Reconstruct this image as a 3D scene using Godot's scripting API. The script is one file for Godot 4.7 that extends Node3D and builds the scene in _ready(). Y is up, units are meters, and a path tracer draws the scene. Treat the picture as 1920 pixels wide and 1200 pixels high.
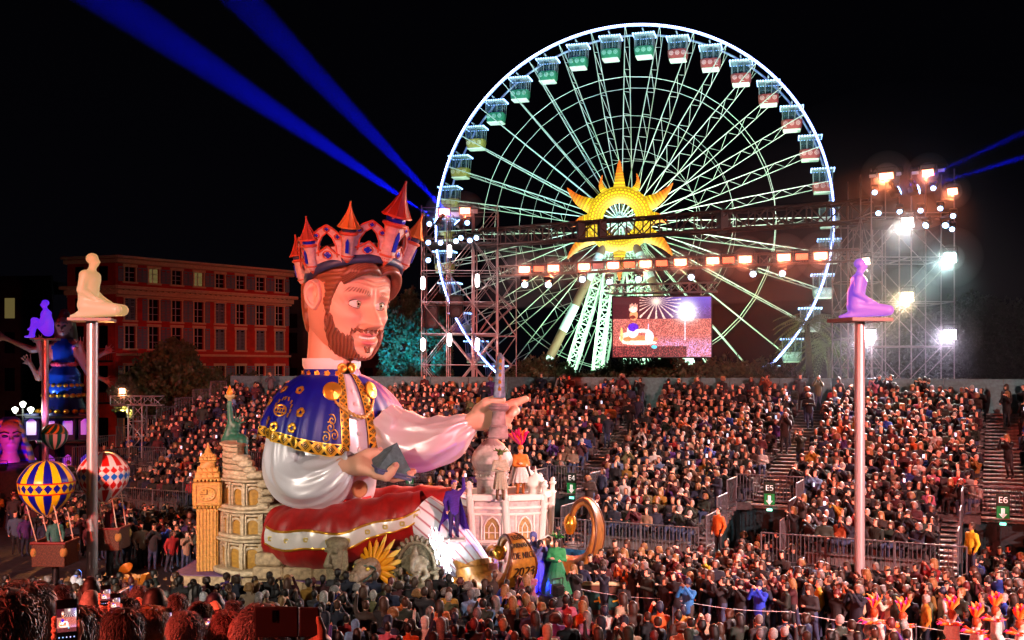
extends Node3D
# Night carnival on a city square: giant king float, grandstand crowd, ferris wheel.

const F := 1900.0      # focal length in pixels of the 1920 wide photograph
const EYE := 8.0       # camera height above the square
const HOR := 690.0     # row of the horizon in the photograph
var rng := RandomNumberGenerator.new()
var mats := {}
var texs := {}

# ---------------------------------------------------------------- mesh builder
class MB:
	var v := PackedVector3Array()
	var t := PackedVector2Array()
	var c := PackedColorArray()
	var ix := PackedInt32Array()
	var col := Color(1, 1, 1)
	var xf := Transform3D()
	func pt(a: Vector3, uv := Vector2.ZERO) -> int:
		v.push_back(xf * a); t.push_back(uv); c.push_back(col)
		return v.size() - 1
	func tri(a: int, b: int, d: int) -> void:
		ix.push_back(a); ix.push_back(b); ix.push_back(d)
	func quad4(a: int, b: int, d: int, e: int) -> void:
		tri(a, b, d); tri(a, d, e)
	func face(ps: Array, uvs := []) -> void:      # a flat convex polygon, clockwise seen from its front
		var k := []
		for i in ps.size():
			k.append(pt(ps[i], uvs[i] if i < uvs.size() else Vector2.ZERO))
		for i in range(1, ps.size() - 1):
			tri(k[0], k[i], k[i + 1])
	func box(ctr: Vector3, size: Vector3, bs := Basis()) -> void:
		var h := size * 0.5
		for ax in 3:
			for s in [-1.0, 1.0]:
				var n := Vector3.ZERO; n[ax] = s
				var u := Vector3.ZERO; u[(ax + 1) % 3] = 1
				var w := Vector3.ZERO; w[(ax + 2) % 3] = s
				var ps := []
				for q in [[-1, -1], [-1, 1], [1, 1], [1, -1]]:
					ps.append(ctr + bs * ((n + u * q[0] + w * q[1]) * h))
				face(ps, [Vector2(0, 1), Vector2(0, 0), Vector2(1, 0), Vector2(1, 1)])
	func cbox(ctr: Vector3, size: Vector3, b: float, bs := Basis()) -> void:   # box with chamfered vertical and horizontal edges
		var h := size * 0.5
		b = minf(b, minf(h.x, minf(h.y, h.z)) * 0.9)
		var ring := func(ins: float) -> Array:
			var x := h.x - ins
			var z := h.z - ins
			return [Vector2(-x + b, -z), Vector2(x - b, -z), Vector2(x, -z + b), Vector2(x, z - b), Vector2(x - b, z), Vector2(-x + b, z), Vector2(-x, z - b), Vector2(-x, -z + b)]
		var ys := [-h.y, -h.y + b, h.y - b, h.y]
		var inn := [b * 0.7, 0.0, 0.0, b * 0.7]
		for k in 3:
			var r0: Array = ring.call(inn[k])
			var r1: Array = ring.call(inn[k + 1])
			for i in 8:
				var j := (i + 1) % 8
				face([ctr + bs * Vector3(r0[i].x, ys[k], r0[i].y), ctr + bs * Vector3(r0[j].x, ys[k], r0[j].y), ctr + bs * Vector3(r1[j].x, ys[k + 1], r1[j].y), ctr + bs * Vector3(r1[i].x, ys[k + 1], r1[i].y)])
		for k in [0, 3]:
			var r: Array = ring.call(inn[k])
			var ps := []
			for i in 8:
				ps.append(ctr + bs * Vector3(r[i].x, ys[k], r[i].y))
			if k == 0:
				ps.reverse()
			face(ps)
	func tube(ps: Array, rad: Array, n := 8, caps := true, flat := 1.0, up := Vector3.UP) -> void:
		var m := ps.size()
		var base := v.size()
		var prev := Vector3.ZERO
		for i in m:
			var d: Vector3 = (ps[mini(i + 1, m - 1)] - ps[maxi(i - 1, 0)]).normalized()
			var sx: Vector3 = up.cross(d) if i == 0 else prev - d * prev.dot(d)
			if sx.length() < 0.01:
				sx = Vector3.RIGHT.cross(d) if absf(d.x) < 0.9 else Vector3.BACK.cross(d)
			sx = sx.normalized()
			prev = sx
			var sy := d.cross(sx)
			for k in n:
				var a := TAU * k / n
				pt(ps[i] + (sx * cos(a) + sy * sin(a) * flat) * rad[mini(i, rad.size() - 1)], Vector2(float(k) / n, float(i) / (m - 1)))
		for i in m - 1:
			for k in n:
				var k2 := (k + 1) % n
				quad4(base + i * n + k, base + i * n + k2, base + (i + 1) * n + k2, base + (i + 1) * n + k)
		if caps:
			for e in [0, m - 1]:
				var ps2 := []
				for k in n:
					ps2.append(v[base + e * n + (k if e == 0 else n - 1 - k)])
				var keep := xf
				xf = Transform3D()
				face(ps2)
				xf = keep
	func cyl(a: Vector3, b: Vector3, ra: float, rb := -1.0, n := 8, caps := true) -> void:
		tube([a, b], [ra, ra if rb < 0 else rb], n, caps)
	func bar(a: Vector3, b: Vector3, w: float) -> void:     # a thin square member
		tube([a, b], [w * 0.7], 4, true)
	func lathe(prof: Array, n := 20, bs := Transform3D()) -> void:   # prof: Vector2(radius, height)
		var base := v.size()
		var m := prof.size()
		for i in m:
			for k in n + 1:
				var a := TAU * k / n
				pt(bs * Vector3(sin(a) * prof[i].x, prof[i].y, cos(a) * prof[i].x), Vector2(float(k) / n, float(i) / (m - 1)))
		for i in m - 1:
			for k in n:
				quad4(base + i * (n + 1) + k, base + (i + 1) * (n + 1) + k, base + (i + 1) * (n + 1) + k + 1, base + i * (n + 1) + k + 1)
	func ball(ctr: Vector3, r: Vector3, n := 14, m := 9, bs := Basis()) -> void:
		var base := v.size()
		for i in m + 1:
			var e := PI * i / m - PI * 0.5
			for k in n + 1:
				var a := TAU * k / n
				pt(ctr + bs * (Vector3(cos(e) * sin(a), sin(e), cos(e) * cos(a)) * r), Vector2(float(k) / n, float(i) / m))
		for i in m:
			for k in n:
				quad4(base + i * (n + 1) + k, base + (i + 1) * (n + 1) + k, base + (i + 1) * (n + 1) + k + 1, base + i * (n + 1) + k + 1)
	func grid(nu: int, nv: int, f: Callable) -> void:   # f(u, v) -> Vector3, or [Vector3, Color]
		var base := v.size()
		for j in nv + 1:
			for i in nu + 1:
				var q = f.call(float(i) / nu, float(j) / nv)
				if q is Array:
					col = q[1]
					pt(q[0], Vector2(float(i) / nu, float(j) / nv))
				else:
					pt(q, Vector2(float(i) / nu, float(j) / nv))
		for j in nv:
			for i in nu:
				var a := base + j * (nu + 1) + i
				quad4(a, a + nu + 1, a + nu + 2, a + 1)
	func prism(poly: Array, depth: float, bs := Transform3D(), bevel := 0.0) -> void:   # a polygon in x-y, thick along z from 0 to depth
		var pv := PackedVector2Array(poly)
		if not Geometry2D.is_polygon_clockwise(pv):
			pv.reverse()
		var inner := pv
		if bevel > 0.0:
			var off := Geometry2D.offset_polygon(pv, -bevel)
			if off.size() == 1 and off[0].size() == pv.size():
				inner = off[0]
				if not Geometry2D.is_polygon_clockwise(inner):
					inner.reverse()
				var best := 0
				for i in inner.size():
					if inner[i].distance_to(pv[0]) < inner[best].distance_to(pv[0]):
						best = i
				var turned := PackedVector2Array()
				for i in inner.size():
					turned.push_back(inner[(i + best) % inner.size()])
				inner = turned
		var tr := Geometry2D.triangulate_polygon(inner)
		var k := []
		for q in inner:
			k.append(pt(bs * Vector3(q.x, q.y, depth), q))
		for i in range(0, tr.size(), 3):
			tri(k[tr[i]], k[tr[i + 1]], k[tr[i + 2]])
		var zs := depth - bevel
		for i in pv.size():
			var j := (i + 1) % pv.size()
			face([bs * Vector3(pv[i].x, pv[i].y, 0), bs * Vector3(pv[j].x, pv[j].y, 0), bs * Vector3(pv[j].x, pv[j].y, zs), bs * Vector3(pv[i].x, pv[i].y, zs)])
			if bevel > 0.0 and inner.size() == pv.size():
				face([bs * Vector3(pv[i].x, pv[i].y, zs), bs * Vector3(pv[j].x, pv[j].y, zs), bs * Vector3(inner[j].x, inner[j].y, depth), bs * Vector3(inner[i].x, inner[i].y, depth)])
		var tb := Geometry2D.triangulate_polygon(pv)
		var k2 := []
		for q in pv:
			k2.append(pt(bs * Vector3(q.x, q.y, 0), q))
		for i in range(0, tb.size(), 3):
			tri(k2[tb[i]], k2[tb[i + 2]], k2[tb[i + 1]])
	func done(colors := false) -> ArrayMesh:
		var n := PackedVector3Array()
		n.resize(v.size())
		for i in range(0, ix.size(), 3):
			var a := v[ix[i]]
			var fn := (v[ix[i + 2]] - a).cross(v[ix[i + 1]] - a)
			n[ix[i]] += fn; n[ix[i + 1]] += fn; n[ix[i + 2]] += fn
		for i in n.size():
			n[i] = n[i].normalized() if n[i].length_squared() > 1e-20 else Vector3.UP
		var arr := []
		arr.resize(Mesh.ARRAY_MAX)
		arr[Mesh.ARRAY_VERTEX] = v
		arr[Mesh.ARRAY_NORMAL] = n
		arr[Mesh.ARRAY_TEX_UV] = t
		if colors:
			arr[Mesh.ARRAY_COLOR] = c
		arr[Mesh.ARRAY_INDEX] = ix
		var am := ArrayMesh.new()
		am.add_surface_from_arrays(Mesh.PRIMITIVE_TRIANGLES, arr)
		return am

# ---------------------------------------------------------------- distance field meshed by surface nets
class Field:
	var lo: Vector3
	var h: float
	var nx: int
	var ny: int
	var nz: int
	var d := PackedFloat32Array()
	var z := PackedByteArray()
	func _init(a: Vector3, b: Vector3, cell: float) -> void:
		lo = a; h = cell
		nx = int((b.x - a.x) / cell) + 2; ny = int((b.y - a.y) / cell) + 2; nz = int((b.z - a.z) / cell) + 2
		d.resize(nx * ny * nz); d.fill(9.0)
		z.resize(nx * ny * nz); z.fill(0)
	func cap(a: Vector3, b: Vector3, ra: float, rb: float, zone := 0, k := 0.05, sq := Vector3.ONE) -> void:   # tapered capsule, squashed by sq about a
		var m := maxf(ra, rb) + k + h * 2.5
		var mn := a.min(b) - Vector3(m, m, m) - lo
		var mx := a.max(b) + Vector3(m, m, m) - lo
		var i0 := clampi(int(mn.x / h), 0, nx - 1)
		var i1 := clampi(int(mx.x / h) + 1, 0, nx - 1)
		var j0 := clampi(int(mn.y / h), 0, ny - 1)
		var j1 := clampi(int(mx.y / h) + 1, 0, ny - 1)
		var k0 := clampi(int(mn.z / h), 0, nz - 1)
		var k1 := clampi(int(mx.z / h) + 1, 0, nz - 1)
		var ab := b - a
		var inv := 1.0 / maxf(ab.length_squared(), 1e-9)
		var isq := Vector3.ONE / sq
		var smin := minf(sq.x, minf(sq.y, sq.z))
		for kk in range(k0, k1 + 1):
			for jj in range(j0, j1 + 1):
				var at := (kk * ny + jj) * nx + i0
				var p := lo + Vector3(i0, jj, kk) * h - a
				for ii in range(i0, i1 + 1):
					var tt := clampf(p.dot(ab) * inv, 0.0, 1.0)
					var e := ((p - ab * tt) * isq).length()
					e = (e - ra - (rb - ra) * tt) * smin
					var o := d[at]
					if e < o:
						z[at] = zone
					var w := k - absf(e - o)
					d[at] = minf(e, o) - (w * w * 0.25 / k if w > 0.0 else 0.0)
					at += 1
					p.x += h
	func cut(a: Vector3, r: Vector3, zone := -1) -> void:     # hollow out an ellipsoid
		var mn := a - r * 1.3 - lo - Vector3(h, h, h) * 2
		var mx := a + r * 1.3 - lo + Vector3(h, h, h) * 2
		var rm := minf(r.x, minf(r.y, r.z))
		for kk in range(clampi(int(mn.z / h), 0, nz - 1), clampi(int(mx.z / h) + 1, 0, nz - 1) + 1):
			for jj in range(clampi(int(mn.y / h), 0, ny - 1), clampi(int(mx.y / h) + 1, 0, ny - 1) + 1):
				for ii in range(clampi(int(mn.x / h), 0, nx - 1), clampi(int(mx.x / h) + 1, 0, nx - 1) + 1):
					var at := (kk * ny + jj) * nx + ii
					var e := (1.0 - ((lo + Vector3(ii, jj, kk) * h - a) / r).length()) * rm
					if e > d[at]:
						d[at] = e
						if zone >= 0: z[at] = zone
	func done(zones := 1) -> Array:      # one ArrayMesh with a surface for each zone; [mesh, list of zones that have faces]
		var vid := PackedInt32Array()
		vid.resize(nx * ny * nz); vid.fill(-1)
		var pos := PackedVector3Array()
		var zo := PackedByteArray()
		var off := [0, 1, nx, nx + 1, nx * ny, nx * ny + 1, nx * ny + nx, nx * ny + nx + 1]
		var lim := h * 2.2
		for kk in nz - 1:
			for jj in ny - 1:
				var at := (kk * ny + jj) * nx
				for ii in nx - 1:
					if absf(d[at]) < lim:
						var mask := 0
						for q in 8:
							if d[at + off[q]] < 0.0:
								mask |= 1 << q
						if mask != 0 and mask != 255:
							var s := Vector3.ZERO
							var cnt := 0
							for q in 8:
								for bit in [1, 2, 4]:
									if q & bit:
										continue
									var da := d[at + off[q]]
									var db := d[at + off[q | bit]]
									if (da < 0.0) != (db < 0.0):
										var f := da / (da - db)
										var w := Vector3(q & 1, (q >> 1) & 1, (q >> 2) & 1)
										if bit == 1: w.x = f
										elif bit == 2: w.y = f
										else: w.z = f
										s += w
										cnt += 1
							vid[at] = pos.size()
							pos.push_back(lo + (Vector3(ii, jj, kk) + s / cnt) * h)
							var best := 0
							for q in 8:
								if d[at + off[q]] < d[at + off[best]]: best = q
							zo.push_back(z[at + off[best]])
					at += 1
		var quads := PackedInt32Array()
		var nrm := PackedVector3Array()
		nrm.resize(pos.size())
		for kk in range(1, nz - 1):
			for jj in range(1, ny - 1):
				var at := (kk * ny + jj) * nx + 1
				for ii in range(1, nx - 1):
					var d0 := d[at]
					if absf(d0) < lim:
						for ax in 3:
							var o: int = [1, nx, nx * ny][ax]
							var d1 := d[at + o]
							if (d0 < 0.0) == (d1 < 0.0):
								continue
							var ou: int = [nx, nx * ny, 1][ax]
							var ow: int = [nx * ny, 1, nx][ax]
							var a := vid[at - ou - ow]
							var b := vid[at - ow]
							var c := vid[at]
							var e := vid[at - ou]
							if a < 0 or b < 0 or c < 0 or e < 0:
								continue
							if d0 < 0.0:
								var sw := b
								b = e; e = sw
							quads.push_back(a); quads.push_back(b); quads.push_back(c); quads.push_back(e)
							var fn := (pos[c] - pos[a]).cross(pos[b] - pos[e])
							nrm[a] += fn; nrm[b] += fn; nrm[c] += fn; nrm[e] += fn
					at += 1
		for i in nrm.size():
			nrm[i] = nrm[i].normalized()
		var am := ArrayMesh.new()
		var have := []
		for zn in zones:
			var vv := PackedVector3Array()
			var nn := PackedVector3Array()
			var id := PackedInt32Array()
			var mp := {}
			for i in range(0, quads.size(), 4):
				if zones > 1 and zo[quads[i]] != zn:
					continue
				for q in [0, 1, 2, 0, 2, 3]:
					var w := quads[i + q]
					if not mp.has(w):
						mp[w] = vv.size()
						vv.push_back(pos[w]); nn.push_back(nrm[w])
					id.push_back(mp[w])
			if id.is_empty():
				continue
			var arr := []
			arr.resize(Mesh.ARRAY_MAX)
			arr[Mesh.ARRAY_VERTEX] = vv
			arr[Mesh.ARRAY_NORMAL] = nn
			arr[Mesh.ARRAY_INDEX] = id
			am.add_surface_from_arrays(Mesh.PRIMITIVE_TRIANGLES, arr)
			have.append(zn)
		return [am, have]

# ---------------------------------------------------------------- small helpers
func at(px: float, py: float, dist: float) -> Vector3:    # where the photograph's pixel lies, that many metres away
	return Vector3((px - 960.0) * dist / F, EYE - (py - HOR) * dist / F, -dist)

func noise_tex(key: String, freq: float, lo: float, hi: float, size := 256, as_normal := false, oct := 4, kind := FastNoiseLite.TYPE_SIMPLEX_SMOOTH) -> NoiseTexture2D:
	if texs.has(key):
		return texs[key]
	var n := FastNoiseLite.new()
	n.seed = key.hash() & 0xffff
	n.noise_type = kind
	n.frequency = freq
	n.fractal_octaves = oct
	var t := NoiseTexture2D.new()
	t.width = size; t.height = size
	t.seamless = true
	t.noise = n
	if as_normal:
		t.as_normal_map = true
		t.bump_strength = lo
	else:
		var g := Gradient.new()
		g.set_color(0, Color(lo, lo, lo)); g.set_color(1, Color(hi, hi, hi))
		t.color_ramp = g
	texs[key] = t
	return t

func mat(key: String, col := Color(1, 1, 1), rough := 0.7, metal := 0.0, grain := 0.0, bump := 0.0, scale := 1.0) -> StandardMaterial3D:
	if mats.has(key):
		return mats[key]
	var m := StandardMaterial3D.new()
	m.resource_name = key
	m.albedo_color = col
	m.roughness = rough
	m.metallic = metal
	m.cull_mode = BaseMaterial3D.CULL_DISABLED
	if grain > 0.0:
		var g := snappedf(grain, 0.1)
		m.albedo_texture = noise_tex("grain%d" % int(g * 10), 0.018, 1.0 - g, 1.0, 256, false, 5)
		m.uv1_triplanar = true
		m.uv1_scale = Vector3.ONE * scale
	if bump > 0.0:
		m.normal_enabled = true
		m.normal_texture = noise_tex("bump", 0.03, 4.0, 0.0, 256, true, 5)
		m.normal_scale = bump
		m.uv1_triplanar = true
		m.uv1_scale = Vector3.ONE * scale
	mats[key] = m
	return m

func glow(key: String, col: Color, energy: float, base := Color(0.9, 0.9, 0.9)) -> StandardMaterial3D:
	if mats.has(key):
		return mats[key]
	var m := mat(key, base, 0.4)
	m.emission_enabled = true
	m.emission = col
	m.emission_energy_multiplier = energy
	return m

func glass(key: String, col: Color) -> StandardMaterial3D:
	if mats.has(key):
		return mats[key]
	var m := mat(key, col, 0.08)
	m.transparency = BaseMaterial3D.TRANSPARENCY_ALPHA
	return m

func vmat(key: String, rough := 0.6, metal := 0.0, grain := 0.0) -> StandardMaterial3D:   # painted in vertex colours
	if mats.has(key):
		return mats[key]
	var m := mat(key, Color(1, 1, 1), rough, metal, grain)
	m.vertex_color_use_as_albedo = true
	return m

var used_names := {}
func numbered(called: String) -> String:
	var n: int = used_names.get(called, 0)
	used_names[called] = n + 1
	return called if n == 0 else "%s_%03d" % [called, n]

func tag(o: Node3D, label: String, category: String, group := "", kind := "") -> Node3D:
	if label: o.set_meta("label", label)
	if category: o.set_meta("category", category)
	if group: o.set_meta("group", group)
	if kind: o.set_meta("kind", kind)
	return o

func thing(called: String, label: String, category: String, where := Vector3.ZERO, group := "", turn := 0.0) -> Node3D:
	var o := Node3D.new()
	o.name = numbered(called)
	add_child(o, true)
	o.position = where
	o.rotation.y = turn
	tag(o, label, category, group)
	return o

func part(called: String, mesh: Mesh, m: Material, parent: Node3D, xf := Transform3D()) -> MeshInstance3D:
	var o := MeshInstance3D.new()
	var n: int = parent.get_meta("_n_" + called, 0)
	parent.set_meta("_n_" + called, n + 1)
	o.name = called if n == 0 else "%s_%03d" % [called, n]
	o.mesh = mesh
	if m: o.material_override = m
	o.transform = xf
	parent.add_child(o, true)
	return o

func obj(called: String, mesh: Mesh, m: Material, label: String, category: String, where := Vector3.ZERO, group := "", turn := 0.0) -> MeshInstance3D:
	var o := MeshInstance3D.new()
	o.name = numbered(called)
	o.mesh = mesh
	if m: o.material_override = m
	add_child(o, true)
	o.position = where
	o.rotation.y = turn
	tag(o, label, category, group)
	return o

func structure(called: String, mesh: Mesh, m: Material) -> MeshInstance3D:
	var o := obj(called, mesh, m, "", "")
	o.set_meta("kind", "structure")
	return o

func copy_thing(src: Node3D, called: String, label: String, where: Vector3, turn := 0.0) -> Node3D:
	var o: Node3D = src.duplicate()
	o.name = numbered(called)
	add_child(o, true)
	o.position = where
	o.rotation.y = turn
	o.set_meta("label", label)
	return o

func look_xf(where: Vector3, towards: Vector3, up := Vector3.UP) -> Transform3D:    # +z looks towards
	var zz := (towards - where).normalized()
	var xx := up.cross(zz).normalized()
	return Transform3D(Basis(xx, zz.cross(xx), zz), where)

func spot(parent: Node3D, where: Vector3, towards: Vector3, col: Color, energy: float, angle: float, size := 0.2, soft := 0.6) -> SpotLight3D:
	var l := SpotLight3D.new()
	l.name = "lamp_beam"
	l.light_color = col
	l.light_energy = energy
	l.spot_angle = angle
	l.spot_angle_attenuation = soft
	l.spot_range = 200.0
	l.spot_attenuation = 2.0
	l.light_size = size
	l.shadow_enabled = true
	parent.add_child(l, true)
	var g := parent.global_transform if parent.is_inside_tree() else parent.transform
	l.transform = g.affine_inverse() * look_xf(where, where - (towards - where), Vector3.UP if absf((towards - where).normalized().y) < 0.98 else Vector3.RIGHT)
	return l

func omni(parent: Node3D, where: Vector3, col: Color, energy: float, size := 0.1) -> OmniLight3D:
	var l := OmniLight3D.new()
	l.name = "lamp_glow"
	l.light_color = col
	l.light_energy = energy
	l.omni_range = 200.0
	l.omni_attenuation = 2.0
	l.light_size = size
	l.shadow_enabled = true
	parent.add_child(l, true)
	l.position = where
	return l

func hash1(i: float) -> float:
	return fposmod(sin(i * 127.1 + 11.7) * 43758.5453, 1.0)

func bez(pts: Array, n: int) -> Array:       # a smooth curve through the points
	var out := []
	var m := pts.size()
	for s in m - 1:
		for i in n:
			var t := float(i) / n
			var p0 = pts[maxi(s - 1, 0)]
			var p3 = pts[mini(s + 2, m - 1)]
			if pts[0] is Vector3:
				out.append(pts[s].cubic_interpolate(pts[s + 1], p0, p3, t))
			elif pts[0] is Vector2:
				out.append(pts[s].cubic_interpolate(pts[s + 1], p0, p3, t))
			else:
				out.append(cubic_interpolate(pts[s], pts[s + 1], p0, p3, t))
	out.append(pts[m - 1])
	return out

func table(rows: Array, x: float, c: int) -> float:   # smooth look-up in rows sorted by their first number
	if x <= rows[0][0]:
		return rows[0][c]
	for i in rows.size() - 1:
		if x <= rows[i + 1][0]:
			var t: float = (x - rows[i][0]) / (rows[i + 1][0] - rows[i][0])
			return cubic_interpolate(rows[i][c], rows[i + 1][c], rows[maxi(i - 1, 0)][c], rows[mini(i + 2, rows.size() - 1)][c], t)
	return rows[-1][c]

func bump2(x: float, y: float, cx: float, cy: float, rx: float, ry: float) -> float:
	var a := (x - cx) / rx
	var b := (y - cy) / ry
	return exp(-(a * a + b * b))

# ================================================================ camera, sky, exposure, lights
func build_camera() -> void:
	var cam := Camera3D.new()
	cam.name = "camera"
	add_child(cam)
	cam.position = Vector3(0, EYE, 0)
	cam.near = 0.1
	cam.far = 900.0
	cam.projection = Camera3D.PROJECTION_FRUSTUM
	cam.keep_aspect = Camera3D.KEEP_HEIGHT
	cam.size = 2.0 * 0.1 * 600.0 / F
	cam.frustum_offset = Vector2(0, 0.1 * (HOR - 600.0) / F)
	cam.current = true
	var env := Environment.new()
	var sky := Sky.new()
	var sm := ProceduralSkyMaterial.new()
	sm.sky_top_color = Color(0.006, 0.006, 0.012)
	sm.sky_horizon_color = Color(0.022, 0.02, 0.034)
	sm.sky_curve = 0.12
	sm.ground_bottom_color = Color(0.01, 0.01, 0.015)
	sm.ground_horizon_color = Color(0.022, 0.02, 0.034)
	sky.sky_material = sm
	env.background_mode = Environment.BG_SKY
	env.sky = sky
	env.background_energy_multiplier = 1.0
	env.tonemap_mode = Environment.TONE_MAPPER_LINEAR
	env.tonemap_exposure = 1.0
	env.sdfgi_enabled = true
	env.ssao_enabled = true
	env.ssil_enabled = true
	env.volumetric_fog_enabled = true
	env.volumetric_fog_density = 0.0
	var we := WorldEnvironment.new()
	we.name = "world"
	we.environment = env
	add_child(we)

const RED := Color(1.0, 0.26, 0.14)
const WARM := Color(1.0, 0.86, 0.7)
const COOL := Color(0.82, 0.88, 1.0)

func floodlight(where: Vector3, towards: Vector3, col: Color, energy: float, angle: float, label: String, group := "", size := Vector2(0.7, 0.5), bright := 12.0) -> Node3D:
	var t := thing("floodlight", label, "floodlight", where, group)
	t.transform = look_xf(where, towards)
	var b := MB.new()
	b.cbox(Vector3(0, 0, -0.16), Vector3(size.x, size.y, 0.3), 0.03)
	for i in 5:
		b.box(Vector3(0, size.y * (-0.36 + 0.18 * i), -0.35), Vector3(size.x * 0.8, 0.02, 0.1))
	part("housing", b.done(), mat("lamp_black", Color(0.06, 0.06, 0.065), 0.5, 0.3), t)
	b = MB.new()
	b.box(Vector3(0, 0, 0.004), Vector3(size.x * 0.88, size.y * 0.84, 0.02))
	part("lamp_lens", b.done(), glow("lens_%s_%d" % [col.to_html(false), int(bright)], col, bright if bright < 10.0 else bright * 0.3), t)
	if bright >= 10.0:
		b = MB.new()
		b.cbox(Vector3(0, 0, 0.014), Vector3(size.x * 0.7, size.y * 0.6, 0.02), 0.01)
		part("lamp_core", b.done(), glow("core_%s_%d" % [col.to_html(false), int(bright)], col.lerp(Color.WHITE, 0.55), bright * 1.5), t)
	b = MB.new()
	for s in [-1, 1]:
		b.bar(Vector3(s * (size.x * 0.5 + 0.03), 0, -0.15), Vector3(s * (size.x * 0.5 + 0.03), size.y * 0.5 + 0.2, -0.15), 0.03)
	b.bar(Vector3(-size.x * 0.5 - 0.03, size.y * 0.5 + 0.2, -0.15), Vector3(size.x * 0.5 + 0.03, size.y * 0.5 + 0.2, -0.15), 0.03)
	part("yoke", b.done(), mat("lamp_black"), t)
	if bright >= 14.0:      # added fog balls that imitate the glare halo of a lamp
		var white := bright > 30.0
		for q in ([[5.0, 0.03], [2.2, 0.12]] if white else [[3.2, 0.06], [1.7, 0.3]]):
			var f := FogVolume.new()
			f.shape = RenderingServer.FOG_VOLUME_SHAPE_ELLIPSOID
			f.size = Vector3.ONE * (size.x * q[0])
			var key := "glare_fog_%d" % int(q[1] * 1000)
			if not mats.has(key):
				var fm := FogMaterial.new()
				fm.resource_name = "glare_fog"
				fm.albedo = Color(0.95, 0.95, 0.95)
				fm.density = q[1]
				mats[key] = fm
			f.material = mats[key]
			f.name = "glare_fog"
			f.set_meta("kind", "stuff")
			t.add_child(f, true)
	if energy > 0.0:
		spot(t, where + (towards - where).normalized() * 0.06, towards, col, energy, angle, size.y * 0.5)
	return t

func build_front_lights() -> void:
	# masts out of view at both sides, placed to light king, float and crowds
	var spots := [
		[Vector3(-22, 15, 5), "left"], [Vector3(25, 16, 3), "right"]]
	for s in spots:
		var t := thing("unseen_mast", "unseen steel truss mast carrying floodlights on the near %s side of the square" % s[1], "mast", Vector3(s[0].x, 0, s[0].z))
		truss(t, Vector3(0, 0, 0), Vector3(0, s[0].y + 1.0, 0), 0.5, "mast_truss", mat("truss_metal", Color(0.62, 0.62, 0.64), 0.35, 0.8))
		truss(t, Vector3(-2.5, s[0].y + 0.6, 0), Vector3(2.5, s[0].y + 0.6, 0), 0.4, "cross_arm", mat("truss_metal"))
	var king_head := at(650, 560, 38)
	var king_body := at(640, 860, 38)
	var L: Vector3 = spots[0][0]
	var R: Vector3 = spots[1][0]
	floodlight(L + Vector3(1.5, 0, 0.4), king_head, Color(1.0, 0.19, 0.06), 2100, 6.8, "unseen red floodlight on the left mast aimed at the giant head")
	floodlight(L + Vector3(0.5, 0, 0.4), at(350, 800, 54), Color(1.0, 0.26, 0.18), 2900, 15, "unseen red floodlight on the left mast aimed at the far grandstand")
	floodlight(L + Vector3(-0.6, 0, 0.4), at(700, 960, 38), Color(1.0, 0.94, 0.86), 1350, 14, "unseen warm floodlight on the left mast aimed at the float")
	floodlight(L + Vector3(-1.7, 0, 0.4), Vector3(-3, 5.5, -10), Color(1.0, 0.36, 0.28), 2300, 22, "unseen red floodlight on the left mast aimed at the near seats")
	floodlight(L + Vector3(-2.4, 0, 0.4), at(140, 960, 37), Color(1.0, 0.93, 0.88), 1700, 13, "unseen white floodlight on the left mast aimed at the balloons")
	floodlight(R + Vector3(2.6, 0, 0.4), Vector3(9, 1, -31), Color(1.0, 0.95, 0.95), 1700, 13, "unseen white floodlight on the right mast aimed at the taped crowd")
	floodlight(R + Vector3(-1.5, 0, 0.4), at(690, 600, 38), Color(0.98, 0.66, 0.92), 560, 7, "unseen pinkish floodlight on the right mast aimed at the giant face")
	floodlight(R + Vector3(-0.4, 0, 0.4), at(1600, 900, 42), Color(1.0, 0.8, 0.77), 2300, 22, "unseen white floodlight on the right mast aimed at the right grandstand")
	floodlight(R + Vector3(0.7, 0, 0.4), at(880, 940, 38), Color(1.0, 0.95, 0.93), 1450, 12, "unseen white floodlight on the right mast aimed at the float")
	floodlight(R + Vector3(1.8, 0, 0.4), at(1160, 860, 46), Color(1.0, 0.3, 0.25), 2400, 19, "unseen rosy floodlight on the right mast aimed at the middle grandstand")

# a square lattice girder between two points
func truss(parent: Node3D, a: Vector3, b: Vector3, w: float, called: String, m: Material, tw := 0.05) -> MeshInstance3D:
	var mb := MB.new()
	truss_into(mb, a, b, w, tw)
	return part(called, mb.done(), m, parent)

func truss_into(mb: MB, a: Vector3, b: Vector3, w: float, tw := 0.05) -> void:
	var d := (b - a).normalized()
	var up := Vector3.UP if absf(d.y) < 0.9 else Vector3.BACK
	var sx := up.cross(d).normalized()
	var sy := d.cross(sx)
	var n := maxi(1, int((b - a).length() / w / 1.0))
	var cs := [sx * w * 0.5 + sy * w * 0.5, -sx * w * 0.5 + sy * w * 0.5, -sx * w * 0.5 - sy * w * 0.5, sx * w * 0.5 - sy * w * 0.5]
	for c in cs:
		mb.bar(a + c, b + c, tw)
	for i in n:
		var p0 := a.lerp(b, float(i) / n)
		var p1 := a.lerp(b, float(i + 1) / n)
		for k in 4:
			var c0: Vector3 = cs[k]
			var c1: Vector3 = cs[(k + 1) % 4]
			if i % 2 == 0:
				mb.bar(p0 + c0, p1 + c1, tw * 0.6)
			else:
				mb.bar(p0 + c1, p1 + c0, tw * 0.6)
			mb.bar(p0 + c0, p0 + c1, tw * 0.6)

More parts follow.
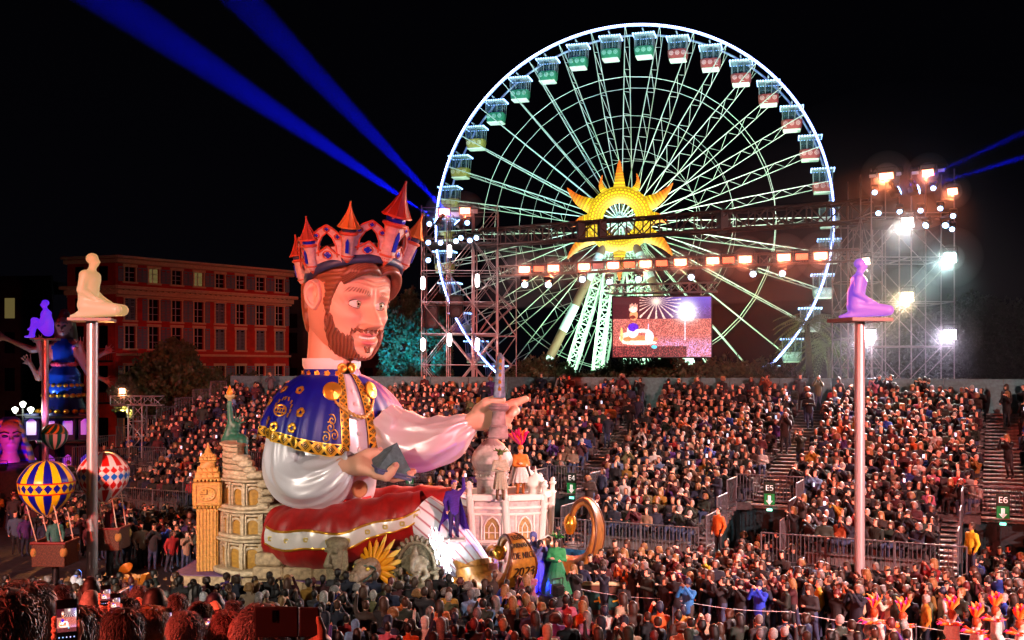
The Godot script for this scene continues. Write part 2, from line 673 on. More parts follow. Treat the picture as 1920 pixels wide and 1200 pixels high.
# ================================================================ ground
func build_ground() -> void:
	var b := MB.new()
	b.grid(8, 8, func(u, v): return Vector3(-260 + 520 * u, 0, 120 - 520 * v))
	var m := mat("square_paving", Color(0.25, 0.24, 0.245), 0.75, 0.0, 0.5, 0.5, 0.6)
	structure("ground", b.done(), m)
	# the parade road: darker, slightly polished setts, a sheet above the square
	b = MB.new()
	b.grid(4, 4, func(u, v): return Vector3(-60 + 120 * u, 0.006, -22 - 20 * v).rotated(Vector3.UP, 0.2) + Vector3(6, 0, -2))
	structure("parade_road", b.done(), mat("road", Color(0.2, 0.2, 0.205), 0.5, 0.0, 0.4, 0.8, 1.4))
	# setts near the bottom right, proud of the road
	var sm := mat("sett_stone", Color(0.3, 0.28, 0.29), 0.6, 0.0, 0.5)
	b = MB.new()
	for i in 46:
		for j in 30:
			var p := Vector3(6.0 + i * 0.26 + (j % 2) * 0.13, 0.02, -24.4 - j * 0.2)
			b.cbox(p, Vector3(0.24, 0.04 + 0.012 * hash1(i * 31 + j), 0.18), 0.015)
	tag(structure("setts", b.done(), sm), "", "", "", "structure")

# ================================================================ grandstand
const SU := Vector3(0.899, 0, 0.438)      # along the rows, to the right and nearer
const SV := Vector3(-0.438, 0, 0.899)     # downhill, to the left and nearer
const SO := Vector3(3.4, 0, -38.0)
const ROWS := 20
const RD := 0.75
const RH := 0.245
const AISLES := [-27.75, -19.5, -11.25, -3.0, 5.25, 13.5]
const VT := 4.6        # how far the openings reach into the stand

func st(s: float, t: float, y: float) -> Vector3:     # a place on the stand: along, uphill, height
	return SO + SU * s - SV * t + Vector3(0, y, 0)

func row_left(i: int) -> float:
	return -31.5

func row_floor(i: int) -> float:
	return 1.2 + RH * i

func fence_panel(parent: Node3D, a: Vector3, b: Vector3, hgt: float, gap := 0.13) -> void:
	var m := mat("fence_steel", Color(0.4, 0.4, 0.42), 0.45, 0.6)
	var up := Vector3(0, hgt, 0)
	var mb := MB.new()
	mb.cyl(a, a + up, 0.025, -1, 6); mb.cyl(b, b + up, 0.025, -1, 6)
	mb.cyl(a + up, b + up, 0.028, -1, 6); mb.cyl(a + up * 0.12, b + up * 0.12, 0.02, -1, 6)
	part("frame", mb.done(), m, parent)
	mb = MB.new()
	var n := int((b - a).length() / gap)
	for i in range(1, n):
		var p := a.lerp(b, float(i) / n)
		mb.bar(p + up * 0.12, p + up, 0.018)
	if n > 1:
		part("bars", mb.done(), m, parent).set_meta("kind", "stuff")

func build_stand() -> void:
	var bs := Basis(SU, Vector3.UP, SV)
	var tread := mat("stand_board", Color(0.33, 0.3, 0.3), 0.7, 0.0, 0.4, 0.0, 0.8)
	var metal := mat("step_metal", Color(0.68, 0.66, 0.66), 0.45, 0.35, 0.4, 0.0, 1.2)
	var benchm := mat("bench_grey", Color(0.4, 0.38, 0.37), 0.6, 0.0, 0.2)
	var g := thing("grandstand", "long stepped grandstand packed with seated spectators facing the parade", "grandstand", SO)
	var inv := Transform3D(Basis(), -SO)
	var edges := [-31.5]
	for a in AISLES:
		edges.append(a)
	edges.append(19.5)
	for i in ROWS:
		var t := (i + 0.5) * RD
		var low := t < VT
		var half := 2.0 if low else 0.72
		for k in edges.size() - 1:
			var s0: float = edges[k] + (half if k > 0 else 0.0)
			var s1: float = edges[k + 1] - (half if k < edges.size() - 2 else 0.0)
			var mb := MB.new()
			mb.box(Vector3.ZERO, Vector3(s1 - s0, 0.30, RD - 0.004))
			part("tread", mb.done(), tread, g, inv * Transform3D(bs, st((s0 + s1) * 0.5, t, row_floor(i) - 0.15)))
			mb = MB.new()
			mb.cbox(Vector3(0, 0.40, -0.12), Vector3(s1 - s0 - 0.1, 0.05, 0.3), 0.015)
			mb.box(Vector3(0, 0.19, -0.2), Vector3(s1 - s0 - 0.3, 0.38, 0.03))
			part("bench", mb.done(), benchm, g, inv * Transform3D(bs, st((s0 + s1) * 0.5, t, row_floor(i))))
	for a in AISLES:
		for i in ROWS:
			var t := (i + 0.5) * RD
			var spans := [[a - 0.71, a + 0.71]] if t >= VT else [[a - 1.99, a - 1.31], [a + 1.31, a + 1.99]]
			for sp in spans:
				for half in 2:
					var mb := MB.new()
					mb.cbox(Vector3.ZERO, Vector3(sp[1] - sp[0], 0.05, RD * 0.5 + 0.02), 0.012)
					mb.box(Vector3(0, -0.1, -RD * 0.25 + 0.02), Vector3(sp[1] - sp[0], 0.16, 0.02))
					part("aisle_step", mb.done(), metal, g, inv * Transform3D(bs, st((sp[0] + sp[1]) * 0.5, t - RD * 0.25 + half * RD * 0.5, row_floor(i) - RH * 0.5 + half * RH * 0.5 + 0.06)))
	# back wall, its boards one by one
	var wallm := mat("back_board", Color(0.36, 0.52, 0.54), 0.6, 0.0, 0.2)
	var x := -31.5
	while x < 19.4:
		var mb := MB.new()
		mb.cbox(Vector3.ZERO, Vector3(2.47, 2.3, 0.05), 0.01)
		part("back_board", mb.done(), wallm, g, inv * Transform3D(bs, st(x + 1.25, 15.3, 6.35)))
		x += 2.5
	# front skirt boards
	var skirt := mat("skirt_blue", Color(0.07, 0.36, 0.52), 0.55, 0.0, 0.2)
	x = -31.5
	while x < 19.4:
		if absf(fposmod(x + 1.25 - 5.25 + 4.125, 8.25) - 4.125) > 1.3:
			var mb := MB.new()
			mb.cbox(Vector3.ZERO, Vector3(1.22, 1.1, 0.04), 0.01)
			part("skirt_board", mb.done(), skirt, g, inv * Transform3D(bs, st(x + 0.62, -0.03, 0.56)))
		x += 1.25
	# underside closing wall
	var mb2 := MB.new()
	mb2.face([st(-31.5, 0.1, 0) - SO, st(-31.5, 15, 0) - SO, st(-31.5, 15, row_floor(19) - 0.3) - SO, st(-31.5, 0.1, 0.9) - SO])
	part("end_sheet", mb2.done(), mat("dark_sheet", Color(0.08, 0.08, 0.085), 0.8), g)
	# openings with their walls
	var teal := mat("opening_teal", Color(0.05, 0.2, 0.23), 0.6, 0.0, 0.3)
	for k in AISLES.size():
		var a: float = AISLES[k]
		var f := row_floor(6)
		for sd in [-1.3, 1.3]:
			var mb := MB.new()
			mb.face([st(a + sd, 0.0, 0) - SO, st(a + sd, VT, 0) - SO, st(a + sd, VT, f - 0.3) - SO, st(a + sd, 0.0, 1.0) - SO])
			part("opening_side", mb.done(), teal, g)
		var mb3 := MB.new()
		mb3.face([st(a - 1.3, VT + 0.5, 0) - SO, st(a + 1.3, VT + 0.5, 0) - SO, st(a + 1.3, VT + 0.5, f) - SO, st(a - 1.3, VT + 0.5, f) - SO])
		part("opening_back", mb3.done(), teal, g)
	# fences: along the front, round the openings, stepped at the left end
	x = -31.5
	while x < 18.0:
		var c := x + 1.1
		var near_gap := absf(fposmod(c - 5.25 + 4.125, 8.25) - 4.125) < 1.0
		if not near_gap:
			var fp := thing("front_fence_panel", "", "fence", st(x, 0.02, 1.15))
			fence_panel(fp, Vector3.ZERO, SU * 2.16, 1.1)
			reg("steel bar fence panel along the front of the grandstand", fp, "grandstand front fence panels")
		x += 2.2
	for k in AISLES.size():
		var a: float = AISLES[k]
		var f := row_floor(6)
		var nm: String = ["", "", "E3", "E4", "E5", "E6"][k]
		var rf := thing("opening_railing", "", "railing", st(a, VT, 0))
		reg("grey railing round the grandstand opening%s" % (" with sign " + nm if nm else ""), rf, "railings round the openings")
		fence_panel(rf, st(a - 1.3, VT, f) - st(a, VT, 0), st(a + 1.3, VT, f) - st(a, VT, 0), 1.1)
		for sd in [-1.3, 1.3]:
			var i := 0
			while i < 6:
				var hh := row_floor(i) + 0.25
				fence_panel(rf, st(a + sd, i * RD, hh) - st(a, VT, 0), st(a + sd, minf((i + 2) * RD, VT), hh) - st(a, VT, 0), 1.25)
				i += 2
		if nm:
			exit_sign(st(a - (0.15 if k == 3 else 0.0), VT - 0.06, f + 0.32), nm)
	for i in 10:
		var rf := thing("end_railing", "", "railing", st(-31.55, i * 1.5, row_floor(i * 2) + 0.05))
		fence_panel(rf, Vector3(0, 0.2, 0), -SV * 1.45 + Vector3(0, 0.2, 0), 1.3)
		reg("stepped grey railing at the left end of the grandstand", rf, "stepped end railings")

func exit_sign(p: Vector3, text: String) -> void:
	var bs := Basis(SU, Vector3.UP, SV)
	var t := thing("exit_sign", "green and white sign %s with a down arrow over its grandstand opening" % text, "sign", p)
	t.basis = bs.scaled(Vector3.ONE * 0.68)
	var b := MB.new()
	b.cbox(Vector3(0, 0.05, 0), Vector3(0.66, 1.42, 0.05), 0.01)
	part("board", b.done(), mat("sign_dark", Color(0.02, 0.16, 0.12), 0.5), t)
	b = MB.new()
	b.box(Vector3(0, -0.25, 0.027), Vector3(0.6, 0.72, 0.006))
	part("green_panel", b.done(), glow("sign_green", Color(0.0, 0.45, 0.2), 0.35, Color(0.0, 0.5, 0.25)), t)
	var tm := TextMesh.new()
	tm.text = text
	tm.font_size = 34
	tm.pixel_size = 0.0125
	tm.depth = 0.01
	part("lettering", tm, glow("sign_white", Color(0.9, 0.95, 0.9), 0.5), t, Transform3D(Basis(), Vector3(0, 0.46, 0.033)))
	b = MB.new()
	b.prism([Vector2(-0.09, 0.26), Vector2(0.09, 0.26), Vector2(0.09, -0.04), Vector2(0.2, -0.04), Vector2(0, -0.28), Vector2(-0.2, -0.04), Vector2(-0.09, -0.04)], 0.008)
	part("arrow", b.done(), glow("sign_white", Color(0.9, 0.95, 0.9), 0.5), t, Transform3D(Basis(), Vector3(0, -0.25, 0.033)))
	b = MB.new()
	b.cbox(Vector3(0, -0.82, 0.0), Vector3(0.3, 0.13, 0.06), 0.01)
	part("exit_lamp", b.done(), glow("exit_lamp", Color(0.4, 1.0, 0.85), 3.0), t)

# labels that need an order are finished at the end
var pending := {}
func reg(text: String, o: Node3D, group := "") -> void:
	if not pending.has(text):
		pending[text] = []
	pending[text].append(o)
	if group:
		o.set_meta("group", group)

const ORD := ["", "second", "third", "fourth", "fifth", "sixth", "seventh", "eighth", "ninth", "tenth", "eleventh", "twelfth", "thirteenth", "fourteenth", "fifteenth", "sixteenth", "seventeenth", "eighteenth", "nineteenth", "twentieth"]
func ordinal(i: int) -> String:
	if i < 20:
		return ORD[i]
	var tens: String = ["", "", "twenty", "thirty", "forty", "fifty", "sixty"][int((i + 1) / 10.0)]
	if (i + 1) % 10 == 0:
		return tens.trim_suffix("y") + "ieth"
	var one: String = ["", "first", "second", "third", "fourth", "fifth", "sixth", "seventh", "eighth", "ninth"][(i + 1) % 10]
	return tens + "-" + one

func finish_labels() -> void:
	for text in pending:
		var l: Array = pending[text]
		if l.size() == 1:
			l[0].set_meta("label", text)
			continue
		l.sort_custom(func(p, q): return p.position.x / -p.position.z < q.position.x / -q.position.z)
		for i in l.size():
			var w := ""
			if i == 0: w = "leftmost"
			elif i == l.size() - 1: w = "rightmost"
			else: w = ordinal(i) + " from left"
			l[i].set_meta("label", text + ", " + w)

# ================================================================ the red apartment house
func facade(b: Node3D, a: Vector3, c: Vector3, cols: int, rows: Array, base_y: float, top_y: float, lit: Array, wallm: Material, skip := []) -> void:
	# a wall from a to c (left to right seen from the square) with window openings; rows: [sill, head, half width]
	var u := (c - a).normalized()
	var n := u.cross(Vector3.UP)
	if n.dot(-a) < 0.0:
		n = -n
	var L := (c - a).length()
	var bs := Basis(u, Vector3.UP, n)
	var put := func(mb: MB, x0: float, x1: float, y0: float, y1: float, z: float, th: float) -> void:
		mb.box(a + u * (x0 + x1) * 0.5 + Vector3(0, (y0 + y1) * 0.5, 0) + n * (z - th * 0.5), Vector3(x1 - x0, y1 - y0, th), bs)
	var wall := MB.new()
	var ys := [base_y]
	for r in rows:
		ys.append(r[0]); ys.append(r[1])
	ys.append(top_y)
	for i in range(0, ys.size(), 2):
		put.call(wall, 0.0, L, ys[i], ys[i + 1], 0.0, 0.35)
	for r in rows.size():
		var x := 0.0
		for k in cols:
			var cx := L * (k + 0.5) / cols
			put.call(wall, x, cx - rows[r][2], rows[r][0], rows[r][1], 0.0, 0.35)
			x = cx + rows[r][2]
		put.call(wall, x, L, rows[r][0], rows[r][1], 0.0, 0.35)
	part("wall", wall.done(), wallm, b)
	var trim := mat("pale_trim", Color(0.78, 0.68, 0.5), 0.8, 0.0, 0.2)
	var shutter := mat("shutter_blue", Color(0.36, 0.46, 0.5), 0.7, 0.0, 0.2)
	for r in rows.size():
		for k in cols:
			var cx := L * (k + 0.5) / cols
			var w: float = rows[r][2]
			var y0: float = rows[r][0]
			var y1: float = rows[r][1]
			var closed: bool = (r * 10 + k) in skip
			var mb := MB.new()
			put.call(mb, cx - w - 0.14, cx - w, y0 - 0.1, y1 + 0.16, 0.05, 0.1)
			put.call(mb, cx + w, cx + w + 0.14, y0 - 0.1, y1 + 0.16, 0.05, 0.1)
			put.call(mb, cx - w - 0.2, cx + w + 0.2, y1, y1 + 0.24, 0.08, 0.12)
			put.call(mb, cx - w - 0.22, cx + w + 0.22, y0 - 0.16, y0, 0.12, 0.2)
			var win := part("window", mb.done(), trim, b)
			mb = MB.new()
			put.call(mb, cx - w, cx + w, y0, y1, -0.24, 0.03)
			var gl: Material = mat("window_dark", Color(0.04, 0.045, 0.05), 0.12, 0.0)
			if (r * 10 + k) in lit:
				gl = glow("window_lit", Color(0.85, 0.75, 0.45), 0.16, Color(0.2, 0.2, 0.18))
			part("window_pane", mb.done(), gl, win)
			mb = MB.new()
			put.call(mb, cx - 0.04, cx + 0.04, y0, y1, -0.2, 0.04)
			put.call(mb, cx - w, cx + w, y0 + (y1 - y0) * 0.62, y0 + (y1 - y0) * 0.62 + 0.06, -0.2, 0.04)
			put.call(mb, cx - w, cx + w, y0 + (y1 - y0) * 0.3, y0 + (y1 - y0) * 0.3 + 0.04, -0.2, 0.04)
			part("sash", mb.done(), mat("sash_white", Color(0.6, 0.6, 0.58), 0.6), win)
			for s in [-1, 1]:
				mb = MB.new()
				var c0: float = cx + s * (w * 0.5 if closed else w * 1.5 + 0.16)
				var z := -0.04 if closed else 0.09
				put.call(mb, c0 - w * 0.48, c0 + w * 0.48, y0, y0 + 0.1, z, 0.05)
				put.call(mb, c0 - w * 0.48, c0 + w * 0.48, y1 - 0.1, y1, z, 0.05)
				put.call(mb, c0 - w * 0.48, c0 - w * 0.48 + 0.07, y0 + 0.1, y1 - 0.1, z, 0.05)
				put.call(mb, c0 + w * 0.48 - 0.07, c0 + w * 0.48, y0 + 0.1, y1 - 0.1, z, 0.05)
				var sl := int((y1 - y0 - 0.2) / 0.14)
				for q in sl:
					put.call(mb, c0 - w * 0.48 + 0.07, c0 + w * 0.48 - 0.07, y0 + 0.12 + q * 0.14, y0 + 0.22 + q * 0.14, z - 0.012, 0.02)
				part("shutter", mb.done(), shutter, win)

func build_red_house() -> void:
	var A := Vector3(-39.9, 0, -91.5)
	var C := Vector3(-35.0, 0, -90)
	var E := Vector3(-22.9, 0, -104)
	var b := thing("apartment_house", "long red apartment house with blue shutters and pale cornices behind the trees", "building", Vector3(-30, 0, -95))
	var off := -b.position
	var wallm := mat("red_plaster", Color(0.68, 0.17, 0.09), 0.85, 0.0, 0.3, 0.0, 0.25)
	var rows := [[1.0, 3.6, 0.55], [5.8, 8.2, 0.5], [9.75, 11.75, 0.5], [12.3, 14.25, 0.5], [15.75, 17.05, 0.5]]
	facade(b, C + off, E + off, 8, rows, 0.0, 18.0, [41, 43], wallm, [30, 34, 24, 25, 26, 27])
	facade(b, A + off, C + off, 2, rows, 0.0, 18.0, [], wallm)
	# back and roof
	var G := E + Vector3(-9, 0, -8)
	var K := A + Vector3(-6, 0, -14)
	var mb := MB.new()
	for pr in [[E, G], [K, A]]:
		mb.face([pr[0] + off, pr[1] + off, pr[1] + off + Vector3(0, 18, 0), pr[0] + off + Vector3(0, 18, 0)])
	part("side_wall", mb.done(), wallm, b)
	mb = MB.new()
	mb.face([A + off + Vector3(0, 18.02, 0), C + off + Vector3(0, 18.02, 0), E + off + Vector3(0, 18.02, 0), G + off + Vector3(0, 18.4, 0), K + off + Vector3(0, 18.4, 0)])
	part("roof", mb.done(), mat("roof_dark", Color(0.2, 0.13, 0.11), 0.9, 0, 0.3), b)
	var trim := mat("pale_trim")
	for pr in [[A, C], [C, E]]:
		var u: Vector3 = (pr[1] - pr[0]).normalized()
		var n: Vector3 = u.cross(Vector3.UP)
		if n.dot(-pr[0]) < 0: n = -n
		var L: float = (pr[1] - pr[0]).length()
		var bs := Basis(u, Vector3.UP, n)
		var mid: Vector3 = (pr[0] + pr[1]) * 0.5 + off
		for q in [[17.5, 0.35, 0.55], [17.85, 0.22, 0.8], [15.15, 0.3, 0.9], [14.75, 0.42, 0.5], [14.42, 0.16, 0.3], [9.2, 0.2, 0.25], [4.6, 0.3, 0.35]]:
			mb = MB.new()
			mb.cbox(mid + Vector3(0, q[0], 0) + n * (q[2] * 0.5), Vector3(L + q[2] * 1.2, q[1], q[2]), 0.05, bs)
			part("cornice", mb.done(), trim, b)
		mb = MB.new()
		for k in int(L / 0.55):
			mb.box(mid + u * (-L * 0.5 + 0.3 + k * 0.55) + Vector3(0, 14.98, 0) + n * 0.62, Vector3(0.2, 0.12, 0.3), bs)
		part("dentils", mb.done(), trim, b).set_meta("kind", "stuff")
	floodlight(Vector3(-30, 4.5, -78), Vector3(-29, 12, -98), Color(1.0, 0.72, 0.5), 170, 50, "unseen warm floodlight behind the pine lighting the red house")  # stands for unseen city lamps on the house front
	# iron balconies on the short front
	for y in [8.6, 4.9]:
		mb = MB.new()
		mb.cbox(Vector3(-36.6, y, -89.9) + off, Vector3(2.6, 0.16, 0.9), 0.03)
		for k in 14:
			mb.bar(Vector3(-37.8 + k * 0.19, y, -89.45) + off, Vector3(-37.8 + k * 0.19, y + 1.0, -89.45) + off, 0.03)
		mb.bar(Vector3(-37.9, y + 1.0, -89.45) + off, Vector3(-35.3, y + 1.0, -89.45) + off, 0.05)
		part("balcony", mb.done(), mat("iron_dark", Color(0.04, 0.04, 0.045), 0.5, 0.5), b)

func build_dark_houses() -> void:
	var wallm := mat("dark_plaster", Color(0.22, 0.17, 0.15), 0.9, 0, 0.3, 0, 0.2)
	var b := thing("apartment_house", "unlit grey-brown apartment house at the far left edge with a few lit panes", "building", Vector3(-56, 0, -112))
	facade(b, Vector3(-16, 0, 0), Vector3(6.2, 0, 2), 7, [[1, 3.4, 0.6], [5.5, 8.0, 0.6], [9.6, 11.9, 0.6], [13.4, 15.6, 0.6]], 0.0, 18.0, [31, 32, 35], wallm)
	var mb := MB.new()
	mb.cbox(Vector3(-5, 17.2, -5), Vector3(23, 0.5, 13), 0.1)
	part("roof", mb.done(), mat("roof_dark"), b)
	mb = MB.new()
	mb.box(Vector3(-5, 12.8, 1.4), Vector3(23, 0.25, 0.8))
	part("balcony", mb.done(), mat("pale_trim"), b)
	var b2 := thing("apartment_house", "narrow dark house beyond the right end of the red house", "building", Vector3(-16.5, 0, -112))
	facade(b2, Vector3(-9, 0, 0), Vector3(5, 0, 1), 5, [[5.5, 8.0, 0.5], [9.6, 11.9, 0.5], [12.4, 14.0, 0.5]], 0.0, 15.5, [], mat("grey_plaster", Color(0.2, 0.2, 0.2), 0.9, 0, 0.3, 0, 0.2))

# ================================================================ trees
var leaf_mesh: ArrayMesh
func leaves() -> ArrayMesh:
	if leaf_mesh:
		return leaf_mesh
	var b := MB.new()
	for i in 7:
		var a := hash1(i) * TAU
		var e := (hash1(i + 20) - 0.3) * 1.6
		var d := Vector3(cos(a) * cos(e), sin(e), sin(a) * cos(e))
		var sx := d.cross(Vector3(hash1(i + 5) - 0.5, 1, hash1(i + 9) - 0.5)).normalized()
		b.face([d * 0.05, d * 0.55 + sx * 0.26, d * 1.05, d * 0.55 - sx * 0.26])
	leaf_mesh = b.done()
	return leaf_mesh

func tree(called: String, label: String, where: Vector3, crown: Array, count: int, leaf: float, col: Color, trunk_h: float, trunk_r: float, category := "tree", group := "") -> Node3D:
	# crown: [centre, radii] lobes
	var t := thing(called, label, category, where, group)
	var b := MB.new()
	var top: Vector3 = Vector3(0, trunk_h, 0)
	b.tube([Vector3.ZERO, Vector3(0.1, trunk_h * 0.5, 0.05), top], [trunk_r, trunk_r * 0.75, trunk_r * 0.5], 8)
	for l in crown:
		b.tube([top * 0.85, top.lerp(l[0], 0.6), l[0]], [trunk_r * 0.4, trunk_r * 0.25, trunk_r * 0.1], 6)
	part("trunk", b.done(), mat("bark", Color(0.2, 0.15, 0.11), 0.9, 0, 0.5), t)
	var m := mat("leaf_%s" % col.to_html(false), col, 0.6)
	m.vertex_color_use_as_albedo = true
	m.backlight_enabled = true
	m.backlight = col * 0.5
	var mm := MultiMesh.new()
	mm.transform_format = MultiMesh.TRANSFORM_3D
	mm.use_colors = true
	mm.mesh = leaves()
	mm.instance_count = count
	for i in count:
		var l: Array = crown[rng.randi() % crown.size()]
		var d := Vector3(rng.randfn(), rng.randfn(), rng.randfn()).normalized()
		var q := pow(rng.randf(), 0.35)
		var clump := 0.82 + 0.3 * sin(d.x * 7.0 + l[0].y) * sin(d.y * 8.0 + l[0].x) * cos(d.z * 6.0)
		var p: Vector3 = l[0] + d * l[1] * q * clump
		var s := leaf * rng.randf_range(0.6, 1.3)
		mm.set_instance_transform(i, Transform3D(Basis.from_euler(Vector3(rng.randf() * TAU, rng.randf() * TAU, rng.randf() * TAU)).scaled(Vector3.ONE * s), p))
		var k := rng.randf_range(0.6, 1.2)
		mm.set_instance_color(i, Color(k, k * rng.randf_range(0.9, 1.1), k * 0.9))
	var o := MultiMeshInstance3D.new()
	o.name = "crown"
	o.multimesh = mm
	o.material_override = m
	o.set_meta("kind", "stuff")
	t.add_child(o, true)
	return t

func build_trees() -> void:
	var g := Color(0.25, 0.33, 0.17)
	var p := at(322, 690, 80); p.y = 0
	tree("umbrella_pine", "broad dark pine with a rounded crown in front of the red house", p, [[Vector3(0, 7.2, 0), Vector3(3.6, 2.9, 3)], [Vector3(-2.2, 6.0, 0.5), Vector3(2.6, 2.3, 2.5)], [Vector3(2.2, 6.2, 0.3), Vector3(2.5, 2.4, 2.5)], [Vector3(0.2, 8.7, 0), Vector3(2.0, 1.7, 2)]], 5200, 0.34, g, 5.5, 0.4)
	p = at(450, 690, 84); p.y = 0
	tree("shrub_tree", "low dark tree between the pine and the grandstand", p, [[Vector3(0, 5.2, 0), Vector3(3.4, 2.6, 2.6)], [Vector3(3.6, 4.6, 0), Vector3(2.6, 2.2, 2)]], 3000, 0.34, Color(0.2, 0.27, 0.15), 4.0, 0.3)
	for k in 3:
		var px: float = [733, 775, 822][k]
		p = at(px, 690, 86); p.y = 0
		var c := []
		for q in 6:
			c.append([Vector3(0.25 * sin(q * 2.0 + k), 3.0 + q * 2.0, 0.2 * cos(q)), Vector3(1.25 - 0.12 * absf(q - 2), 1.9, 1.25)])
		tree("cypress", ["dense upright cypress just right of the giant face, lit cyan low down", "middle cypress behind the left scaffold, half lit cyan", "dark cypress standing inside the left scaffold"][k], p, c, 3800, 0.3, Color(0.2, 0.3, 0.2), 8.0, 0.3)
	# unseen cyan floodlights, placed to light the cypresses low down
	for k in 2:
		var px: float = [733, 800][k]
		var src := at(px, 690, 79); src.y = 3.6
		floodlight(src, at(px + 2, 640, 86), Color(0.1, 0.75, 1.0), 620, 14, ["unseen cyan floodlight at the foot of the cypress nearest the giant face", "unseen cyan floodlight at the foot of the middle cypress"][k], "", Vector2(0.4, 0.3), 3.0)
	# hedge and bushes behind the stand
	for k in 9:
		p = at(960 + k * 58, 690, 74 - k * 1.2); p.y = 0
		var w := 2.4 + hash1(k) * 1.2
		var o := tree("garden_bush", "", p, [[Vector3(0, 6.2 + hash1(k + 3) * 1.3, 0), Vector3(w, 1.5, 1.6)], [Vector3(0.8, 4.0, 0), Vector3(w, 2.0, 1.6)]], 1200, 0.3, Color(0.23, 0.27, 0.16), 4.0, 0.2, "bush")
		reg("dark leafy bush rising behind the grandstand wall below the wheel", o, "bushes behind the grandstand wall")
	for k in 7:
		p = at(1690 + k * 62, 690, 88 + 5 * hash1(k)); p.y = 0
		var hh := 8.5 + 3.5 * hash1(k + 8)
		var o := tree("garden_tree", "", p, [[Vector3(0, hh, 0), Vector3(3.2, 3.4, 3)], [Vector3(1.5, hh - 3, 0), Vector3(3.0, 2.6, 3)], [Vector3(-1.8, hh - 2.4, 1), Vector3(2.6, 2.6, 3)]], 2400, 0.4, Color(0.2, 0.25, 0.19), hh - 2, 0.35)
		reg("tall dark tree in the hazy garden beyond the right scaffold", o, "dark garden trees at the right")
	for k in 2:
		palm(at([1512, 1552][k], 690, [92, 97][k]), [14.6, 12.6][k], ["taller palm tree behind the lower right rim of the wheel", "shorter palm tree right of the taller palm behind the wheel"][k])

func palm(p: Vector3, h: float, label: String) -> void:
	p.y = 0
	floodlight(p + Vector3(-2.0, 5.0, 9.0), p + Vector3(0, h - 2, 0), Color(0.9, 0.95, 0.7), 240, 24, "added floodlight aimed up at the " + label.get_slice(" tree", 0), "", Vector2(0.4, 0.3), 3.0)  # added lamp that brightens the palm crown
	var t := thing("palm_tree", label, "palm", p)
	var b := MB.new()
	var ps := []
	var rs := []
	for i in 25:
		ps.append(Vector3(0.25 * sin(i * 0.12), (h - 2.6) * i / 24.0, 0))
		rs.append(0.36 - 0.005 * i + (0.03 if i % 2 else 0.0))
	b.tube(ps, rs, 9)
	part("trunk", b.done(), mat("bark"), t)
	for k in 44:
		b = MB.new()
		var a := k * 2.399
		var up := 1.15 - 1.75 * k / 43.0
		var d := Vector3(cos(a), 0, sin(a))
		var L := 3.0 + 0.5 * hash1(k)
		var rib := []
		for i in 9:
			var s := i / 8.0
			rib.append(Vector3(0.15, h - 2.6, 0) + d * L * s * cos(up * (1 - s * 0.5)) + Vector3(0, L * (s * sin(up) - 0.75 * s * s), 0))
		b.tube(rib, [0.04, 0.015], 4)
		for i in range(1, 8):
			for s in [-1.0, 1.0]:
				for q in 2:
					var o: Vector3 = rib[i].lerp(rib[i + 1], q * 0.5)
					var sd: Vector3 = d.cross(Vector3.UP) * s
					var tip: Vector3 = o + sd * 0.6 * sin(PI * (i + 1.5) / 10.0) + d * 0.35 + Vector3(0, -0.28, 0)
					b.face([o, o + d * 0.06, tip, o - d * 0.05])
		part("frond", b.done(), mat("palm_leaf", Color(0.3, 0.36, 0.18), 0.6), t)

# ================================================================ the big wheel
const WD := 130.0
const WR := 25.2
var wheel_yaw := deg_to_rad(-15.0)

